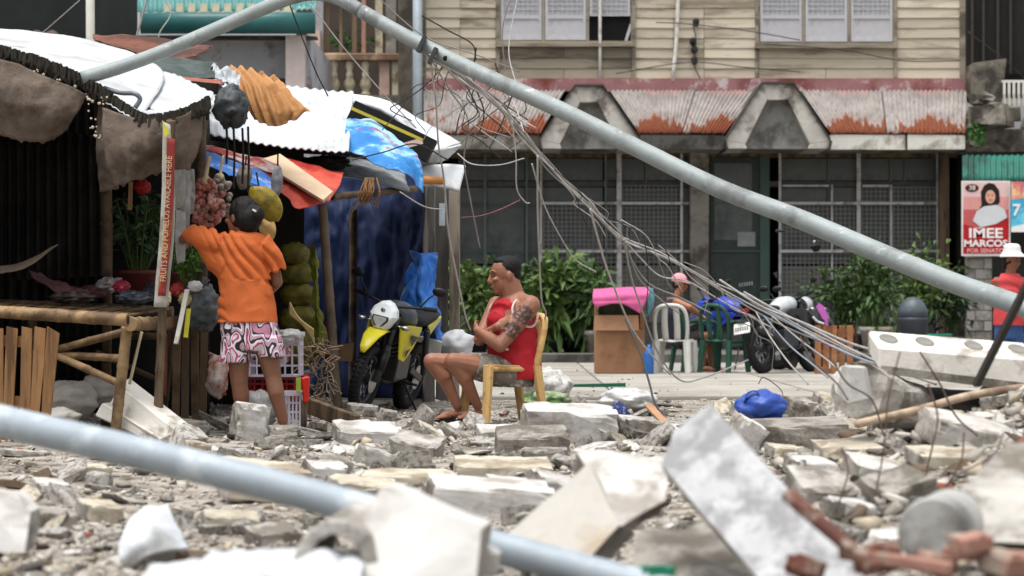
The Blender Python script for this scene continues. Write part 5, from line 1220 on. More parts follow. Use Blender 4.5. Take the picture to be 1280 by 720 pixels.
# orange wooden crate with paddle
W = thing("wooden_crate", "orange-brown slatted wooden crate on the road behind the rubble", "crate", G(1042, 37.0)); k = 37 / FPX
for i in range(5):
    for dd in (36.6, 37.1):
        m = MB(); m.px(1019 + i * 10, 1026 + i * 10, 407, 470, dd, 0.02, 0, 0.006); m.build("slat", M("crate_orange", (150, 104, 70), rough=0.8, var=0.25, scale=5, bump=0.3, col2=(118, 70, 38), amt=0.35, rand=0.15), W)
for y in (414, 440, 464):
    for dd in (36.63, 37.07):
        m = MB(); m.px(1018, 1068, y - 3, y + 3, dd, 0.022); m.build("rail", M("crate_orange", (150, 104, 70)), W)
m = MB(); m.poly([P(1020, 383, 36.9), P(1024, 379, 36.9), P(1030, 383, 36.9), P(1036, 397, 36.9), P(1033, 402, 36.9), P(1028, 398, 36.9)], (0, 0.015, 0)); m.poly([P(1031, 399, 36.902), P(1035, 400, 36.902), P(1037, 440, 36.902), P(1033, 440, 36.902)], (0, 0.012, 0))
tag(m.build("pink_paddle", M("paddle_pink", (186, 96, 176), rough=0.4)), "pink plastic paddle sticking out of the wooden crate", "paddle")
m = MB(); m.tube(spline([P(1016, 396, 36.8), P(1022, 402, 36.8), P(1030, 405, 36.8)], 4), 0.03, 8, flat=0.5); tag(m.build("white_ladle", M_chw, smooth=True), "white plastic scoop lying on top of the wooden crate", "scoop")

def motorcycle(name, label, c1, c2, cseat, cowl, plate=False, fairing=True):
    """small motorcycle, nose along +X, origin on the ground between the wheels"""
    t = thing(name, label, "motorcycle")
    Mt = M("tyre", (26, 26, 27), rough=0.8, var=0.2, bump=0.3); Ms = M("steel_dark", (66, 68, 70), rough=0.4, metal=0.6, bump=0.05); Mk = M("black_plastic", (22, 22, 24), rough=0.45, bump=0.1); Mc = M("chrome", (170, 172, 176), rough=0.25, metal=0.9, bump=0)
    def wheel(x, r, wd):
        m = MB(); pts = [V((x + r * math.cos(a), 0, 0.31 + r * math.sin(a))) for a in [2 * PI * i / 36 for i in range(36)]]
        m.tube(pts, wd, 10, closed=True); w = m.build("wheel", Mt, t, smooth=True)
        m = MB()
        for i in range(44):
            a = 2 * PI * i / 44; c = V((x + (r + wd * 0.92) * math.cos(a), 0, 0.31 + (r + wd * 0.92) * math.sin(a)))
            for s in (-1, 1): m.box(c + V((0, s * wd * 0.4, 0)), (0.02, wd * 0.55, 0.022), (0, -a, s * 0.3))
        m.build("tread", Mt, w)["kind"] = "stuff"
        m = MB(); m.tube([V((x + (r - wd) * math.cos(a), 0, 0.31 + (r - wd) * math.sin(a))) for a in [2 * PI * i / 28 for i in range(28)]], 0.016, 8, closed=True, flat=1.6); m.build("rim", Ms, w, smooth=True)
        m = MB()
        for i in range(18):
            a = 2 * PI * i / 18; s = 0.03 if i % 2 else -0.03
            m.bar(V((x, s, 0.31)), V((x + (r - wd) * math.cos(a), 0, 0.31 + (r - wd) * math.sin(a))), 0.006)
        m.build("spokes", Mc, w)["kind"] = "stuff"
        m = MB(); m.tube([V((x, -.06, .31)), V((x, .06, .31))], 0.05, 14); m.build("hub", Ms, w)
        m = MB(); m.tube([V((x, .065, .31)), V((x, .07, .31))], 0.11, 18); m.build("disc", Mc, w)
    wheel(0.62, 0.255, 0.05); wheel(-0.62, 0.25, 0.056)
    for s in (-1, 1):
        m = MB(); m.tube([V((0.62, s * .09, .31)), V((0.5, s * .09, .62))], 0.034, 10); m.tube([V((0.5, s * .09, .62)), V((0.38, s * .09, .93))], 0.024, 10); m.build("fork", Ms, t, smooth=True)
        m = MB(); m.tube([V((0.585, s * .09, .40)), V((0.52, s * .09, .57))], 0.045, 10); m.build("fork_guard", Mk, t, smooth=True)
    m = MB(); m.box((0.45, 0, 0.78), (0.09, 0.24, 0.03), (0, -.37, 0)); m.box((0.4, 0, 0.91), (0.09, 0.24, 0.03), (0, -.37, 0)); m.build("triple_clamp", Mk, t)
    m = MB(); m.tube(spline([V((0.28, -.38, 1.0)), V((0.36, -.2, .98)), V((0.39, 0, .95)), V((0.36, .2, .98)), V((0.28, .38, 1.0))], 5), 0.012, 8); hb = m.build("handlebar", Mk, t, smooth=True)
    for s in (-1, 1):
        m = MB(); m.tube([V((0.28, s * .38, 1.0)), V((0.325, s * .27, .99))], 0.02, 8); m.build("grip", Mk, hb)
        m = MB(); m.tube(spline([V((.34, s * .24, .99)), V((.36, s * .3, 1.08)), V((.34, s * .34, 1.13))], 4), 0.007, 6); m.ell(V((.33, s * .38, 1.16)), (0.018, .065, .04), (0, 0, 0.2 * s), n=12, k=8); m.build("mirror", Mk, t, smooth=True)
        m = MB(); m.tube([V((.47, s * .1, .80)), V((.48, s * .17, .80))], .008, 6); m.ell(V((.49, s * .2, .80)), (.03, .045, .022), n=10, k=6); m.build("turn_signal", Mc, t, smooth=True)
    # headlamp cowl
    prof = [(.0, 1.0), (.05, .985), (.105, .93), (.125, .87), (.085, .78), (.045, .735)]; prof = prof + [(-y, z) for y, z in prof[::-1] if y > 0] + [(0, .72)]
    prof = [prof[0]] + prof[1:6] + [(0, .725)] + [(-y, z) for y, z in prof[1:6]][::-1]
    m = MB(); rings = []
    for x, sc, dx in ((.43, .86, .0), (.49, 1.0, 0), (.545, .98, .02), (.585, .78, .03), (.598, .55, .03)):
        rings.append([V((x - (z - .86) * .28, y * sc, .86 + (z - .86) * sc)) for y, z in prof])
    n_ = len(prof); m.add([p for r in rings for p in r], [(i * n_ + k, i * n_ + (k + 1) % n_, (i + 1) * n_ + (k + 1) % n_, (i + 1) * n_ + k) for i in range(4) for k in range(n_)] + [tuple(range(n_)), tuple(4 * n_ + k for k in range(n_))])
    cw = m.build("headlamp_cowl", cowl, t, bevel=0.004)
    def plate(pts, x, mt, nm):
        m = MB(); m.poly([V((x - (z - .86) * .28, y, z)) for y, z in pts], (.012, 0, 0)); m.build(nm, mt, cw, bevel=.003)
    plate([(-.07, .865), (.07, .865), (.075, .83), (.035, .775), (-.035, .775), (-.075, .83)], .596, Mk, "lamp_bezel")
    plate([(-.056, .856), (.056, .856), (.06, .83), (.028, .787), (-.028, .787), (-.06, .83)], .603, M("lamp_glass", (150, 152, 150), rough=0.1, spec=0.6), "lamp")
    m = MB(); m.ell(V((0.578, 0, 0.915)), (0.01, .022, .02), n=10, k=6); m.build("badge", Mc, cw)
    # high front mudguard
    m = MB(); m.loft([(V((0.44, 0, 0.74)), V((0, .075, 0)), V((0, 0, .014))), (V((0.6, 0, 0.74)), V((0, .09, 0)), V((0.004, 0, .016))), (V((0.74, 0, 0.69)), V((0, .075, 0)), V((.008, 0, .014))), (V((0.85, 0, 0.60)), V((0, .045, 0)), V((.008, 0, .01))), (V((0.88, 0, 0.55)), V((0, .02, 0)), V((.006, 0, .006)))], 12); m.build("mudguard", c1, t, smooth=True)
    # tank, shrouds, seat, tail
    m = MB(); m.loft([(V((0.34, 0, .88)), V((0, .06, 0)), V((0, 0, .06))), (V((0.22, 0, .88)), V((0, .15, 0)), V((0, 0, .12))), (V((0.05, 0, .86)), V((0, .16, 0)), V((0, 0, .13))), (V((-.12, 0, .82)), V((0, .11, 0)), V((0, 0, .09))), (V((-.2, 0, .8)), V((0, .06, 0)), V((0, 0, .05)))], 18); m.build("tank", c2, t, smooth=True)
    m = MB(); m.loft([(V((-.1, 0, .83)), V((0, .09, 0)), V((0, 0, .05))), (V((-.35, 0, .82)), V((0, .13, 0)), V((0, 0, .06))), (V((-.65, 0, .86)), V((0, .12, 0)), V((0, 0, .05))), (V((-.85, 0, .89)), V((0, .08, 0)), V((0, 0, .03)))], 14); m.build("seat", cseat, t, smooth=True)
    for s in (-1, 1):
        m = MB(); q = [V((0.44, s * .15, .80)), V((0.3, s * .2, .82)), V((-.05, s * .19, .80)), (V((-.1, s * .17, .76))), V((0.12, s * .2, .62)), V((0.3, s * .2, .50)), V((0.38, s * .18, .52))]
        m.poly(q, (0, -s * 0.02, 0)); sh = m.build("shroud", c1, t, bevel=0.006)
        m = MB(); m.poly([V((0.26, s * .204, .74)), V((0.06, s * .203, .72)), V((0.2, s * .204, .64))], (0, s * 0.003, 0)); m.poly([V((0.33, s * .203, .60)), V((0.22, s * .204, .62)), V((0.31, s * .203, .54))], (0, s * 0.003, 0)); m.build("vent", Mk, sh)
        m = MB(); m.poly([V((-.4, s * .14, .80)), V((-.85, s * .1, .88)), V((-.88, s * .09, .84)), V((-.5, s * .13, .70))], (0, -s * .02, 0)); m.build("tail_panel", c1, t, bevel=0.006)
    m = MB(); m.loft([(V((-.55, 0, .74)), V((0, .07, 0)), V((0, 0, .012))), (V((-.8, 0, .76)), V((0, .07, 0)), V((.004, 0, .012))), (V((-1.0, 0, .66)), V((0, .06, 0)), V((.008, 0, .01)))], 10); m.build("rear_guard", Mk, t, smooth=True)
    m = MB(); m.box((-.9, 0, .80), (.06, .14, .06)); m.build("tail_lamp", M("lamp_red", (120, 16, 16), rough=0.25), t, bevel=0.012)
    # engine and chassis
    m = MB(); m.box((0.02, 0, 0.42), (.34, .24, .22), (0, .1, 0)); m.tube([V((.08, 0, .5)), V((.2, 0, .68))], .09, 14)
    for i in range(5): m.tube([V((.1 + .024 * i, 0, .53 + .036 * i)), V((.106 + .024 * i, 0, .539 + .036 * i))], .115, 14)
    m.build("engine", Ms, t, bevel=0.01)
    m = MB(); m.tube(spline([V((.4, 0, .84)), V((.34, 0, .55)), V((.25, 0, .32)), V((-.1, 0, .28)), V((-.28, 0, .42)), V((-.22, 0, .74))], 5), .022, 8); m.tube([V((.38, 0, .86)), V((-.22, 0, .74)), V((-.85, 0, .8))], .02, 8); m.build("frame", Mk, t, smooth=True)
    for s in (-1, 1):
        m = MB(); m.bar(V((-.25, s * .1, .4)), V((-.62, s * .1, .31)), .03, .05); m.build("swingarm", Ms, t)
        m = MB(); m.tube([V((-.62, s * .12, .36)), V((-.4, s * .13, .76))], .03, 10); m.build("shock", Ms, t)
        m = MB(); m.tube([V((-.05, s * .1, .3)), V((-.05, s * .26, .3))], .012, 8); m.build("footpeg", Mk, t)
    m = MB(); m.tube(spline([V((.25, -.06, .62)), V((.34, -.1, .45)), V((.1, -.14, .3)), V((-.3, -.15, .36)), V((-.5, -.16, .45)), V((-.85, -.17, .55))], 5), [.02] * 14 + [.045] * 12, 10); m.build("exhaust", Ms, t, smooth=True)
    m = MB(); m.bar(V((-.08, .12, .3)), V((-.12, .34, .0)), .02); m.build("side_stand", Mk, t)
    if plate:
        m = MB(); m.box((-1.0, 0, .58), (.012, .24, .14), (0, .25, 0)); pl = m.build("number_plate", M("plate_white", (216, 216, 210), bump=0), t, bevel=0.004)
        m = MB(); r = random.Random(2)
        for i in range(6): m.box((-1.008, -.085 + i * .034, .575), (.006, .018, .05), (0, .25, 0))
        m.build("plate_marks", M("plate_ink", (90, 96, 96), bump=0), pl)["kind"] = "stuff"
    return t
mk1 = motorcycle("motorcycle", "yellow and white trail motorcycle leaning on its stand before the blue tarp", M("moto_yellow", (200, 188, 40), rough=0.35, var=0.08, bump=0), M("moto_slate", (66, 72, 82), rough=0.35, bump=0), M("moto_seat", (24, 24, 26), rough=0.7), M("moto_white", (214, 220, 222), rough=0.3, var=0.04, bump=0))
mk1.location = G(475, 23.6); mk1.scale = (.94, .94, .94); mk1.rotation_euler = Euler((-0.24, 0, -PI / 2 - 0.27), 'XYZ')
mk2 = motorcycle("motorcycle", "dark motorcycle with white tank parked rear-on with a number plate", M("moto_black", (26, 26, 30), rough=0.3, bump=0), M("moto_tankwhite", (180, 184, 186), rough=0.3, bump=0), M("moto_seat", (24, 24, 26)), M("moto_black", (26, 26, 30)), plate=True)
mk2.location = G(985, 37.3); mk2.rotation_euler = Euler((-0.16, 0, 0.95), 'XYZ')
mk3 = motorcycle("motorcycle", "blue motorcycle parked behind the green chairs", M("moto_blue", (28, 58, 160), rough=0.3, bump=0), M("moto_blue", (28, 58, 160)), M("moto_seat", (24, 24, 26)), M("moto_blue", (28, 58, 160)))
mk3.location = G(925, 39.4); mk3.rotation_euler = Euler((-0.12, 0, 2.5), 'XYZ')

mk4 = dup(mk2, G(1008, 39.2), 1.15, "black motorcycle parked behind the white-tanked one, its front by the crate", -0.14)
# ---------------------------------------------------------------- people
def skinmat(name, col, tattoo=None):
    if name in MATS: return MATS[name]
    m = M(name, col, rough=0.5, var=0.12, scale=7, bump=0.08, bscale=60, spec=0.35, sss=0.12)
    if tattoo:      # ink on the upper arm: (world point, radius)
        t = m.node_tree; L = t.links; b = t.nodes["Principled BSDF"]; src = b.inputs["Base Color"].links[0].from_socket
        tc = t.nodes.new("ShaderNodeTexCoord"); fac = None
        for (p, r) in tattoo:
            d = t.nodes.new("ShaderNodeVectorMath"); d.operation = 'DISTANCE'; L.new(tc.outputs["Object"], d.inputs[0]); d.inputs[1].default_value = p
            g = t.nodes.new("ShaderNodeMapRange"); g.inputs[1].default_value = r; g.inputs[2].default_value = r * 0.82; L.new(d.outputs["Value"], g.inputs[0])
            if fac is None: fac = g.outputs[0]
            else:
                mx = t.nodes.new("ShaderNodeMath"); mx.operation = 'MAXIMUM'; L.new(fac, mx.inputs[0]); L.new(g.outputs[0], mx.inputs[1]); fac = mx.outputs[0]
        n = t.nodes.new("ShaderNodeTexVoronoi"); n.inputs["Scale"].default_value = 26; n.feature = 'DISTANCE_TO_EDGE'; L.new(tc.outputs["Object"], n.inputs["Vector"])
        n2 = t.nodes.new("ShaderNodeTexNoise"); n2.inputs["Scale"].default_value = 34; L.new(tc.outputs["Object"], n2.inputs["Vector"])
        ad = t.nodes.new("ShaderNodeMath"); ad.operation = 'ADD'; L.new(n.outputs["Distance"], ad.inputs[0]); L.new(n2.outputs["Fac"], ad.inputs[1])
        rg = t.nodes.new("ShaderNodeMapRange"); rg.inputs[1].default_value = 0.82; rg.inputs[2].default_value = 0.62; L.new(ad.outputs[0], rg.inputs[0]); rg.inputs[4].default_value = 0.85
        mu = t.nodes.new("ShaderNodeMath"); mu.operation = 'MULTIPLY'; L.new(fac, mu.inputs[0]); L.new(rg.outputs[0], mu.inputs[1])
        x = t.nodes.new("ShaderNodeMix"); x.data_type = 'RGBA'; L.new(mu.outputs[0], x.inputs["Factor"]); L.new(src, x.inputs[6]); x.inputs[7].default_value = (0.025, 0.025, 0.03, 1)
        L.new(x.outputs[2], b.inputs["Base Color"])
    return m
def head(mb, c, f, up=(0, 0, 1), s=1.0):
    f = V(f).normalized(); up = V(up); lat = up.cross(f).normalized(); up = f.cross(lat).normalized(); c = V(c)
    R = Matrix((f, lat, up)).transposed()
    def e(a, b_, u, r): mb.ell(c + (f * a + lat * b_ + up * u) * s, tuple(x * s for x in r), R, n=16, k=10)
    e(-.012, 0, .022, (.096, .076, .098)); e(.028, 0, -.045, (.068, .057, .074)); e(.062, 0, -.098, (.026, .03, .022)); e(.0, 0, -.055, (.06, .06, .06))
    e(.082, 0, .028, (.014, .05, .012)); e(.088, 0, -.066, (.012, .026, .007)); e(.086, 0, -.078, (.011, .022, .007)); e(.075, .04, -.02, (.02, .02, .016)); e(.075, -.04, -.02, (.02, .02, .016))
    mb.cap(c + (f * .088 + up * .012) * s, .009 * s, c + (f * .108 - up * .028) * s, .014 * s, 8)
    for q in (-1, 1): e(.1, q * .011, -.035, (.009, .008, .007)); e(-.012, q * .078, -.012, (.02, .009, .034)); e(-.018, q * .084, -.006, (.014, .006, .024))
    return R
def eyes(c, f, up, parent, s=1.0):
    f = V(f).normalized(); lat = V(up).cross(f).normalized(); u = f.cross(lat); c = V(c)
    for q in (-1, 1):
        m = MB(); R = Matrix((f, lat, u)).transposed()
        m.ell(c + (f * .086 + lat * q * .031 + u * .008) * s, (.007, .012, .005), R, n=10, k=6); o = m.build("eye", M("eye_white", (126, 116, 106), rough=0.3, bump=0), parent, smooth=True)
        m = MB(); m.ell(c + (f * .092 + lat * q * .031 + u * .008) * s, (.005, .007, .0065), R, n=8, k=6); m.build("iris", M("hair_black", (9, 8, 8), rough=0.6, var=0.3, scale=30, bump=0.6, bscale=70, spec=0.2), o, smooth=True)
        m = MB(); m.tube(spline([c + (f * .088 + lat * q * .012 + u * .030) * s, c + (f * .092 + lat * q * .032 + u * .036) * s, c + (f * .078 + lat * q * .052 + u * .030) * s], 3), .004, 5); m.build("eyebrow", M("hair_black", (18, 16, 15)), parent)
    m = MB(); m.tube(spline([c + (f * .094 - lat * .024 - u * .072) * s, c + (f * .102 - u * .071) * s, c + (f * .094 + lat * .024 - u * .072) * s], 4), .004, 5); m.build("lips", M("lip_brown", (104, 58, 50), rough=0.5), parent, smooth=True)
def hand(mb, wr, d, n, side, curl=0.5, s=1.0):
    """palm and five fingers; d along the hand, n out of the palm, side = +1/-1 puts the thumb"""
    d = V(d).normalized(); n = (V(n) - d * V(n).dot(d)).normalized(); l = d.cross(n) * side; wr = V(wr)
    R = Matrix((d, l, n)).transposed()
    mb.ell(wr + d * .045 * s, (.055 * s, .04 * s, .018 * s), R, n=12, k=8)
    for i, (ln, o) in enumerate(((.068, .031), (.078, .011), (.072, -.010), (.055, -.029))):
        p = wr + d * .085 * s + l * o * s; a = 0
        for k, q in enumerate((.45, .32, .23)):
            a += curl * (0.8 + 0.5 * k); e = p + (d * math.cos(a) + n * math.sin(a)) * ln * q * s
            mb.cap(p, (.0098 - .0012 * k) * s, e, (.0088 - .0012 * k) * s, 8); p = e
    p = wr + d * .02 * s + l * .034 * s; e = p + (d * .55 + l * .75 + n * .25).normalized() * .042 * s; mb.cap(p, .015 * s, e, .011 * s, 8)
    mb.cap(e, .011 * s, e + (d * .85 + l * .25 + n * .4).normalized() * .032 * s, .009 * s, 8)
def foot(mb, ank, d, s=1.0):
    d = V(d); d.z = 0; d.normalize(); l = V((-d.y, d.x, 0)); a = V(ank); g = a.z
    R = Matrix((d, l, V((0, 0, 1)))).transposed()
    mb.ell(a + V((0, 0, -.045)) - d * .03, (.04, .034, .035), R); mb.ell(a + V((0, 0, -.045)) + d * .06, (.085, .036, .034), R); mb.ell(a + V((0, 0, -.058)) + d * .12, (.05, .045, .02), R)
    for i in range(5): mb.cap(a + V((0, 0, -.062)) + d * .15 + l * (.034 - .017 * i), .011, a + V((0, 0, -.066)) + d * (.185 - .008 * i) + l * (.036 - .017 * i), .009, 8)
def fold(dirv, f1, a1, seed):
    dv = V(dirv).normalized()
    def w(p):
        s = p.dot(dv); q = noise.noise(p * 3.1 + V((seed, 0, 0))); u = math.sin(s * f1 + q * 6.5)
        return a1 * (u - .7 * abs(u) + .3) * max(0, 0.45 + 1.3 * noise.noise(p * 4.0 + V((0, seed, 2)))) + a1 * 0.7 * (.3 - abs(noise.noise(p * 8 + V((seed, 1, 1)))))
    return w
M_hair = M("hair_black", (9, 8, 8), rough=0.6, var=0.3, scale=30, bump=0.4, bscale=90)

# ---- person in orange, standing with her back to us
def orange():
    D = 19.0
    w = lambda x, y, dy=0.0: P(x, y, D + dy)
    t = thing("person", "person in orange shirt and pink patterned shorts standing at the stall, back turned", "person", V((P(325, 0, D).x, D, 0)))
    X = V((1, 0, 0)); Y = V((0, 1, 0))
    b = MB()
    hc = w(301, 271, .03); f = V((-0.75, 0.62, -0.05))
    head(b, hc, f, (0, 0, 1), 1.06)
    b.cap(w(306, 300), .062, hc - V((0, 0, .06)), .056)
    # trunk under the clothes
    b.loft([(w(303, 292), X * .07, Y * .06), (w(302, 305), X * .155, Y * .08), (w(304, 335), X * .145, Y * .1), (w(307, 365), X * .15, Y * .105), (w(311, 395), X * .175, Y * .125), (w(314, 425), X * .18, Y * .125), (w(314, 440), X * .12, Y * .1)], 18)
    sl, sr = w(268, 303, .02), w(337, 309, .02)
    el, er = w(236, 296, .10), w(346, 352, .05)
    wl, wrr = w(226, 300, .33), w(330, 372, .24)
    b.cap(sl, .055, el, .044); b.cap(el, .042, wl, .028); hand(b, wl, V((0.05, 1, -0.1)), V((1, 0, -.4)), 1, 0.35)
    b.cap(sr, .046, er, .04); b.cap(er, .042, wrr, .028); hand(b, wrr, V((-.7, .7, .1)), V((0, -.2, 1)), -1, 0.5)
    # legs
    hl, hr = w(298, 425), w(331, 425)
    kl, kr = w(299, 478, -.02), w(341, 470, -.02)
    al, ar = V((P(306, 0, D).x, D + .06, .085)), V((P(354, 0, D).x, D - .02, .085))
    for h_, k_, a_ in ((hl, kl, al), (hr, kr, ar)):
        b.cap(h_, .088, k_, .058); cm = k_.lerp(a_, .35) + V((0, -.02, 0)); b.cap(k_, .055, cm, .056); b.cap(cm, .054, a_ + V((0, 0, .02)), .034)
    foot(b, al, V((-.35, 1, 0))); foot(b, ar, V((.25, 1, 0)))
    sk = skinmat("skin_brown", (126, 86, 66))
    remeshed(b, "body", sk, t, 0.007, 3)
    # hair with a bun
    h = MB(); R = head(MB(), hc, f)
    fz = V(f).normalized(); la = V((0, 0, 1)).cross(fz)
    h.ell(hc - fz * .03 + V((0, 0, .035)), (.1, .098, .1), R, n=20, k=12); h.ell(hc - fz * .07 + V((0, 0, -.015)), (.085, .094, .1), R); h.ell(w(320, 268, -.05), (.06, .055, .06)); h.ell(w(312, 283, -.02), (.055, .05, .06))
    h.ell(hc - fz * .02 + la * .06 + V((0, 0, -.01)), (.05, .03, .06), R); h.ell(hc - fz * .02 - la * .06 + V((0, 0, -.01)), (.05, .03, .06), R)
    remeshed(h, "hair", M_hair, t, 0.008, 2, lambda p: .006 * noise.noise(V((p.x * 60, p.y * 60, p.z * 14))))
    m = MB(); m.box(w(318, 263, -.10), (.028, .012, .012), (0, .5, 0)); m.build("hair_clip", M("clip_white", (214, 212, 210)), t)
    eyes(hc, f, (0, 0, 1), t)
    # loose T-shirt
    s = MB()
    s.loft([(w(303, 289, .01), X * .085, Y * .07), (w(302, 294), X * .15, Y * .09), (w(302, 305), X * .182, Y * .11), (w(303, 330), X * .17, Y * .12), (w(307, 360), X * .175, Y * .125), (w(309, 385), X * .192, Y * .14), (w(310, 403), X * .198, Y * .15)], 24)
    s.loft([(w(276, 305), V((.01, 0, .075)), Y * .09), (w(258, 301, .03), V((.02, 0, .085)), Y * .085), (w(240, 292, .07), V((.03, 0, .06)), Y * .075), (w(231, 288, .10), V((.03, 0, .03)), Y * .06)], 16)
    s.loft([(w(282, 330), V((.04, 0, .10)), Y * .10), (w(266, 322, .03), V((.03, 0, .08)), Y * .08), (w(252, 306, .05), V((.02, 0, .05)), Y * .07)], 14)
    s.loft([(w(330, 305), V((.03, 0, .07)), Y * .09), (w(339, 318), V((.05, 0, .045)), Y * .08), (w(344, 334, .02), V((.06, 0, .02)), Y * .08), (w(345, 340, .02), V((.06, 0, .02)), Y * .08)], 16)
    f1 = fold((.5, 0, .85), 84, .018, 1); f2 = fold((.85, 0, .5), 92, .015, 4)
    zc = w(0, 350).z
    remeshed(s, "t_shirt", M("orange_cotton", (192, 98, 48), rough=0.8, var=0.08, scale=5, bump=0.2, bscale=60), t, 0.007, 3, lambda p: (f1(p) if p.z < zc else f2(p)) * 1.0)
    # shorts
    q = MB()
    q.loft([(w(311, 398), X * .185, Y * .135), (w(312, 412), X * .195, Y * .14), (w(314, 430), X * .185, Y * .14), (w(315, 438), X * .1, Y * .13)], 20)
    q.loft([(w(297, 422), X * .108, Y * .13), (w(295, 440), X * .104, Y * .125), (w(294, 453), X * .104, Y * .12)], 18)
    q.loft([(w(332, 420), X * .105, Y * .13), (w(337, 434), X * .094, Y * .125), (w(340, 446), X * .092, Y * .12)], 18)
    mt = bpy.data.materials.new("patterned_shorts"); mt.use_nodes = True; n = mt.node_tree; L = n.links; bs = n.nodes["Principled BSDF"]; bs.inputs["Roughness"].default_value = .8
    tc = n.nodes.new("ShaderNodeTexCoord"); mp = n.nodes.new("ShaderNodeMapping"); mp.inputs["Scale"].default_value = (1.6, 1, .8); L.new(tc.outputs["Object"], mp.inputs[0])
    nz = n.nodes.new("ShaderNodeTexNoise"); nz.inputs["Scale"].default_value = 9; nz.inputs["Detail"].default_value = 0.6; nz.inputs["Distortion"].default_value = .4; L.new(mp.outputs[0], nz.inputs["Vector"])
    cr = n.nodes.new("ShaderNodeValToRGB"); cr.color_ramp.interpolation = 'CONSTANT'; e = cr.color_ramp.elements
    e[0].position = 0; e[0].color = (*lin((206, 198, 204)), 1); e[1].position = .36; e[1].color = (*lin((176, 66, 112)), 1)
    for p_, c_ in ((.41, (226, 214, 220)), (.46, (34, 32, 40)), (.51, (190, 156, 174)), (.58, (226, 218, 222)), (.62, (34, 32, 40)), (.66, (188, 128, 154))):
        x = e.new(p_); x.color = (*lin(c_), 1)
    L.new(nz.outputs["Fac"], cr.inputs[0]); L.new(cr.outputs[0], bs.inputs["Base Color"])
    remeshed(q, "shorts", mt, t, 0.009, 2, fold((1, 0, .2), 50, .006, 7))
    for a_, dd in ((al, V((-.35, 1, 0))), (ar, V((.25, 1, 0)))):
        dd.normalize(); m = MB(); m.loft([(V((a_.x, a_.y, z)) + dd * .055, dd * .135, V((-dd.y, dd.x, 0)) * .048) for z in (.0, .014)], 18); m.build("sandal", M("rubber_dark", (44, 36, 34), rough=0.7), t)
orange()

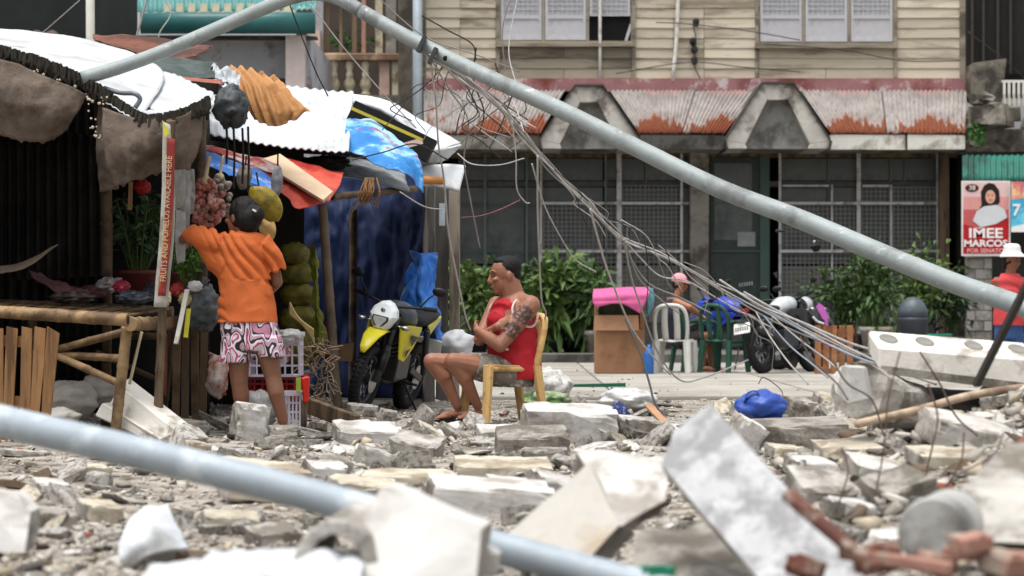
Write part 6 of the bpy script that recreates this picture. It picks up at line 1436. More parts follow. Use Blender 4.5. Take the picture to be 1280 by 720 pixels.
# ---- seated man
def seated():
    D = 21.4
    w = lambda x, y, dy=0.0: P(x, y, D + dy)
    t = thing("person", "person in red sleeveless jersey sitting on the tan chair with arms crossed", "person", V((P(610, 0, D).x, D, 0)))
    X = V((1, 0, 0)); Y = V((0, 1, 0)); Z = V((0, 0, 1))
    fw = V((-.80, -.60, 0)).normalized(); la = Z.cross(fw).normalized()      # la points to his left
    b = MB(); hc = w(630, 344, -.02); hf = V((-.95, -.30, -.12))
    head(b, hc, hf, (0.04, 0, 1), 1.13)
    b.cap(w(643, 378), .092, hc + V((.035, 0, -.045)), .08); b.cap(w(643, 374) , .075, w(644, 380) + la * .17, .06); b.cap(w(643, 374), .075, w(644, 380) - la * .17, .06)
    nl, nr = w(640, 380) , None
    # trunk
    b.loft([(w(641, 366), la * .09, fw * .065), (w(639, 378), la * .18, fw * .11), (w(637, 400), la * .195, fw * .155), (w(639, 428), la * .175, fw * .155), (w(640, 452), la * .175, fw * .135), (w(642, 472), la * .18, fw * .13), (w(640, 482), la * .13, fw * .1)], 20)
    c0 = w(641, 380)
    SL, SR = c0 + la * .198 + V((0.01, 0, -.01)), c0 - la * .198 + V((0, 0, -.01))
    b.ell(SL, (.07, .068, .07)); b.ell(SR, (.07, .068, .07))
    EL = w(625, 432, -.27); WL = w(597, 413, -.25); ER = w(600, 424, -.02); WR = w(622, 408, -.27)
    b.cap(SL, .076, SL.lerp(EL, .45), .069); b.cap(SL.lerp(EL, .45), .069, EL, .052); b.cap(EL, .051, EL.lerp(WL, .35), .05); b.cap(EL.lerp(WL, .35), .05, WL, .031)
    hand(b, WL, V((-.25, .9, .35)), V((.8, .3, 0)), 1, .4)
    b.cap(SR, .07, ER, .05); b.cap(ER, .045, WR, .03); hand(b, WR, V((.75, .15, .45)), V((.1, .9, -.2)), -1, .3)
    # legs: his left nearer to us
    HL, HR = w(640, 466, -.10), w(638, 464, .10)
    KL, KR = w(566, 452, -.24), w(540, 452, -.02)
    AL, AR = V((P(597, 0, D - .2).x, D - .12, .105)), V((P(572, 0, D).x, D + .0, .10))
    for h_, k_, a_ in ((HL, KL, AL), (HR, KR, AR)):
        b.cap(h_, .1, h_.lerp(k_, .5), .09); b.cap(h_.lerp(k_, .5), .09, k_, .066); dv = (a_ - k_); cm = k_.lerp(a_, .33) + V((.025, 0, 0)); b.cap(k_, .062, cm, .063); b.cap(cm, .056, a_ + V((0, 0, .02)), .034)
    foot(b, AL, V((-.8, -.5, 0))); foot(b, AR, V((-.9, -.35, 0)))
    vs = np.array(b.v); cc = V((vs.min(0) + vs.max(0)) / 2)
    up_ = SL.lerp(EL, .25) + V((0, -.04, 0)); lo_ = SL.lerp(EL, .62) + V((0, -.03, 0))
    sk = skinmat("skin_tan", (150, 103, 82), [(tuple(up_ - cc), .085), (tuple(lo_ - cc), .075), (tuple(EL.lerp(WL, .12) - cc), .05)])
    remeshed(b, "body", sk, t, 0.0065, 3)
    # hair
    h = MB(); R = head(MB(), hc, hf, (.04, 0, 1)); f = hf.normalized()
    h.ell(hc - f * .03 + Z * .05, (.106, .09, .094), R, n=20, k=12); h.ell(hc - f * .066 + Z * .005, (.062, .082, .088), R); h.ell(hc + f * .03 + Z * .108, (.05, .06, .03), R)
    remeshed(h, "hair", M_hair, t, 0.006, 2, lambda p: .003 * noise.noise(p * 90))
    eyes(hc, hf, (0, 0, 1), t, 1.13)
    # jersey, open at the arms and neck
    j = MB()
    j.loft([(w(642, 371) , la * .12, fw * .09), (w(640, 380), la * .15, fw * .14), (w(638, 398), la * .172, fw * .172), (w(639, 412), la * .212, fw * .18), (w(641, 430), la * .208, fw * .188), (w(644, 452), la * .215, fw * .188), (w(646, 468), la * .215, fw * .175), (w(646, 474), la * .21, fw * .17)], 24)
    f1 = fold((.6, .3, .7), 50, .016, 2)
    remeshed(j, "jersey", M("jersey_red", (176, 30, 42), rough=0.7, var=0.1, scale=5, bump=0.2, bscale=80), t, 0.008, 2, f1)
    M_tr = M("jersey_trim", (214, 196, 190), rough=0.7)
    m = MB(); ring = []
    for i in range(24):
        a = 2 * PI * i / 24; ca, sa = math.cos(a), math.sin(a)
        ring.append(c0 + V((0, 0, .035)) + la * .095 * sa + fw * (.105 * ca if ca > 0 else .075 * ca) + Z * (-.085 * max(0, ca) ** 1.6 + .012) + fw * (.03 * max(0, ca)))
    m.tube(ring, .009, 6, closed=True); m.build("neck_trim", M_tr, t, smooth=True)
    for s_, S_ in ((1, SL), (-1, SR)):
        m = MB(); ring = []
        ce = c0 + la * s_ * .15 + Z * -.065
        for i in range(24):
            a = 2 * PI * i / 24
            ring.append(ce + fw * .115 * math.cos(a) + Z * .105 * math.sin(a) + la * s_ * (-.028 * math.sin(a) + .03 * (1 - abs(math.cos(a))) * (1 if math.sin(a) < 0 else -.4)))
        m.tube(ring, .009, 6, closed=True); m.build("armhole_trim", M_tr, t, smooth=True)
    m = MB(); m.box(w(632, 436, -.185), (.075, .008, .02), (0, .35, .35)); m.build("hem_tag", M("tag_white", (220, 220, 216)), t, bevel=.003)
    # shorts
    q = MB(); q.loft([(w(641, 456), la * .195, fw * .15), (w(642, 470), la * .205, fw * .155), (w(641, 483), la * .19, fw * .15)], 20)
    for h_, k_, g_ in ((HL, KL, .62), (HR, KR, .66)):
        d, a, u = frame_of(k_ - h_); L_ = (k_ - h_)
        q.loft([(h_ + V((0, 0, .0)), a * .115, u * .112), (h_ + L_ * .3, a * .113, u * .105), (h_ + L_ * g_, a * .108, u * .1)], 18)
    remeshed(q, "shorts", M("camo_grey", (134, 128, 118), rough=0.85, var=0.2, scale=9, bump=0.25, bscale=60, col2=(92, 88, 80), amt=0.45, scale2=9, col3=(176, 172, 162), amt3=0.25, scale3=12), t, 0.009, 2, fold((.8, .3, .4), 52, .007, 9))
    for a_, dd in ((AL, V((-.8, -.5, 0))), (AR, V((-.9, -.35, 0)))):
        dd.normalize(); m = MB(); m.loft([(V((a_.x, a_.y, a_.z - z)) + dd * .055, dd * .138, V((-dd.y, dd.x, 0)) * .05) for z in (.104, .078)], 18); m.build("slipper", M("rubber_black", (24, 24, 25), rough=0.7), t)
        m = MB(); l2 = V((-dd.y, dd.x, 0)); m.tube(spline([a_ + V((0, 0, -.07)) + dd * .03 + l2 * .045, a_ + V((0, 0, -.03)) + dd * .09 + l2 * .01, a_ + V((0, 0, -.045)) + dd * .15], 4), .008, 6); m.tube(spline([a_ + V((0, 0, -.07)) + dd * .03 - l2 * .045, a_ + V((0, 0, -.03)) + dd * .09 - l2 * .01, a_ + V((0, 0, -.045)) + dd * .15], 4), .008, 6); m.build("strap", M("rubber_black", (24, 24, 25)), t)
    # his chair
    c = plastic_chair("plastic_chair", M_chy, "tan moulded plastic chair under the man in the red jersey", k_=1.5, hb=.82)
    c.location = V((P(628, 0, D).x, D - .03, gz(P(628, 0, D).x, D))); c.rotation_euler = (0, 0, math.atan2(-.37, -.93) + PI / 2)
seated()

# ---- person in pink cap, seated across the road
def pinkcap():
    D = 37.8
    w = lambda x, y, dy=0.0: P(x, y, D + dy)
    t = thing("person", "person in pink cap and dark top sitting on the green chair across the road", "person", V((P(865, 0, D).x, D, 0.017)))
    X = V((1, 0, 0)); Y = V((0, 1, 0)); Z = V((0, 0, 1)); b = MB()
    hc = w(850, 354); f = V((.85, -.5, -.15)); head(b, hc, f)
    b.cap(w(846, 374), .06, hc - Z * .06, .055)
    b.loft([(w(845, 372), X * .12, Y * .12), (w(845, 382), X * .14, Y * .17), (w(847, 405), X * .14, Y * .17), (w(850, 425), X * .15, Y * .18), (w(852, 432), X * .12, Y * .15)], 16)
    for s, kx, ax in ((-1, 882, 878), (1, 888, 890)):
        S_ = w(846, 378, s * .17); E_ = w(862, 384, s * .24 - .02); W_ = w(878, 396, s * .14)
        b.cap(S_, .058, E_, .042); b.cap(E_, .042, W_, .028); hand(b, W_, V((.8, -s * .3, -.4)), V((0, 0, -1)), s, .4)
        H_ = w(856, 426, s * .09); K_ = w(kx, 420, s * .11); A_ = V((P(ax, 0, D).x, D + s * .1, .10))
        b.cap(H_, .085, K_, .058); b.cap(K_, .055, K_.lerp(A_, .35) - X * .02, .054); b.cap(K_.lerp(A_, .35) - X * .02, .052, A_, .034); foot(b, A_, V((1, -.2, 0)))
    remeshed(b, "body", skinmat("skin_tan2", (150, 100, 72)), t, .008, 3)
    s = MB(); s.loft([(w(846, 370), X * .1, Y * .1), (w(845, 378), X * .155, Y * .17), (w(845, 392), X * .165, Y * .185), (w(848, 412), X * .17, Y * .19), (w(851, 432), X * .18, Y * .2)], 18)
    remeshed(s, "top", M("top_navy", (34, 36, 48), rough=0.8, var=0.15), t, .012, 2, fold((.4, 0, 1), 40, .008, 3))
    q = MB()
    for sg, kx in ((-1, 882), (1, 888)):
        H_ = w(855, 426, sg * .09); K_ = w(kx, 420, sg * .11); d, a, u = frame_of(K_ - H_); q.loft([(H_ - d * .08, a * .11, u * .105), (H_.lerp(K_, .75), a * .1, u * .095)], 14)
    remeshed(q, "shorts", M("shorts_dark", (46, 44, 46), rough=0.8), t, .012, 2)
    h = MB(); R = head(MB(), hc, f); ff = f.normalized(); h.ell(hc - ff * .03 + Z * .0, (.09, .084, .1), R); remeshed(h, "hair", M_hair, t, .01, 2)
    h = MB(); h.ell(hc - ff * .01 + Z * .045, (.108, .092, .09), R, n=18, k=10)
    h.loft([(hc + ff * .06 + Z * .035, V((-ff.y, ff.x, 0)) * .085, Z * .012), (hc + ff * .13 + Z * .025, V((-ff.y, ff.x, 0)) * .075, Z * .009), (hc + ff * .165 + Z * .015, V((-ff.y, ff.x, 0)) * .04, Z * .007)], 12)
    remeshed(h, "cap", M("cap_pink", (206, 146, 152), rough=0.85, var=0.2, scale=14, bump=0.2), t, .008, 1); eyes(hc, f, (0, 0, 1), t)
pinkcap()

# ---- person at the right edge: white bucket hat, red shirt, jeans
def hat():
    D = 33.0
    w = lambda x, y, dy=0.0: P(x, y, D + dy)
    t = thing("person", "person in white bucket hat, red shirt and jeans at the right edge", "person", V((P(1264, 0, D).x, D, 0.017)))
    X = V((1, 0, 0)); Y = V((0, 1, 0)); Z = V((0, 0, 1)); b = MB()
    hc = w(1265, 324); f = V((.8, -.55, -.3)); head(b, hc, f)
    b.cap(w(1262, 346), .06, hc - Z * .06, .055)
    b.loft([(w(1262, 344), X * .1, Y * .07), (w(1262, 352), X * .15, Y * .1), (w(1261, 380), X * .14, Y * .12), (w(1261, 400), X * .15, Y * .12), (w(1261, 416), X * .15, Y * .12), (w(1261, 424), X * .11, Y * .1)], 16)
    for sg, sx, ex, wx in ((-1, 1246, 1250, 1274), (1, 1278, 1286, 1284)):
        S_ = w(sx, 352, .02 * sg); E_ = w(ex, 384, -.03); W_ = w(wx, 374, -.24)
        b.cap(S_, .055, E_, .042); b.cap(E_, .042, W_, .028); hand(b, W_, V((.5, -.6, .3)), V((0, .3, -1)), -sg, .5)
        H_ = w(1262 + sg * 8, 418); K_ = w(1262 + sg * 9, 446, -.02); A_ = V((P(1262 + sg * 10, 0, D).x, D, .10))
        b.cap(H_, .085, K_, .058); b.cap(K_, .055, A_, .036); foot(b, A_, V((.4, -1, 0)))
    remeshed(b, "body", skinmat("skin_brown2", (128, 82, 60)), t, .008, 3)
    s = MB(); s.loft([(w(1262, 342), X * .1, Y * .09), (w(1262, 350), X * .165, Y * .12), (w(1261, 375), X * .17, Y * .145), (w(1261, 402), X * .18, Y * .15), (w(1261, 407), X * .18, Y * .15)], 18)
    for sx, ex in ((1246, 1249), (1278, 1284)):
        s.loft([(w(sx, 350), X * .07, Y * .075), (w((sx + ex) / 2, 362), X * .068, Y * .07), (w(ex, 372, -.02), X * .066, Y * .068)], 14)
    remeshed(s, "shirt", M("shirt_coral", (190, 66, 70), rough=0.8, var=0.12, scale=5, bump=0.2), t, .01, 2, fold((.3, 0, 1), 44, .008, 5))
    q = MB(); q.loft([(w(1261, 402), X * .165, Y * .13), (w(1261, 424), X * .17, Y * .13)], 16)
    for sg in (-1, 1): q.loft([(w(1262 + sg * 8, 418), X * .1, Y * .11), (w(1262 + sg * 9, 446), X * .075, Y * .08), (w(1262 + sg * 10, 470), X * .06, Y * .07)], 14)
    remeshed(q, "jeans", M("denim", (52, 78, 124), rough=0.85, var=0.25, scale=6, bump=0.3, bscale=60), t, .012, 2)
    h = MB(); R = head(MB(), hc, f); ff = f.normalized(); h.ell(hc - ff * .03, (.09, .084, .1), R); h.ell(hc - ff * .07 - Z * .07, (.05, .06, .08), R); remeshed(h, "hair", M_hair, t, .01, 2)
    h = MB(); c = hc + Z * .05; h.loft([(c - Z * .02 + ff * .02, X * .165, Y * .17), (c + Z * .005, X * .13, Y * .135), (c + Z * .03, X * .105, Y * .11), (c + Z * .1, X * .095, Y * .1), (c + Z * .125, X * .07, Y * .075), (c + Z * .13, X * .02, Y * .02)], 22)
    remeshed(h, "bucket_hat", M("hat_white", (214, 214, 216), rough=0.85, var=0.05, bump=0.2), t, .009, 1, fold((0, 0, 1), 70, .003, 2)); eyes(hc, f, (0, 0, 1), t)
hat()
# ---------------------------------------------------------------- rubble
M_pl = M("plaster_white", (190, 188, 184), rough=0.85, var=0.1, scale=5, bump=0.35, bscale=25, col2=(150, 144, 136), amt=0.35, scale2=3.5, rand=0.10)
M_cr = M("plaster_cream", (182, 174, 157), rough=0.9, var=0.14, scale=5, bump=0.4, bscale=25, col2=(138, 127, 110), amt=0.4, scale2=3.5, rand=0.12)
M_gr = M("broken_concrete", (158, 153, 145), rough=0.95, var=0.25, scale=7, bump=0.9, bscale=28, col2=(108, 102, 93), amt=0.45, scale2=5, rand=0.16)
M_lg = M("light_concrete", (182, 178, 172), rough=0.95, var=0.2, scale=6, bump=0.7, bscale=28, col2=(122, 116, 106), amt=0.45, scale2=4, rand=0.14)
M_bk = M("brick_red", (112, 70, 58), rough=0.95, var=0.25, scale=8, bump=0.6, bscale=30, col2=(84, 54, 46), amt=0.4, rand=0.15, col3=(150, 138, 126), amt3=.3, scale3=14)
M_br = M("brown_debris", (96, 80, 64), rough=0.95, var=0.3, scale=9, bump=0.6, rand=0.15)
M_dk = M("dark_debris", (52, 48, 44), rough=0.9, var=0.3, scale=9, bump=0.5)
def hull(points, name, mats, label, cat, rule=None, group=None, rough=0.0, seed=0, sub=0):
    bm = bmesh.new()
    for p in points: bm.verts.new(p)
    r = bmesh.ops.convex_hull(bm, input=bm.verts)
    bmesh.ops.delete(bm, geom=[g for g in r["geom_interior"] if isinstance(g, bmesh.types.BMVert)], context='VERTS')
    bmesh.ops.dissolve_limit(bm, angle_limit=0.12, verts=bm.verts, edges=bm.edges)
    bm.normal_update()
    for f in bm.faces: f.material_index = rule(f.normal) if rule else 0
    if sub:
        bmesh.ops.triangulate(bm, faces=bm.faces)
        bmesh.ops.subdivide_edges(bm, edges=bm.edges, cuts=sub, use_grid_fill=True); bm.normal_update()
        for v in bm.verts:
            q = v.co; v.co = q + v.normal * rough * (noise.noise(q * 9 + V((seed, 0, 0))) + .6 * noise.noise(q * 23 + V((0, seed, 0))))
    c = sum((v.co for v in bm.verts), V()) / len(bm.verts); c.z = min(v.co.z for v in bm.verts)
    for v in bm.verts: v.co -= c
    me = bpy.data.meshes.new(name); bm.to_mesh(me); bm.free()
    for m in (mats if isinstance(mats, (list, tuple)) else [mats]): me.materials.append(m)
    return tag(link_mesh(name, me, None, c), label, cat, group)
def thickened(pts, dv): return [V(p) for p in pts] + [V(p) + V(dv) for p in pts]
def rblock(name, cx, cy, d, w, h, dep, rot, label, mats=None, paint="tf", seed=0, rough=0.012, group=None, cat="concrete chunk", n=6):
    """broken block: subdivided box with chipped edges; paint lists its plastered sides (t top, f front, l left, r right)"""
    k = d / FPX; W, H_ = w * k, h * k
    bm = bmesh.new(); bmesh.ops.create_cube(bm, size=1.0)
    bm.normal_update()
    for f in bm.faces:
        s = 't' if f.normal.z > .5 else 'f' if f.normal.y < -.5 else 'l' if f.normal.x < -.5 else 'r' if f.normal.x > .5 else 'o'
        f.material_index = 0 if s in paint else 1
    bmesh.ops.subdivide_edges(bm, edges=bm.edges, cuts=n, use_grid_fill=True)
    for v in bm.verts:
        q = v.co; e = sum(1 for x in q if abs(x) > .49)
        p = V((q.x * W, q.y * dep, q.z * H_)); nz = noise.noise(p * 11 + V((seed * 5.1, 0, 0))); n2 = noise.noise(p * 31 + V((0, seed * 3.1, 0)))
        sh = rough * (max(0, abs(nz) * 2.6 - .25) + .5 * abs(n2) if e >= 2 else nz * .25 + n2 * .2)
        v.co = p - V((p.x / (W + 1e-6), p.y / (dep + 1e-6), p.z / (H_ + 1e-6))) * 2 * sh
        if abs(q.x) > .49: v.co.x += (rough * 4.5) * noise.noise(V((q.y * 2 + seed, q.z * 3, q.x)))          # broken ends are not square
    bm.transform(Euler(rot).to_matrix().to_4x4())
    c = P(cx, cy, d) + V((0, dep / 2, 0)); zmin = min(v.co.z for v in bm.verts)
    for v in bm.verts: v.co.z -= zmin
    c.z += zmin
    me = bpy.data.meshes.new(name); bm.to_mesh(me); bm.free()
    for m in (mats or [M_pl, M_gr]): me.materials.append(m)
    return tag(link_mesh(name, me, None, c), label, cat, group)
def gd(py, px=640):
    """distance at which the ground shows at this pixel"""
    lo, hi = 4.0, 45.0
    for _ in range(40):
        mid = (lo + hi) / 2; p = P(px, py, mid)
        if p.z > gz(p.x, mid): lo = mid
        else: hi = mid
    return lo
# foreground, out of focus
rl = lambda n: 0 if n.z > .35 or n.y < -.6 else 1
hull(thickened([P(452, 650, 7.0), P(478, 612, 7.05), P(506, 622, 7.05), P(602, 662, 6.95), P(592, 770, 6.8), P(440, 770, 6.8)], (0.02, .26, .0)), "concrete_block", [M_pl, M_gr], "pale upright concrete block in front of the blurred pipe at bottom centre", "concrete block", rl, sub=2, rough=.012)
m = MB(); ring_o = [(362, 720), (368, 690), (384, 664), (408, 650), (436, 652), (460, 672), (478, 715)]; ring_i = [(380, 720), (386, 694), (398, 676), (414, 668), (434, 670), (450, 688), (462, 720)]
for i in range(6): m.poly([P(*ring_o[i], 6.9), P(*ring_o[i + 1], 6.9), P(*ring_i[i + 1], 6.9), P(*ring_i[i], 6.9)], (0.05, .35, .02))
tag(m.build("broken_pipe_section", [M_lg], bevel=.004), "curved half of a broken concrete pipe left of the upright block", "pipe section")
hull(thickened([P(722, 566, 8.7), P(760, 562, 8.75), P(836, 577, 8.6), P(830, 626, 8.4), P(776, 658, 8.2), P(742, 600, 8.5)], (-.02, .12, -.05)), "concrete_slab", [M_pl, M_gr], "bright white slab facing up in the middle of the foreground", "concrete slab", rl, sub=2, rough=.012, seed=2)
hull(thickened([P(634, 668, 8.3), P(736, 580, 8.52), P(774, 656, 8.2), P(738, 696, 8.05), P(690, 690, 8.05)], (.05, .2, -.04)), "concrete_slab", [M("plaster_beige", (170, 166, 159), rough=.85, var=.08, bump=.3, col2=(160, 148, 130), amt=.3, scale2=3), M_gr], "beige smooth slab leaning left of the bright white slab", "concrete slab", rl, sub=2, rough=.008, seed=3)
a, b = P(866, 552, 7.75), P(1085, 800, 7.05); d_, s_, u_ = frame_of(b - a, V((-.35, -.75, .55)))
cs = []
for t_, e_ in ((a, 0), (b, 1)):
    for q in (-1, 1):
        for r_ in (-1, 1): cs.append(t_ + s_ * q * (.098 + .012 * (q > 0)) + u_ * r_ * .038 + d_ * ((.035 * q) if e_ == 0 else 0))
cs.append(a - d_ * .05 + s_ * .02 + u_ * .03); cs.append(a - d_ * .045 - s_ * .05 - u_ * .03)
hull(cs, "concrete_slab", [M("plaster_greywhite", (180, 181, 183), rough=.9, var=.14, scale=6, bump=.6, bscale=20, col2=(142, 142, 143), amt=.45, scale2=9, col3=(104, 100, 96), amt3=-.05, scale3=12), M_lg], "large grey-white slab leaning diagonally at bottom right of centre", "concrete slab", lambda n: 0 if n.dot(u_) > .5 else 1, sub=3, rough=.006, seed=4)
hull([P(770, 760, 7.6), P(960, 760, 7.4), P(800, 668, 8.1), P(880, 650, 8.2), P(930, 700, 7.9), P(820, 690, 8.4)], "concrete_lump", [M_gr], "rough grey lump in the shadow under the leaning slab", "concrete lump", sub=2, rough=.03, seed=5)
hull(thickened([P(1176, 652, 7.7), P(1200, 612, 7.9), P(1262, 556, 8.2), P(1345, 536, 8.4), P(1360, 690, 7.6), P(1300, 680, 7.5), P(1225, 676, 7.55)], (.03, .25, -.03)), "concrete_slab", [M_lg, M_gr], "large white slab at the right edge of the foreground", "concrete slab", rl, sub=3, rough=.011, seed=6)
c = thing("dented_drum", "pale grey round metal drum lying on its side at lower right", "drum", P(1165, 700, 7.5))
a, b = P(1166, 666, 7.25), P(1188, 652, 7.7)
m = MB(); m.tube([a, a.lerp(b, .03), a.lerp(b, .06), a.lerp(b, .5), a.lerp(b, .94), b], [.084, .09, .088, .088, .088, .088], 26); m.build("shell", M("drum_grey", (176, 176, 172), rough=.45, var=.15, metal=.3, col2=(110, 108, 104), amt=.3), c, smooth=False)
for (p0, p1, w, mt, nm, lb) in ((P(984, 618, 7.0), P(1095, 712, 6.6), .036, M_bk, "rusted_beam", "long reddish rusted bar slanting through the foreground rubble"), (P(1050, 690, 6.8), P(1190, 712, 6.7), .04, M("brick_pale", (158, 118, 104), var=.2, rand=.1, col2=(150, 140, 128), amt=.4, scale2=6), "brick_strip", "pale red strip lying below the drum"), (P(1180, 690, 6.9), P(1310, 700, 6.8), .04, M("brick_pale", (176, 112, 92)), "brick_strip", "pale red strip at the bottom right corner")):
    tag(MB().bar(p0, p1, w, w * .8).build(nm, mt, bevel=.006), lb, "bar")
for i, (x, y, w, h, lb) in enumerate(((1100, 700, 60, 34, "broken red brick under the rusted bar"), (1215, 680, 44, 22, "pinkish brick in front of the drum"), (1258, 706, 50, 30, "pinkish brick at the bottom right corner"), (1170, 706, 70, 26, "grey-pink block in front of the drum"), (1008, 712, 50, 26, "dark red brick at the bottom beside the leaning slab"))):
    rblock("brick", x, y, 6.75, w, h, .09, (.1 * i, .1 * (i - 2), .4 * i), lb, [M_bk if i in (0, 4) else M("brick_pale", (176, 112, 92)), M_bk], "tflr", i + 90, .014, cat="brick")
o = patch([[P(150, 676, 9.2), P(176, 642, 9.4), P(208, 634, 9.6)], [P(150, 700, 9.1), P(184, 664, 9.15), P(224, 662, 9.4)], [P(160, 712, 9.15), P(190, 694, 9.1), P(234, 688, 9.3)]], 26, 20, wr=.012, ws=6, thick=.012).build("white_fabric_scrap", M_sheetw, None, smooth=True); tag(o, "curved white fabric scrap lying on the ground at lower left", "fabric")
hull(thickened([P(-30, 690, 8.6), P(-30, 616, 8.8), P(18, 618, 8.8), P(38, 640, 8.7), P(30, 690, 8.5)], (0, .2, 0)), "concrete_block", [M_pl, M_gr], "white concrete block at the lower left edge", "concrete block", rl, sub=2, rough=.016, seed=8)
o = patch([[P(190, 712, 6.9), P(300, 690, 7.0), P(420, 692, 7.0), P(450, 712, 6.9)], [P(170, 735, 6.7), P(300, 720, 6.7), P(400, 712, 6.75), P(450, 730, 6.7)], [P(170, 760, 6.5), P(300, 760, 6.5), P(400, 760, 6.5), P(450, 760, 6.5)]], 30, 20, wr=.05, ws=6, thick=.012, seed=3).build("white_sheet_scrap", M_sheetw, None, smooth=True); tag(o, "crumpled white sheet along the bottom edge left of centre", "sheet")
rblock("green_scrap", 822, 716, 7.3, 40, 14, .08, (0, 0, .2), "small green plastic scrap at the bottom centre edge", [M("scrap_green", (30, 120, 92), rough=.4)] * 2, cat="plastic scrap")
rblock("white_tile", 588, 700, 7.2, 60, 34, .15, (.1, .1, .3), "small white block at the bottom just right of the upright block", seed=9)
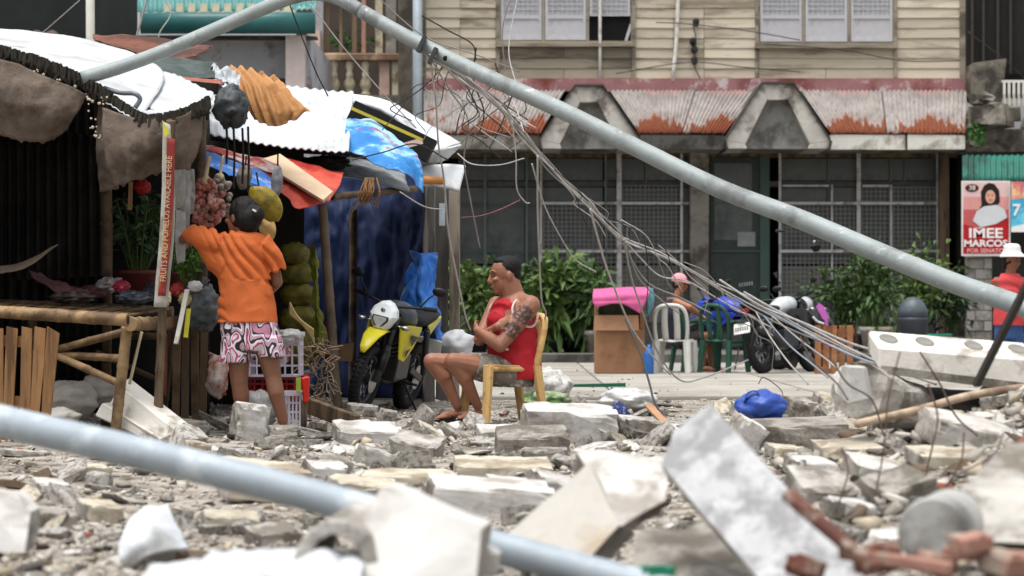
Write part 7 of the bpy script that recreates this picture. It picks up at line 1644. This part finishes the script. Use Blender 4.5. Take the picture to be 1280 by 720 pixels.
# mid-ground: named pieces  (cx, cy, w, h, depth, rot, mats, label)
CRG = [M_cr, M_gr]; LGG = [M_lg, M_gr]; PG = [M_pl, M_gr]
mid = [(712, 532, 116, 44, .4, (.12, .03, .1), PG, "long white block with rough grey underside right of the tan chair"), (624, 543, 56, 16, .3, (.1, 0, .1), PG, "small white block at the foot of the tan chair"),
       (458, 544, 84, 22, .4, (.15, .02, .2), PG, "flat white slab left of the seated man's feet"), (520, 560, 62, 26, .25, (.2, .18, -.2), LGG, "tilted pale slab below the seated man's feet"), (466, 574, 40, 26, .2, (.1, .3, .3), LGG, "white chipped block left of the tilted pale slab"),
       (532, 543, 30, 20, .2, (.3, .4, .5), CRG, "cream wedge standing on edge below the seated man"), (564, 538, 30, 12, .2, (.2, -.3, .1), PG, "thin pale slab leaning by the seated man's slippers"),
       (628, 590, 122, 22, .5, (.06, .02, .05), CRG, "broad flat cream slab in the middle rubble"), (510, 600, 120, 14, .4, (.05, .02, -.05), CRG, "long thin cream slab left of the flat cream slab"), (612, 628, 156, 46, .35, (.08, .07, .12), PG, "long white beam with a rusty bar along its face"),
       (325, 606, 104, 50, .3, (.1, .12, .3), CRG, "cream wedge-shaped block behind the blurred pipe"), (406, 594, 48, 28, .22, (.1, .05, .2), PG, "white chipped block right of the cream wedge"),
       (665, 555, 90, 34, .3, (.2, 0, .1), [M_gr, M_gr], "rough brown-grey lump under the long white block"), (680, 574, 62, 24, .22, (.05, 0, .1), [M_gr, M_gr], "grey concrete bar in front of the rough lump"),
       (800, 536, 60, 26, .25, (.1, .1, .4), LGG, "pale block right of the dark blue cloth bag"), (645, 612, 70, 20, .25, (.1, .1, .2), PG, "white slab fragment beside the red brick"),
       (310, 529, 42, 48, .22, (.05, .12, .3), PG, "white rounded block in front of the standing person's leg"), (238, 535, 40, 18, .2, (.1, .1, .3), [M_gr, M_gr], "grey lump beside the leaning beam"), (355, 541, 40, 14, .2, (.1, 0, .2), LGG, "flat pale stone at the standing person's foot"),
       (410, 582, 50, 22, .2, (.2, .1, .6), LGG, "grey-white fragment behind the blurred pipe"), (245, 562, 30, 18, .15, (.1, .1, .3), CRG, "beige stone below the leaning beam"), (112, 590, 40, 18, .15, (.1, .1, .6), CRG, "beige stone on the bare ground at left"),
       (990, 546, 140, 38, .35, (.1, -.03, .15), [M_gr, M_gr], "long rough grey beam below the blue bag"), (1000, 512, 36, 26, .2, (.2, .1, .4), [M_gr, M_gr], "rounded grey stone right of the blue bag"), (1050, 510, 62, 26, .25, (.25, .2, .2), CRG, "beige block leaning right of the rounded stone"),
       (950, 520, 60, 20, .3, (.1, .2, .3), PG, "white slab under the blue bag"), (1020, 586, 60, 22, .25, (.1, .1, .2), PG, "white block in the rubble right of the leaning slab"), (1030, 618, 80, 40, .25, (.3, .1, .2), LGG, "pale grey slab below the white block"),
       (1085, 562, 120, 16, .35, (.1, -.05, .1), CRG, "thin cream slab below the diagonal stick"), (1130, 614, 70, 34, .25, (.2, -.3, .3), [M_gr, M_gr], "grey-brown wedge among the bent rebars"), (1190, 575, 90, 20, .3, (.1, .03, .1), CRG, "yellowish slab at the foot of the right-hand mound"),
       (1080, 540, 60, 20, .25, (.2, .1, .3), CRG, "beige fragment at the end of the diagonal stick"), (985, 566, 46, 16, .2, (.1, .1, .2), CRG, "small cream fragment beside the leaning slab"), (1215, 545, 110, 40, .3, (.2, .2, .2), LGG, "pale slab on the right-hand mound under the stick"),
       (1180, 512, 160, 34, .4, (.2, .05, .1), [M_dk, M_dk], "dark slab below the white holed beam"), (1235, 470, 120, 12, .4, (.1, -.1, .1), PG, "thin white slab under the white holed beam"), (760, 600, 50, 22, .2, (.1, .1, .1), LGG, "pale fragment behind the bright white slab"),
       (865, 548, 70, 24, .25, (.2, .1, .3), PG, "white fragment behind the leaning slab"), (930, 548, 40, 50, .2, (.2, .5, .3), PG, "white broken piece right of the leaning slab's top"), (455, 612, 90, 20, .3, (.1, .1, .3), CRG, "cream slab just behind the blurred pipe left of centre"), (560, 612, 60, 18, .25, (.15, -.1, .2), LGG, "pale flat slab behind the long white beam"), (860, 590, 80, 30, .25, (.3, -.2, .2), PG, "white slab showing between the two foreground slabs"), (700, 612, 70, 26, .25, (.2, .25, .4), PG, "white chunk left of the bright white slab's corner"),
       (420, 640, 60, 26, .2, (.1, .2, .5), PG, "white chunk just below the blurred pipe"), (60, 612, 44, 20, .16, (.15, .1, .4), PG, "white chunk on the bare ground below the pipe at left"), (285, 652, 70, 18, .2, (.1, .05, .2), CRG, "thin cream slab below the blurred pipe at left"), (340, 672, 60, 22, .18, (.15, -.1, .5), LGG, "pale block left of the broken pipe section"), (1100, 590, 70, 24, .25, (.2, .15, .2), PG, "white slab in the rubble below the diagonal stick"), (940, 590, 60, 22, .2, (.2, .2, .5), CRG, "cream chunk at the right side of the leaning slab"), (1065, 640, 50, 26, .2, (.1, .1, .4), PG, "white block beside the short rebar"),
       (60, 650, 60, 22, .18, (.1, .1, .3), [M_gr, M_gr], "dark-edged grey stone at lower left"), (120, 642, 50, 26, .18, (.1, .1, .4), CRG, "tan stone at lower left beside the white scrap"), (190, 690, 50, 30, .15, (.2, .1, .4), [M_gr, M_gr], "grey stone lying on the white fabric scrap"), (250, 702, 60, 16, .15, (.1, .1, .4), [M_br, M_br], "flat brownish stone right of the white fabric scrap")]
for i, (x, y, w, h, dep, rot, mats, lb) in enumerate(mid):
    d = gd(y + h * 0.45, x)
    rblock("concrete_chunk", x, y, d - .05, w, h, dep, rot, lb, mats, "tf", i + 1, min(.03, .011 * d / 12 + .004))
d = gd(640, 612) - .07
tag(MB().tube([P(565, 641, d), P(640, 640, d), P(690, 642, d)], .008, 6).build("rusty_bar", M("rust_bar", (130, 70, 44))), "thin rusty bar along the face of the long white beam", "bar")
rblock("brick", 642, 586, gd(594), 26, 12, .1, (.05, .05, .3), "dark red brick lying on the flat cream slab", [M_bk, M_bk], "tflr", 77, .006, cat="brick")
d = 20.0
tag(MB().bar(P(378, 504, d), P(446, 529, d - .6), .05, .11).build("timber_plank", M_wood, bevel=.006), "weathered brown plank lying between the crates and the motorcycle", "plank")
# right-hand mound
B = thing("holed_beam", "white concrete beam with round holes lying on the right-hand mound", "beam", P(1195, 470, 14.2))
hv = V((0, .42, .075)); q = [P(1098, 433, 14.0), P(1300, 449, 14.0), P(1300, 488, 14.0), P(1098, 462, 14.0)]
m = MB(); m.poly(q, hv); m.build("body", M("beam_white", (212, 208, 200)), B, bevel=.012)
m = MB(); m.poly([P(1102, 457, 13.985), P(1300, 481, 13.985), P(1300, 492, 13.985), P(1102, 467, 13.985)], (0, .3, .02)); m.build("footing", M_gr, B)
tn = (q[1] - q[0]).normalized()
for x in (1118, 1164, 1226, 1282):
    c = q[0].lerp(q[1], (x - 1098) / 202) + hv * .52 + V((0, 0, .002)); m = MB(); m.loft([(c, tn * .045, hv.normalized() * .12), (c + V((0, -.003, .006)), tn * .04, hv.normalized() * .1)], 18); m.build("hole", M("hole_shade", (120, 118, 112)), B)  # grey discs on the face, painted as the shade inside round holes
a, b = P(1074, 486, 13.7), P(1150, 516, 14.3)
c = thing("broken_pillar", "stub of a round grey concrete pillar with pale end face", "pillar", P(1100, 540, 14))
ax = (b - a).normalized(); _, s_, u_ = frame_of(ax); m = MB(); rg = []
for k in range(7): rg.append((a.lerp(b, k / 6), s_ * (.14 + .012 * math.sin(k * 2.1)), u_ * (.125 + .01 * math.cos(k * 1.7))))
m.loft(rg, 18); m.v = [tuple(V(v) + V((noise.noise(V(v) * 9), noise.noise(V(v) * 9 + V((5, 0, 0))), noise.noise(V(v) * 9 + V((0, 5, 0))))) * .035) for v in m.v]; o = m.build("shaft", M_lg, c)
m = MB(); m.poly([P(1040, 470, 13.5), P(1052, 456, 13.52), P(1078, 458, 13.6), P(1086, 500, 13.6), P(1060, 506, 13.5), P(1044, 492, 13.45)], (.03, .06, 0)); m.build("end_face", M_pl, c, bevel=.008)
tag(MB().tube(spline([P(1072, 530, 12.8), P(1150, 512, 13.2), P(1215, 494, 13.6), P(1300, 482, 14)], 5), [.02] * 16, 8).build("long_stick", M("stick_cream", (178, 158, 136), var=.25, col2=(120, 100, 84), amt=.4), smooth=True), "long cream stick lying diagonally on the right-hand mound", "stick")
tag(MB().bar(P(1220, 482, 12.3), P(1292, 340, 12.0), .034, .02).build("dark_strut", M("strut_dark", (58, 56, 54), rough=.7)), "dark blurred strut slanting up at the right edge before the person in red", "strut")
RB = M("rebar", (74, 56, 48), rough=.8, var=.3, bump=.3)
for i, (pts, d0, d1, r, lb) in enumerate([(([(1090, 640), (1105, 560), (1110, 500), (1125, 440)]), 10.5, 10.8, 1.8, "upright thin rebar left of the pillar stub"), ([(1040, 450), (1060, 480), (1090, 500), (1105, 545)], 12.2, 12.0, 2.0, "bent rebar curving above the beige block"), ([(1150, 440), (1175, 480), (1195, 520), (1222, 545)], 12.0, 11.8, 2.0, "bent rebar hanging before the holed beam"),
        ([(1150, 620), (1165, 560), (1172, 520), (1160, 480)], 11, 11.3, 2.2, "rebar rising from the grey-brown wedge"), ([(1205, 540), (1200, 580), (1170, 620), (1130, 650), (1118, 680)], 10.4, 10, 2.0, "hooked rebar sweeping down towards the drum"), ([(1045, 640), (1060, 590), (1052, 560)], 10.2, 10.4, 2.0, "short rebar sticking up beside the red bar"),
        ([(1000, 420), (1015, 450), (1045, 478), (1060, 500)], 13.0, 12.6, 1.8, "curved wire rebar above the rounded stone"), ([(948, 480), (955, 472), (975, 486), (980, 500)], 17.2, 17.0, 1.0, "thin wire arching over the blue bag"), ([(1120, 700), (1150, 660), (1190, 600), (1240, 570), (1255, 540)], 9.8, 10.0, 1.6, "long thin rebar crossing in front of the white slab at right")]):
    cable(pts, d0, d1, r * .6, RB, lb, nm="rebar")["category"] = "rebar"
# bags on the rubble
o = bag("blue_bag", 952, 508, 16.6, 31, 19, M("bag_blue", (36, 72, 156), rough=.35, var=.2, scale=7, bump=.5, bscale=12, spec=.5), "bright blue plastic carrier bag lying on the rubble", "bag", 81, amp=.3, fr=1.7, tip=False)
for q in ([(930, 503), (935, 491), (945, 489), (951, 498)],): tag(MB().tube(spline([P(x, y, 16.52) for x, y in q], 5), .016, 6, flat=.3).build("bag_handle", M("bag_blue", (36, 72, 156)), o, smooth=True), None, None)
bag("navy_bag", 772, 525, 17.6, 15, 19, M("cloth_navy_print", (30, 44, 100), rough=.6, var=.3, scale=18, bump=.5, col2=(150, 160, 190), amt=.18, scale2=30), "dark blue speckled cloth bundle on the rubble", "bundle", 82, amp=.5, fr=2.6, tip=False)
bag("mesh_sack", 682, 484, 23.6, 32, 24, M("sack_mesh", (196, 194, 190), rough=.7, var=.25, scale=26, bump=.6, bscale=30, col2=(140, 136, 132), amt=.3, scale2=18), "white mesh sack standing right of the tan chair", "sack", 83, amp=.3, fr=2.4, tip=False)
bag("vegetable_bag", 682, 504, 22.8, 30, 15, M("veg_bag", (150, 164, 128), rough=.3, var=.3, scale=10, bump=.5, col2=(60, 96, 40), amt=.5, scale2=7), "clear bag of green vegetables in front of the mesh sack", "bag", 84, amp=.4, fr=2.8, tip=False)
bag("clear_bag", 785, 500, 22.5, 34, 14, M("bag_clear_white", (196, 196, 194), rough=.3, var=.12, scale=9, bump=.6, bscale=14), "crumpled clear plastic bag on the ground behind the navy bundle", "bag", 85, amp=.32, fr=2.2, tip=False)
bag("white_bag", 572, 430, 24.5, 20, 18, M("bag_white", (192, 194, 198), rough=.4, var=.08), "round white plastic bag beside the bright blue tarp", "bag", 86, amp=.28, fr=1.4, tip=False)
tag(MB().bar(P(702, 483, 30.5), P(782, 481, 30.5), .05, .04).build("green_strip", M("strip_green", (22, 84, 60), rough=.5)), "dark green metal strip lying flat on the road", "strip")
tag(MB().bar(P(810, 506, 18.2), P(838, 536, 17.2), .05, .012).build("cardboard_scrap", M("cardboard_light", (166, 126, 96))), "orange-brown cardboard scrap sticking out of the rubble", "cardboard")
bag("dark_lump", 696, 474, 30, 9, 7, M_dk, "small dark lump at the left end of the green strip", "debris", 88, tip=False)

# countless other pieces: 250 singles, then the gravel
def chunk_mesh(seed, flat, mats):
    r = random.Random(seed); bm = bmesh.new()
    n = r.randint(5, 7); th = flat
    for i in range(n):
        a = 2 * PI * (i + r.uniform(-.3, .3)) / n; q = r.uniform(.6, 1.0)
        for z in (-th, th): bm.verts.new((math.cos(a) * q + r.uniform(-.12, .12), math.sin(a) * q * .75 + r.uniform(-.12, .12), z * r.uniform(.55, 1.0)))
    g = bmesh.ops.convex_hull(bm, input=bm.verts)
    bmesh.ops.delete(bm, geom=[x for x in g["geom_interior"] if isinstance(x, bmesh.types.BMVert)], context='VERTS')
    bmesh.ops.dissolve_limit(bm, angle_limit=.35, verts=bm.verts, edges=bm.edges); bm.normal_update()
    bmesh.ops.bevel(bm, geom=bm.edges[:], offset=.045, segments=1, affect='EDGES')
    bm.normal_update()
    for f in bm.faces: f.material_index = 0 if f.normal.z > .75 and f.calc_area() > .15 else 1
    me = bpy.data.meshes.new("chunk"); bm.to_mesh(me); bm.free()
    for m in mats: me.materials.append(m)
    return me
kinds = [("white_fragment", [M_pl, M_lg], .28, "small white plaster fragment lying in the rubble field", "white fragments"), ("cream_fragment", [M_cr, M_gr], .25, "small cream plaster fragment lying in the rubble field", "cream fragments"), ("grey_fragment", [M_gr, M_gr], .42, "small grey concrete lump lying in the rubble field", "grey lumps"),
         ("pale_fragment", [M_lg, M_gr], .35, "small pale concrete piece lying in the rubble field", "pale pieces"), ("brown_fragment", [M_br, M_br], .18, "small brown splinter or clod lying in the rubble field", "brown pieces"), ("brick_fragment", [M_bk, M_bk], .4, "small red brick fragment lying in the rubble field", "brick fragments")]
kinds += [("plaster_shard", [M_pl, M_pl], .12, "thin white plaster shard lying in the rubble field", "thin shards"), ("block_fragment", [M_lg, M_lg], .6, "blocky pale concrete fragment lying in the rubble field", "blocky fragments")]
lib = [[chunk_mesh(10 * i + j, k[2], k[1]) for j in range(5)] for i, k in enumerate(kinds)]
clear = [(P(478, 0, 24.2).x, 24.2, .75), (P(600, 0, 21.4).x, 21.3, .55), (P(330, 0, 19).x, 19, .4), (P(100, 0, 19.5).x, 19.6, .9)]
rr = random.Random(99); cnt = 0
while cnt < 1150:
    px = rr.uniform(-40, 1320); py = rr.uniform(486, 730) if rr.random() < .6 else rr.uniform(515, 640)
    if py < 505 and px < 1000 and rr.random() < .6: continue
    d = gd(py, px); x = P(px, 0, d).x
    if d > 26: continue
    if any((x - a) ** 2 + (d - b_) ** 2 < c_ * c_ for a, b_, c_ in clear): continue
    if px < 300 and py < 620 and rr.random() < .55: continue
    i = rr.choices(range(8), (24, 14, 14, 20, 6, 3, 16, 12))[0]; k = kinds[i]
    s = (6.0 + 27 * rr.random() ** 2.6) * d / FPX
    s = min(s, .17)
    o = bpy.data.objects.new(k[0], rr.choice(lib[i])); COL.objects.link(o)
    zs = rr.uniform(.45, 1.2)
    o.location = (x, d, gz(x, d) + s * k[2] * .45); o.scale = (s * rr.uniform(.8, 1.8), s, s * zs); o.rotation_euler = (rr.gauss(0, .33), rr.gauss(0, .33), rr.uniform(0, 6.28))
    zn = "in the near foreground at lower left" if d < 10.5 and px < 480 else "in the near foreground at bottom centre" if d < 10.5 and px < 860 else "in the near foreground at lower right" if d < 10.5 else "on the right-hand mound" if px > 1060 else "between the blue bag and the leaning slab" if px > 850 else "on the ground right of the tan chair" if px > 660 else "around the seated man's feet" if d > 17.5 and px > 520 else "between the standing person and the motorcycle" if d > 17.5 else "in the middle of the rubble field" if px > 400 else "on the ground beyond the blurred pipe at left"
    tag(o, k[3].replace("lying in the rubble field", "lying " + zn), "fragment", k[4] + " " + zn); cnt += 1
# gravel, chips and dust lumps: nobody could count them
def gravel(name, n, smin, smax, seed, mats, label, region, weights, flat=.55):
    r = np.random.RandomState(seed); base = []
    for i in range(10):
        bm = bmesh.new()
        for k in range(9):
            v = r.normal(size=3); v /= np.linalg.norm(v); v *= r.uniform(.7, 1); bm.verts.new((v[0] * 1.2, v[1] * .9, v[2] * flat))
        g = bmesh.ops.convex_hull(bm, input=bm.verts)
        bmesh.ops.delete(bm, geom=[x for x in g["geom_interior"] if isinstance(x, bmesh.types.BMVert)], context='VERTS')
        bm.verts.index_update(); bm.verts.ensure_lookup_table()
        base.append((np.array([v.co[:] for v in bm.verts]), np.array([[v.index for v in f.verts] for f in bm.faces]))); bm.free()
    V_, F_, I_ = [], [], []; off = 0
    pts = region(r, n)
    for (x, y) in pts:
        bv, bf = base[r.randint(10)]; s = smin + (smax - smin) * r.uniform() ** 2.6
        a, b_, c_ = r.uniform(0, 6.28), r.normal() * .4, r.normal() * .4
        R = np.array(Euler((b_, c_, a)).to_matrix())
        V_.append((bv * s) @ R.T + np.array([x, y, gz(x, y) + s * .25])); F_.append(bf + off); I_.append(np.full(len(bf), r.choice(len(mats), p=weights))); off += len(bv)
    vs = np.concatenate(V_); fs = np.concatenate(F_); mi = np.concatenate(I_)
    me = bpy.data.meshes.new(name); me.vertices.add(len(vs)); me.vertices.foreach_set("co", vs.ravel())
    me.loops.add(fs.size); me.loops.foreach_set("vertex_index", fs.ravel().astype(np.int32)); me.polygons.add(len(fs))
    me.polygons.foreach_set("loop_start", np.arange(0, fs.size, 3, dtype=np.int32)); me.polygons.foreach_set("loop_total", np.full(len(fs), 3, dtype=np.int32)); me.polygons.foreach_set("material_index", mi.astype(np.int32))
    for m in mats: me.materials.append(m)
    me.update(calc_edges=True); me.validate()
    o = bpy.data.objects.new(name, me); COL.objects.link(o); tag(o, label, "rubble", kind="stuff"); return o
GM = [M("chip_grey", (150, 145, 137), bump=0, var=.3, scale=4), M("chip_pale", (172, 166, 156), bump=0, var=.2, scale=4), M("chip_white", (188, 184, 176), bump=0, var=.1, scale=4), M("chip_cream", (168, 156, 136), bump=0, var=.2, scale=4), M("chip_brown", (92, 78, 64), bump=0, var=.3, scale=4), M("chip_dark", (48, 44, 40), bump=0, var=.3, scale=4), M("chip_red", (130, 74, 56), bump=0, var=.2, scale=4)]
def reg_all(r, n):
    out = []
    while len(out) < n:
        y = 6.0 + 20.5 * r.uniform() ** 1.15; x = r.uniform(-.215, .215) * y + r.normal() * .25
        px = 640 + x / y * FPX; q = noise.noise(V((x * .8, y * .5, 3)))
        if px < 330 and 12.0 < y < 18 and r.uniform() < .6: continue
        if y > 23.5 and r.uniform() < .6: continue
        if r.uniform() < .55 + .9 * q: out.append((x, y))
    return out
gravel("gravel", 36000, .005, .022, 5, GM, "grey and pale gravel and chips strewn over the ground", reg_all, [.27, .36, .20, .08, .06, .02, .01])
gravel("debris_chips", 3000, .02, .06, 6, GM, "fist-sized broken concrete chips strewn through the rubble", reg_all, [.28, .24, .18, .14, .09, .05, .02], .4)
def reg_mound(r, n):
    out = []
    while len(out) < n:
        x = 2.75 + r.normal() * .9; y = 13.2 + r.normal() * 2.4
        if x > .9 and 9 < y < 18: out.append((x, y))
    return out
gravel("mound_debris", 2600, .02, .10, 8, GM, "heap of broken concrete making up the right-hand mound", reg_mound, [.3, .22, .14, .12, .13, .07, .02], .5)
def reg_road(r, n):
    return [(r.uniform(-.2, .2) * y, y) for y in (27.3 + 12 * r.uniform() ** 2 for _ in range(n))]
gravel("road_litter", 2200, .008, .04, 9, GM[:1] + GM[4:6], "scattered small litter and grit on the concrete road", reg_road, [.5, .3, .2], .4)
